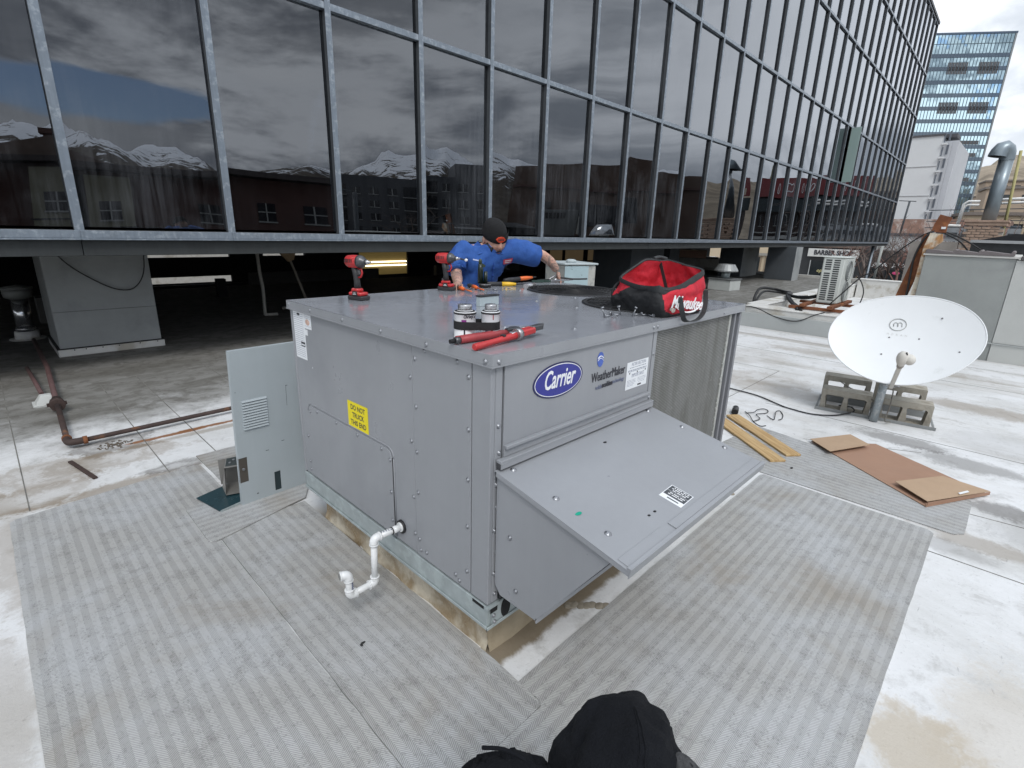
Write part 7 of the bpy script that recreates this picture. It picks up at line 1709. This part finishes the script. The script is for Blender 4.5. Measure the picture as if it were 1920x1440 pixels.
def car(lb, c, rz, col, suv=0.):
    t_ = thing('parked_car', lb, 'car', c, rz); bm_ = pm('car paint '+lb[:9], col, .25, .2, var=.02, coat=.5)
    def B(m_, n__, mt, bv=0): return m_.build(n__, mt, t_, bv, local=True)
    XZ = Matrix(((1, 0, 0, 0), (0, 0, 1, 0), (0, 1, 0, 0), (0, 0, 0, 1)))
    g = MB(); g.prism([(-2.2, .35), (2.2, .35), (2.28, .6), (2.15, .85), (1.1, .98), (-1.2, 1.0), (-2.1, .95), (-2.28, .7)], -.88, .88, M=XZ); B(g, 'body', bm_, .06)
    g = MB(); g.prism([(1.05, .97), (.45, 1.42+suv), (-1.25, 1.45+suv), (-1.85-suv, .97)], -.76, .76, M=XZ); B(g, 'cabin', bm_, .08)
    g = MB()
    for s_ in (-1, 1): g.prism([(.85, 1.02), (.40, 1.36+suv), (-1.15, 1.38+suv), (-1.6-suv*.6, 1.02)], s_*.772-.004, s_*.772+.004, M=XZ)
    g.prism([(-.66, 1.0), (.66, 1.0), (.6, 1.36+suv), (-.6, 1.36+suv)], -.01, .01, M=Matrix(((0, -.65, 1, .82), (1, 0, 0, 0), (0, 1, 0, 0), (0, 0, 0, 1)))); B(g, 'window', M_SHGL)
    for x_ in (-1.4, 1.4):
        for s_ in (-1, 1):
            w_ = MB(); w_.cyl((x_, s_*.72, .33), (x_, s_*.91, .33), .33, 16); wo_ = B(w_, 'wheel', M_RUB); w_ = MB(); w_.cyl((x_, s_*.905, .33), (x_, s_*.925, .33), .20, 12); w_.build('rim', M_STEEL, wo_, local=True)
    for s_ in (-1, 1): g = MB(); g.ell((2.2, s_*.62, .70), (.08, .2, .09)); B(g, 'headlight', M_WHT); g = MB(); g.ell((-2.22, s_*.66, .75), (.06, .15, .12)); B(g, 'tail_light', M_RED)
    return t_
car('pale silver blue car parked below the dark shopfront', pol(9.6, 58, -4.58), R_(96), (.45, .52, .62))
car('dark parked car near the far pavement, right of the pale car', pol(6.0, 76, -4.58), R_(95), (.05, .06, .08))
car('white off-road car parked beyond the undercroft', pol(24.4, 62, -2.1), R_(125), (.72, .72, .72), .25)
g = MB(); g.box(-4, 4, -1.5, 1.5, -2.4, 0, 0, Matrix.Translation(pol(25.2, 63, -2.1)) @ Matrix.Rotation(R_(115), 4, 'Z')); struct('raised_parking', g, M_CONC)
t_ = thing('salmon_building', 'low salmon rendered wall with a dark window beyond the undercroft', 'building', pol(25.8, 60, -4.5))
Ms_ = Matrix.Translation(pol(25.6, 58, 0)) @ Matrix.Rotation(R_(115), 4, 'Z')
g = MB(); g.box(-1.3, 2.6, 0, 2, -4.5, .35, 0, Ms_); g.build('wall', pm('salmon render', (.62, .42, .32), .9), t_); g = MB(); g.box(-.2, 1.4, -.05, 0, -.6, -.25, 0, Ms_); g.build('window', M_SHGL, t_)
t_ = thing('white_wall', 'plain pale wall seen through the gap behind the tool bag', 'wall', pol(25, 50, -4.5))
g = MB(); g.box(-3.2, 3.0, 0, 1, -4.5, -.15, 0, Matrix.Translation(pol(25.1, 50, 0)) @ Matrix.Rotation(R_(115), 4, 'Z')); g.build('wall', M_CONC, t_)
# mechanical plant between the chimney and the tower
mp = thing('rooftop_plant', 'row of grey rooftop cooling equipment with white pipes, left of the vent pipe', 'equipment', pol(4.5, 62, 0))
def pb_(az_, d_, w, h, z0_, mt, nm_): g_ = MB(); M_ = Matrix.Translation(pol(az_, d_, 0)) @ Matrix.Rotation(R_(az_), 4, 'Z'); g_.box(0, 2, -w/2, w/2, z0_, z0_+h, 0, M_); return g_.build(nm_, mt, mp)
M_PL = pm('plant grey', (.34, .36, .38), .6, .2, var=.2, vs=1.5); M_PLD = pm('plant dark', (.06, .07, .08), .6, var=.3, vs=2)
for az_ in (6.0, 5.1, 4.2, 3.3, 2.4, 1.4):
    pb_(az_, 60, .85, 1.15, 1.9, M_PL, 'cooling_unit'); pb_(az_, 59.9, .65, .35, 2.3, M_PLD, 'grille')
    g = MB(); g.cyl(pol(az_, 61, 3.05), pol(az_, 61, 3.3), .32, 14); g.build('fan_ring', M_PLD, mp)
g = MB(); g.box(0, 12, -4.2, 4.2, -4.5, 1.85, 0, Matrix.Translation(pol(3.7, 59.5, 0)) @ Matrix.Rotation(R_(3.7), 4, 'Z')); g.build('plant_deck', pm('grey brown wall', (.36, .33, .30), .9, var=.2, vs=.8), mp)
for z_ in (3.75, 4.7, 3.2): g = MB(); g.bar(pol(7., 62, z_-.15), pol(0.6, 62, z_), .07, .07); g.build('rail', M_PLD, mp)
M_WP = pm('white insulated pipe', (.74, .74, .72), .5)
for zz_ in (0, .28):
    g = MB(); g.tube([pol(4.95-.15*zz_, 58.5, 3.1), pol(4.85-.15*zz_, 58.5, 4.9-zz_), pol(4.6, 58.5, 5.1-zz_), pol(3.9, 58.5, 5.1-zz_)], .10, 8); g.build('pipe', M_WP, mp)
    g = MB(); g.tube([pol(3.0, 58.5, 5.2-zz_), pol(1.0, 58.5, 5.3-zz_)], .10, 8); g.build('pipe', M_WP, mp)
g = MB(); g.tube([pol(6.4, 58, 1.9), pol(6.2, 58, 3.0), pol(6.0, 58, 3.2), pol(4.7, 58, 3.15)], .11, 8); g.build('pipe', M_WP, mp)
t_ = thing('yellow_pole', 'thin dull yellow pole slanting at the right edge, behind the bare twigs', 'pole', pol(2.0, 40, 0))
g = MB(); g.cyl(pol(1.95, 40, 1.6), pol(2.35, 40, 6.6), .07, 8); g.build('shaft', pm('dull yellow', (.42, .38, .17), .7), t_)
g = MB(); g.cyl(pol(8.6, 90, 2.5), pol(8.45, 90, 7.0), .12, 6); g.bar(pol(9.2, 90, 7.0), pol(8.0, 90, 6.9), .1, .1); tag(g.build('utility_pole', M_PLD), 'thin dark utility pole before the white concrete building', 'pole')
for i, (az_, d_, w, h) in enumerate(((2.9, 330, 16, 22), (3.8, 280, 10, 14), (1.6, 300, 24, 26), (2.2, 170, 22, 5), (3.6, 150, 9, 4.2), (1.0, 140, 18, 7), (-.6, 200, 30, 16))):
    t_ = thing('hillside_house', ['tan block on the hillside right of the glass tower', 'cream hillside house close to the tower edge', 'tall brown hillside building at the right edge', 'long cream building below the hill', 'cream house half behind the vent pipe', 'cream building behind the yellow pole', 'brown building outside the right edge'][i], 'building', pol(az_, d_, 0))
    M_ = Matrix.Translation(pol(az_, d_, 0)) @ Matrix.Rotation(R_(az_+12), 4, 'Z')
    g = MB(); g.box(0, 12, -w/2, w/2, -5, h, 0, M_); g.build('wall', [pm('tan wall', (.42, .33, .25), .9, var=.1, vs=.1), M_CREAM][i % 2], t_)
    for r in range(max(1, int(h/5))):
        for c_ in range(int(w/4)):
            g = MB(); g.box(-.1, .0, -w/2+1+4*c_, -w/2+2.6+4*c_, h-3-4.5*r, h-1.5-4.5*r, 0, M_); g.build('window', M_SHGL, t_)
    g = MB(); g.box(-.4, 12.3, -w/2-.4, w/2+.4, h, h+.6, 0, M_); g.build('roof', pm('dull roof', (.22, .19, .17), .9), t_)

# ================================================================ WHAT THE GLASS MIRRORS: the town and mountains to the south
def terrain(name, az0, az1, prof, r0, r1, snow, mt, nA=260, nR=26, amp=1., zb=-4.6):
    P = []; F = []
    for i in range(nA+1):
        az_ = az0+(az1-az0)*i/nA
        # elevation profile by interpolation
        for k in range(len(prof)-1):
            if prof[k][0] <= az_ <= prof[k+1][0] or k == len(prof)-2:
                s_ = (az_-prof[k][0])/(prof[k+1][0]-prof[k][0]); s_ = min(max(s_, 0), 1); e_0 = prof[k][1]*(1-s_)+prof[k+1][1]*s_; break
        for j in range(nR+1):
            t_ = j/nR; d_ = r0+(r1-r0)*t_
            top_ = math.tan(R_(e_0))*(r0+(r1-r0)*.72)
            f_ = math.sin(min(t_/.72, 1)*PI/2)**1.25 if t_ < .72 else 1-(t_-.72)*1.3
            q = noise.fractal(Vector((az_*.33, t_*4.0, .3)), 1, 2.1, 6)
            rg_ = 1-abs(noise.noise(Vector((az_*.42+t_*.8, t_*2.2, 5.))))*2
            z_ = top_*f_*(1+amp*(.11*q+.15*(rg_-.6))*(.35+f_))
            p = pol(az_, d_, 0); P.append((p.x, p.y, zb+max(z_, 0)))
    F = [(i*(nR+1)+j, i*(nR+1)+j+1, (i+1)*(nR+1)+j+1, (i+1)*(nR+1)+j) for i in range(nA) for j in range(nR)]
    g_ = MB(); g_.add(P, F, 0, True); return struct(name, g_, mt)
def mountain_mat(name, rock, line, wid, cov):
    mt = bpy.data.materials.new(name); mt.use_nodes = True; n = NT(mt.node_tree); b = n.n['Principled BSDF']
    ge = n.new('ShaderNodeNewGeometry'); X, Y, Z = n.sep(ge.outputs['Position']); pos = ge.outputs['Position']
    n1 = n.noise(pos, .006, 9, .68, .6); n2 = n.noise(n.scale(pos, (1, 1, .35)), .022, 8, .7, 1.2)
    s_ = n.math('ADD', n.math('DIVIDE', n.math('SUBTRACT', Z, line), wid), n.math('MULTIPLY', n.math('SUBTRACT', n1, .5), 4.2)); s_ = n.math('ADD', s_, n.math('MULTIPLY', n.math('SUBTRACT', n2, .5), 7.))
    f = n.math('MULTIPLY', n.rng(s_, -.05, .35), cov)
    c = n.mix(n.rng(n2, .35, .65), rock, tuple(v*.5 for v in rock)); c = n.mix(f, c, (.82, .84, .88))
    n.put(b.inputs['Base Color'], c); b.inputs['Roughness'].default_value = .95; b.inputs['Specular IOR Level'].default_value = .1; return mt
prof = [(-125, 4.5), (-105, 6.0), (-95, 6.4), (-87, 6.6), (-83, 6.9), (-80, 6.6), (-77, 5.7), (-74.5, 5.3), (-72, 4.4), (-68, 4.0), (-64, 4.6), (-61.5, 5.6), (-60, 5.5), (-58.3, 5.2), (-57, 6.4), (-56.2, 6.0), (-54.6, 7.0), (-53, 6.9), (-51.8, 8.0), (-50.2, 8.3), (-48.5, 7.2), (-46.5, 5.4), (-45, 6.6), (-43.6, 7.25), (-42, 6.5), (-40, 5.9), (-36, 5.8), (-32, 5.6), (-29, 5.8), (-26, 6.0), (-24.5, 5.3)]
terrain('mountains', -125, -24.5, prof, 1500, 3200, 1, mountain_mat('snowy mountain', (.10, .085, .07), 205, 70, 1.0))
terrain('hills', -30, 14, [(-30, 5.0), (-26, 5.9), (-23, 6.1), (-21, 5.2), (-18, 5.6), (-14, 5.0), (-10, 5.3), (-6, 5.9), (-2, 6.2), (1.5, 6.0), (3, 6.2), (4.4, 5.5), (6, 5.2), (9, 5.1), (14, 4.8)], 380, 900, 0, mountain_mat('dry hillside', (.36, .30, .23), 160, 60, .3), nA=160, nR=18, amp=.8)
def facade_wall(name, lb, A, B, z0, z1, mt, profile=None, depth=10):
    """building whose facade runs A->B (2D); returns thing and matrix (x along, y out of facade towards the roof, z up)"""
    A = Vector((*A, 0)); B = Vector((*B, 0)); u = (B-A).normalized(); L = (B-A).length; n__ = Vector((u.y, -u.x, 0))
    t_ = thing(name, lb, 'building', (A.x, A.y, z0)); M_ = Matrix(((u.x, n__.x, 0, A.x), (u.y, n__.y, 0, A.y), (0, 0, 1, 0), (0, 0, 0, 1)))
    g_ = MB(); pf = profile or [(0, z1), (L, z1)]
    g_.prism([(0, z0)]+[(a*L if profile else a, b) for a, b in pf]+[(L, z0)], 0, -depth, M=M_ @ Matrix(((1, 0, 0, 0), (0, 0, 1, 0), (0, 1, 0, 0), (0, 0, 0, 1)))); g_.build('wall', mt, t_)
    return t_, M_, L
M_WNA = pm('town window dark', (.018, .020, .025), .15)
M_WFR = pm('town window frame', (.36, .37, .36), .7)
def win(t_, M_, x, z, w, h, y=.05, split=0, nm_='window'):
    g_ = MB(); g_.box(x-w/2, x+w/2, y-.05, y+.02, z, z+h, 0, M_); o = g_.build(nm_, M_WNA, t_)
    if split:
        g_ = MB(); g_.box(x-.04, x+.04, y+.02, y+.06, z, z+h, 0, M_); g_.box(x-w/2-.06, x+w/2+.06, y+.02, y+.06, z-.1, z, 0, M_)
        if split > 1: g_.box(x-w/2, x+w/2, y+.02, y+.06, z+h*.5-.04, z+h*.5+.04, 0, M_)
        g_.build('window_bar', M_WFR, o)
# tan and brick apartment house (mirrored at the far left)
M_TAN = pm('olive tan siding', (.22, .21, .145), .9, var=.06, vs=.3); M_RBR = pm('dull red brick', (.10, .055, .048), .95, var=.2, vs=1)
t_, M_, L = facade_wall('apartment_house', 'three storey tan and brick apartment house mirrored in the left panes', (26.0, -32.8), (-9.0, -38.5), -6, 5.3, M_RBR)
def sec(x0, x1, y, mt, z1=5.0): g_ = MB(); g_.box(x0, x1, 0.01, y, -6, z1, 0, M_); return g_.build('bay', mt, t_)
sec(16.9, 19.2, .8, M_TAN); sec(21.0, 23.3, .8, M_TAN); sec(19.25, 20.95, .15, pm('recess dark', (.03, .032, .035), .9))
for z_ in (2.4, -.6, -3.6):
    for x_ in (18.1, 22.2): win(t_, M_, x_, z_-.4, 1.1, 1.3, .85, 2)
    for x_ in (3.5, 6.5, 9.5, 13.0, 26.0, 29.0): win(t_, M_, x_, z_-.4, 1.2, 1.4, .05, 2)
    g = MB(); g.box(19.3, 20.9, .2, 1.1, z_-1.1, z_-.95, 0, M_); g.build('balcony', M_WFR, t_); g = MB(); g.box(16.8, 23.4, .81, .86, z_-1.0, z_-.90, 0, M_); g.build('trim_line', M_WNA, t_)
g = MB(); g.box(-.3, 36, -10, 1.2, 5.4, 5.8, 0, M_); g.build('eave', pm('eave dark', (.06, .05, .05), .8), t_)
g = MB(); g.box(21.6, 22.8, -5, -4, 5.6, 8.2, 0, M_); g.box(21.4, 23.0, -5.2, -3.8, 7.9, 8.3, 0, M_); g.box(27.6, 28.3, -4, -3.3, 5.6, 7.7, 0, M_); g.build('chimney', M_RBR, t_)
g = MB(); g.prism([(17, 5.8), (22.2, 7.6), (27.5, 5.8)], -2, -9, M=M_ @ Matrix(((1, 0, 0, 0), (0, 0, 1, 0), (0, 1, 0, 0), (0, 0, 0, 1)))); g.build('gable_roof', pm('old roof tile', (.16, .12, .10), .9, var=.3, vs=1, col2=(.6, .62, .65), c2=(.6, .66), c2s=.6), t_)
# six storey block
M_DKB = pm('dark blue grey cladding', (.085, .09, .10), .8, var=.12, vs=.4)
t_, M_, L = facade_wall('apartment_block', 'dark many windowed apartment block mirrored left of the technician', (55.5, -43.0), (36.5, -57.5), -6, 9.2, M_DKB, [(0, 7.9), (.06, 7.9), (.06, 10.3), (.2, 10.3), (.2, 8.3), (1, 9.5)])
for r in range(7):
    for c_ in range(15):
        x_ = 1.0+1.55*c_; z_ = -5.2+1.95*r
        if c_ in (4, 8, 12): g = MB(); g.box(x_-.6, x_+.6, .0, .04, z_-.2, z_+1.3, 0, M_); g.build('balcony_recess', M_WNA, t_); g = MB(); g.box(x_-.65, x_+.65, .04, .7, z_-.3, z_-.2, 0, M_); g.build('balcony', M_WFR, t_)
        else: win(t_, M_, x_, z_, .75, .95, .05, 1)
# brick warehouse with a low gable
t_, M_, L = facade_wall('brick_warehouse', 'brown brick warehouse with a low gable mirrored behind the technician', (54.0, -9.6), (43.0, -27.0), -6, 9, pm('brown brick', (.115, .078, .062), .95, var=.2, vs=1), [(0, 7.0), (.20, 8.0), (.385, 9.3), (.40, 8.85), (1, 8.3)], 20)
for (x_, z_, w_, h_) in ((14.5, 2.4, 1.8, 2.4), (17.5, 2.4, 2.2, 2.4), (11, 2.4, 2.3, 2.4), (8.2, 2.8, 1.5, 2.6), (13, -2.6, 2, 2.4), (9.5, -2.6, 2, 2.4)): win(t_, M_, x_, z_, w_, h_)
g = MB(); g.box(0, L, .01, .25, 6.1, 6.3, 0, M_); g.build('cornice', M_RBR, t_)
# maroon storefront building
M_MAR = pm('maroon fascia', (.20, .045, .048), .8, var=.08, vs=.3)
t_, M_, L = facade_wall('maroon_building', 'maroon parapet building with white trim mirrored in the far panes', (106.9, -5.8), (102.4, -22.9), -6, 11.9, pm('dark storefront', (.05, .038, .036), .9, var=.2, vs=.6), [(0, 11.9), (1, 11.9)])
g = MB(); g.box(-.2, L+.2, .01, .8, 8.9, 12.0, 0, M_); g.build('parapet_fascia', M_MAR, t_)
g = MB(); g.box(-.2, L+.2, .01, 2.2, 6.4, 8.5, 0, M_); g.build('awning', pm('dark teal awning', (.02, .03, .035), .8), t_)
for x_ in (8.0, 9.6, 12.2, 10.9, 3.0):
    g = MB(); g.tube([M_ @ Vector((x_+.28*math.cos(q*PI/8), .84, 10.4+.75*math.sin(q*PI/8))) for q in range(16)], .07, 5, closed=True); g.build('ring_ornament', M_WHT, t_)
g = MB(); g.box(.5, L-.5, .5, 1.1, 1.4, 2.1, 0, M_); g.box(.5, L-.5, .5, 1.0, 2.7, 2.9, 0, M_); g.build('balcony_rail', M_WFR, t_)
for i in range(10): win(t_, M_, 1.5+1.6*i, 4.0, .8, 1.9, .05, 1); win(t_, M_, 1.5+1.6*i, -2.6, 1.0, 3.0, .05, 1)
for i in range(6): g = MB(); g.box(2+2.3*i, 2.3+2.3*i, .5, .8, -4, .5, 0, M_); g.build('column', pm('dull pink column', (.28, .17, .15), .9), t_)
t_, M_, L = facade_wall('stone_building', 'grey brown stone building mirrored at the far end of the facade', (140, -5.2), (118, -9.5), -6, 11.2, pm('brown stone', (.17, .135, .115), .95, var=.2, vs=.8))
for r in range(4):
    for c_ in range(8): win(t_, M_, 1.4+2.5*c_, -3.2+3.6*r, 1.1, 1.9, .05, 1)
# neighbour roof right behind the viewer with its own plant
g = MB(); g.box(12.7, 40, -30, -3.6, -4.5, .95); tag(g.build('neighbour_roof', M_CONC), 'lower flat roofed neighbour building behind the stucco walls', 'building')
hv = thing('rooftop_unit', 'second grey air conditioner with a pale disconnect box, seen only as a reflection', 'air conditioner', (22.3, -5.0, .95))
Mv2 = Matrix.Translation((22.6, -5.6, 0)) @ Matrix.Rotation(R_(52), 4, 'Z')
g = MB(); g.box(-1.2, 1.0, -.8, .8, 1.1, 2.95, 0, Mv2); g.build('casing', pm('grey green casing', (.13, .14, .14), .6, var=.1), hv, .02)
for i in range(9): g = MB(); g.box(-.5+.12*i, -.42+.12*i, .80, .82, 2.5, 2.8, 0, Mv2); g.build('grille_slot', M_BLK, hv)
g = MB(); g.box(1.02, 1.5, .3, .8, 1.6, 2.6, 0, Mv2); g.build('disconnect_box', pm('pale box', (.45, .45, .42), .7), hv, .02); g = MB(); g.box(-.75, -.5, .80, .82, 1.9, 2.25, 0, Mv2); g.build('label', M_PAP, hv)
for i, (az_, d_) in enumerate(((-7.2, 25), (-9.0, 30))):
    q = pol(az_, d_, 0); t_ = thing('vent_hood', ['small bright tapered vent hood on the neighbour roof', 'second tapered vent hood farther along the neighbour roof'][i], 'vent', (q.x, q.y, .95))
    g = MB(); g.lathe([(.16, .95), (.16, 1.7)], Matrix.Translation(q), 16); g.build('stack', M_GALV, t_); g = MB(); g.lathe([(.45, 1.65), (.45, 1.72), (.26, 2.3), (.0, 2.32)], Matrix.Translation(q), 18); g.build('hood', M_SHINY, t_)
# parapet with coping on the south side, street lamp beyond
sp = thing('parapet', 'beige south parapet with dark coping tiles behind the viewer', 'parapet', (-14, -9.8, 0))
g = MB(); g.box(-14, 12.6, -9.8, -9.5, -.3, 1.15); g.build('wall', M_COAT, sp)
for i in range(24): g = MB(); g.prism([(0, 1.16), (1.08, 1.16), (1.08, 1.21), (.0, 1.26)], -9.85, -9.45, M=Matrix.Translation((-14+1.1*i, 0, 0)) @ Matrix(((1, 0, 0, 0), (0, 0, 1, 0), (0, 1, 0, 0), (0, 0, 0, 1)))); g.build('coping_tile', M_TILE, sp)
t_ = thing('street_lamp', 'street lamp with a pale head mirrored in the pane left of the technician', 'street lamp', (17, -18, -4.5))
g = MB(); g.tube([(18, -17.6, -4.5), (18, -17.6, 4.0)], .12, 8); g.tube([(18, -17.6, 3.8), (17.6, -17.8, 4.15), (17.0, -18.0, 4.3)], .06, 6); g.build('mast', M_PLD, t_)
g = MB(); g.ell((16.9, -18.0, 4.3), (.5, .25, .14)); g.build('lamp_head', M_WHT, t_)
for i, (x_, y_, h_) in enumerate(((32, -34, 8), (38, -36, 9))): bare_tree(['bare tree mirrored between apartment block and warehouse', 'second bare tree mirrored between apartment block and warehouse'][i], (x_, y_, -4.5), h_, 40+i, .9, M_BARK, 5)

if _bs: bpy.data.scenes.remove(_bs)
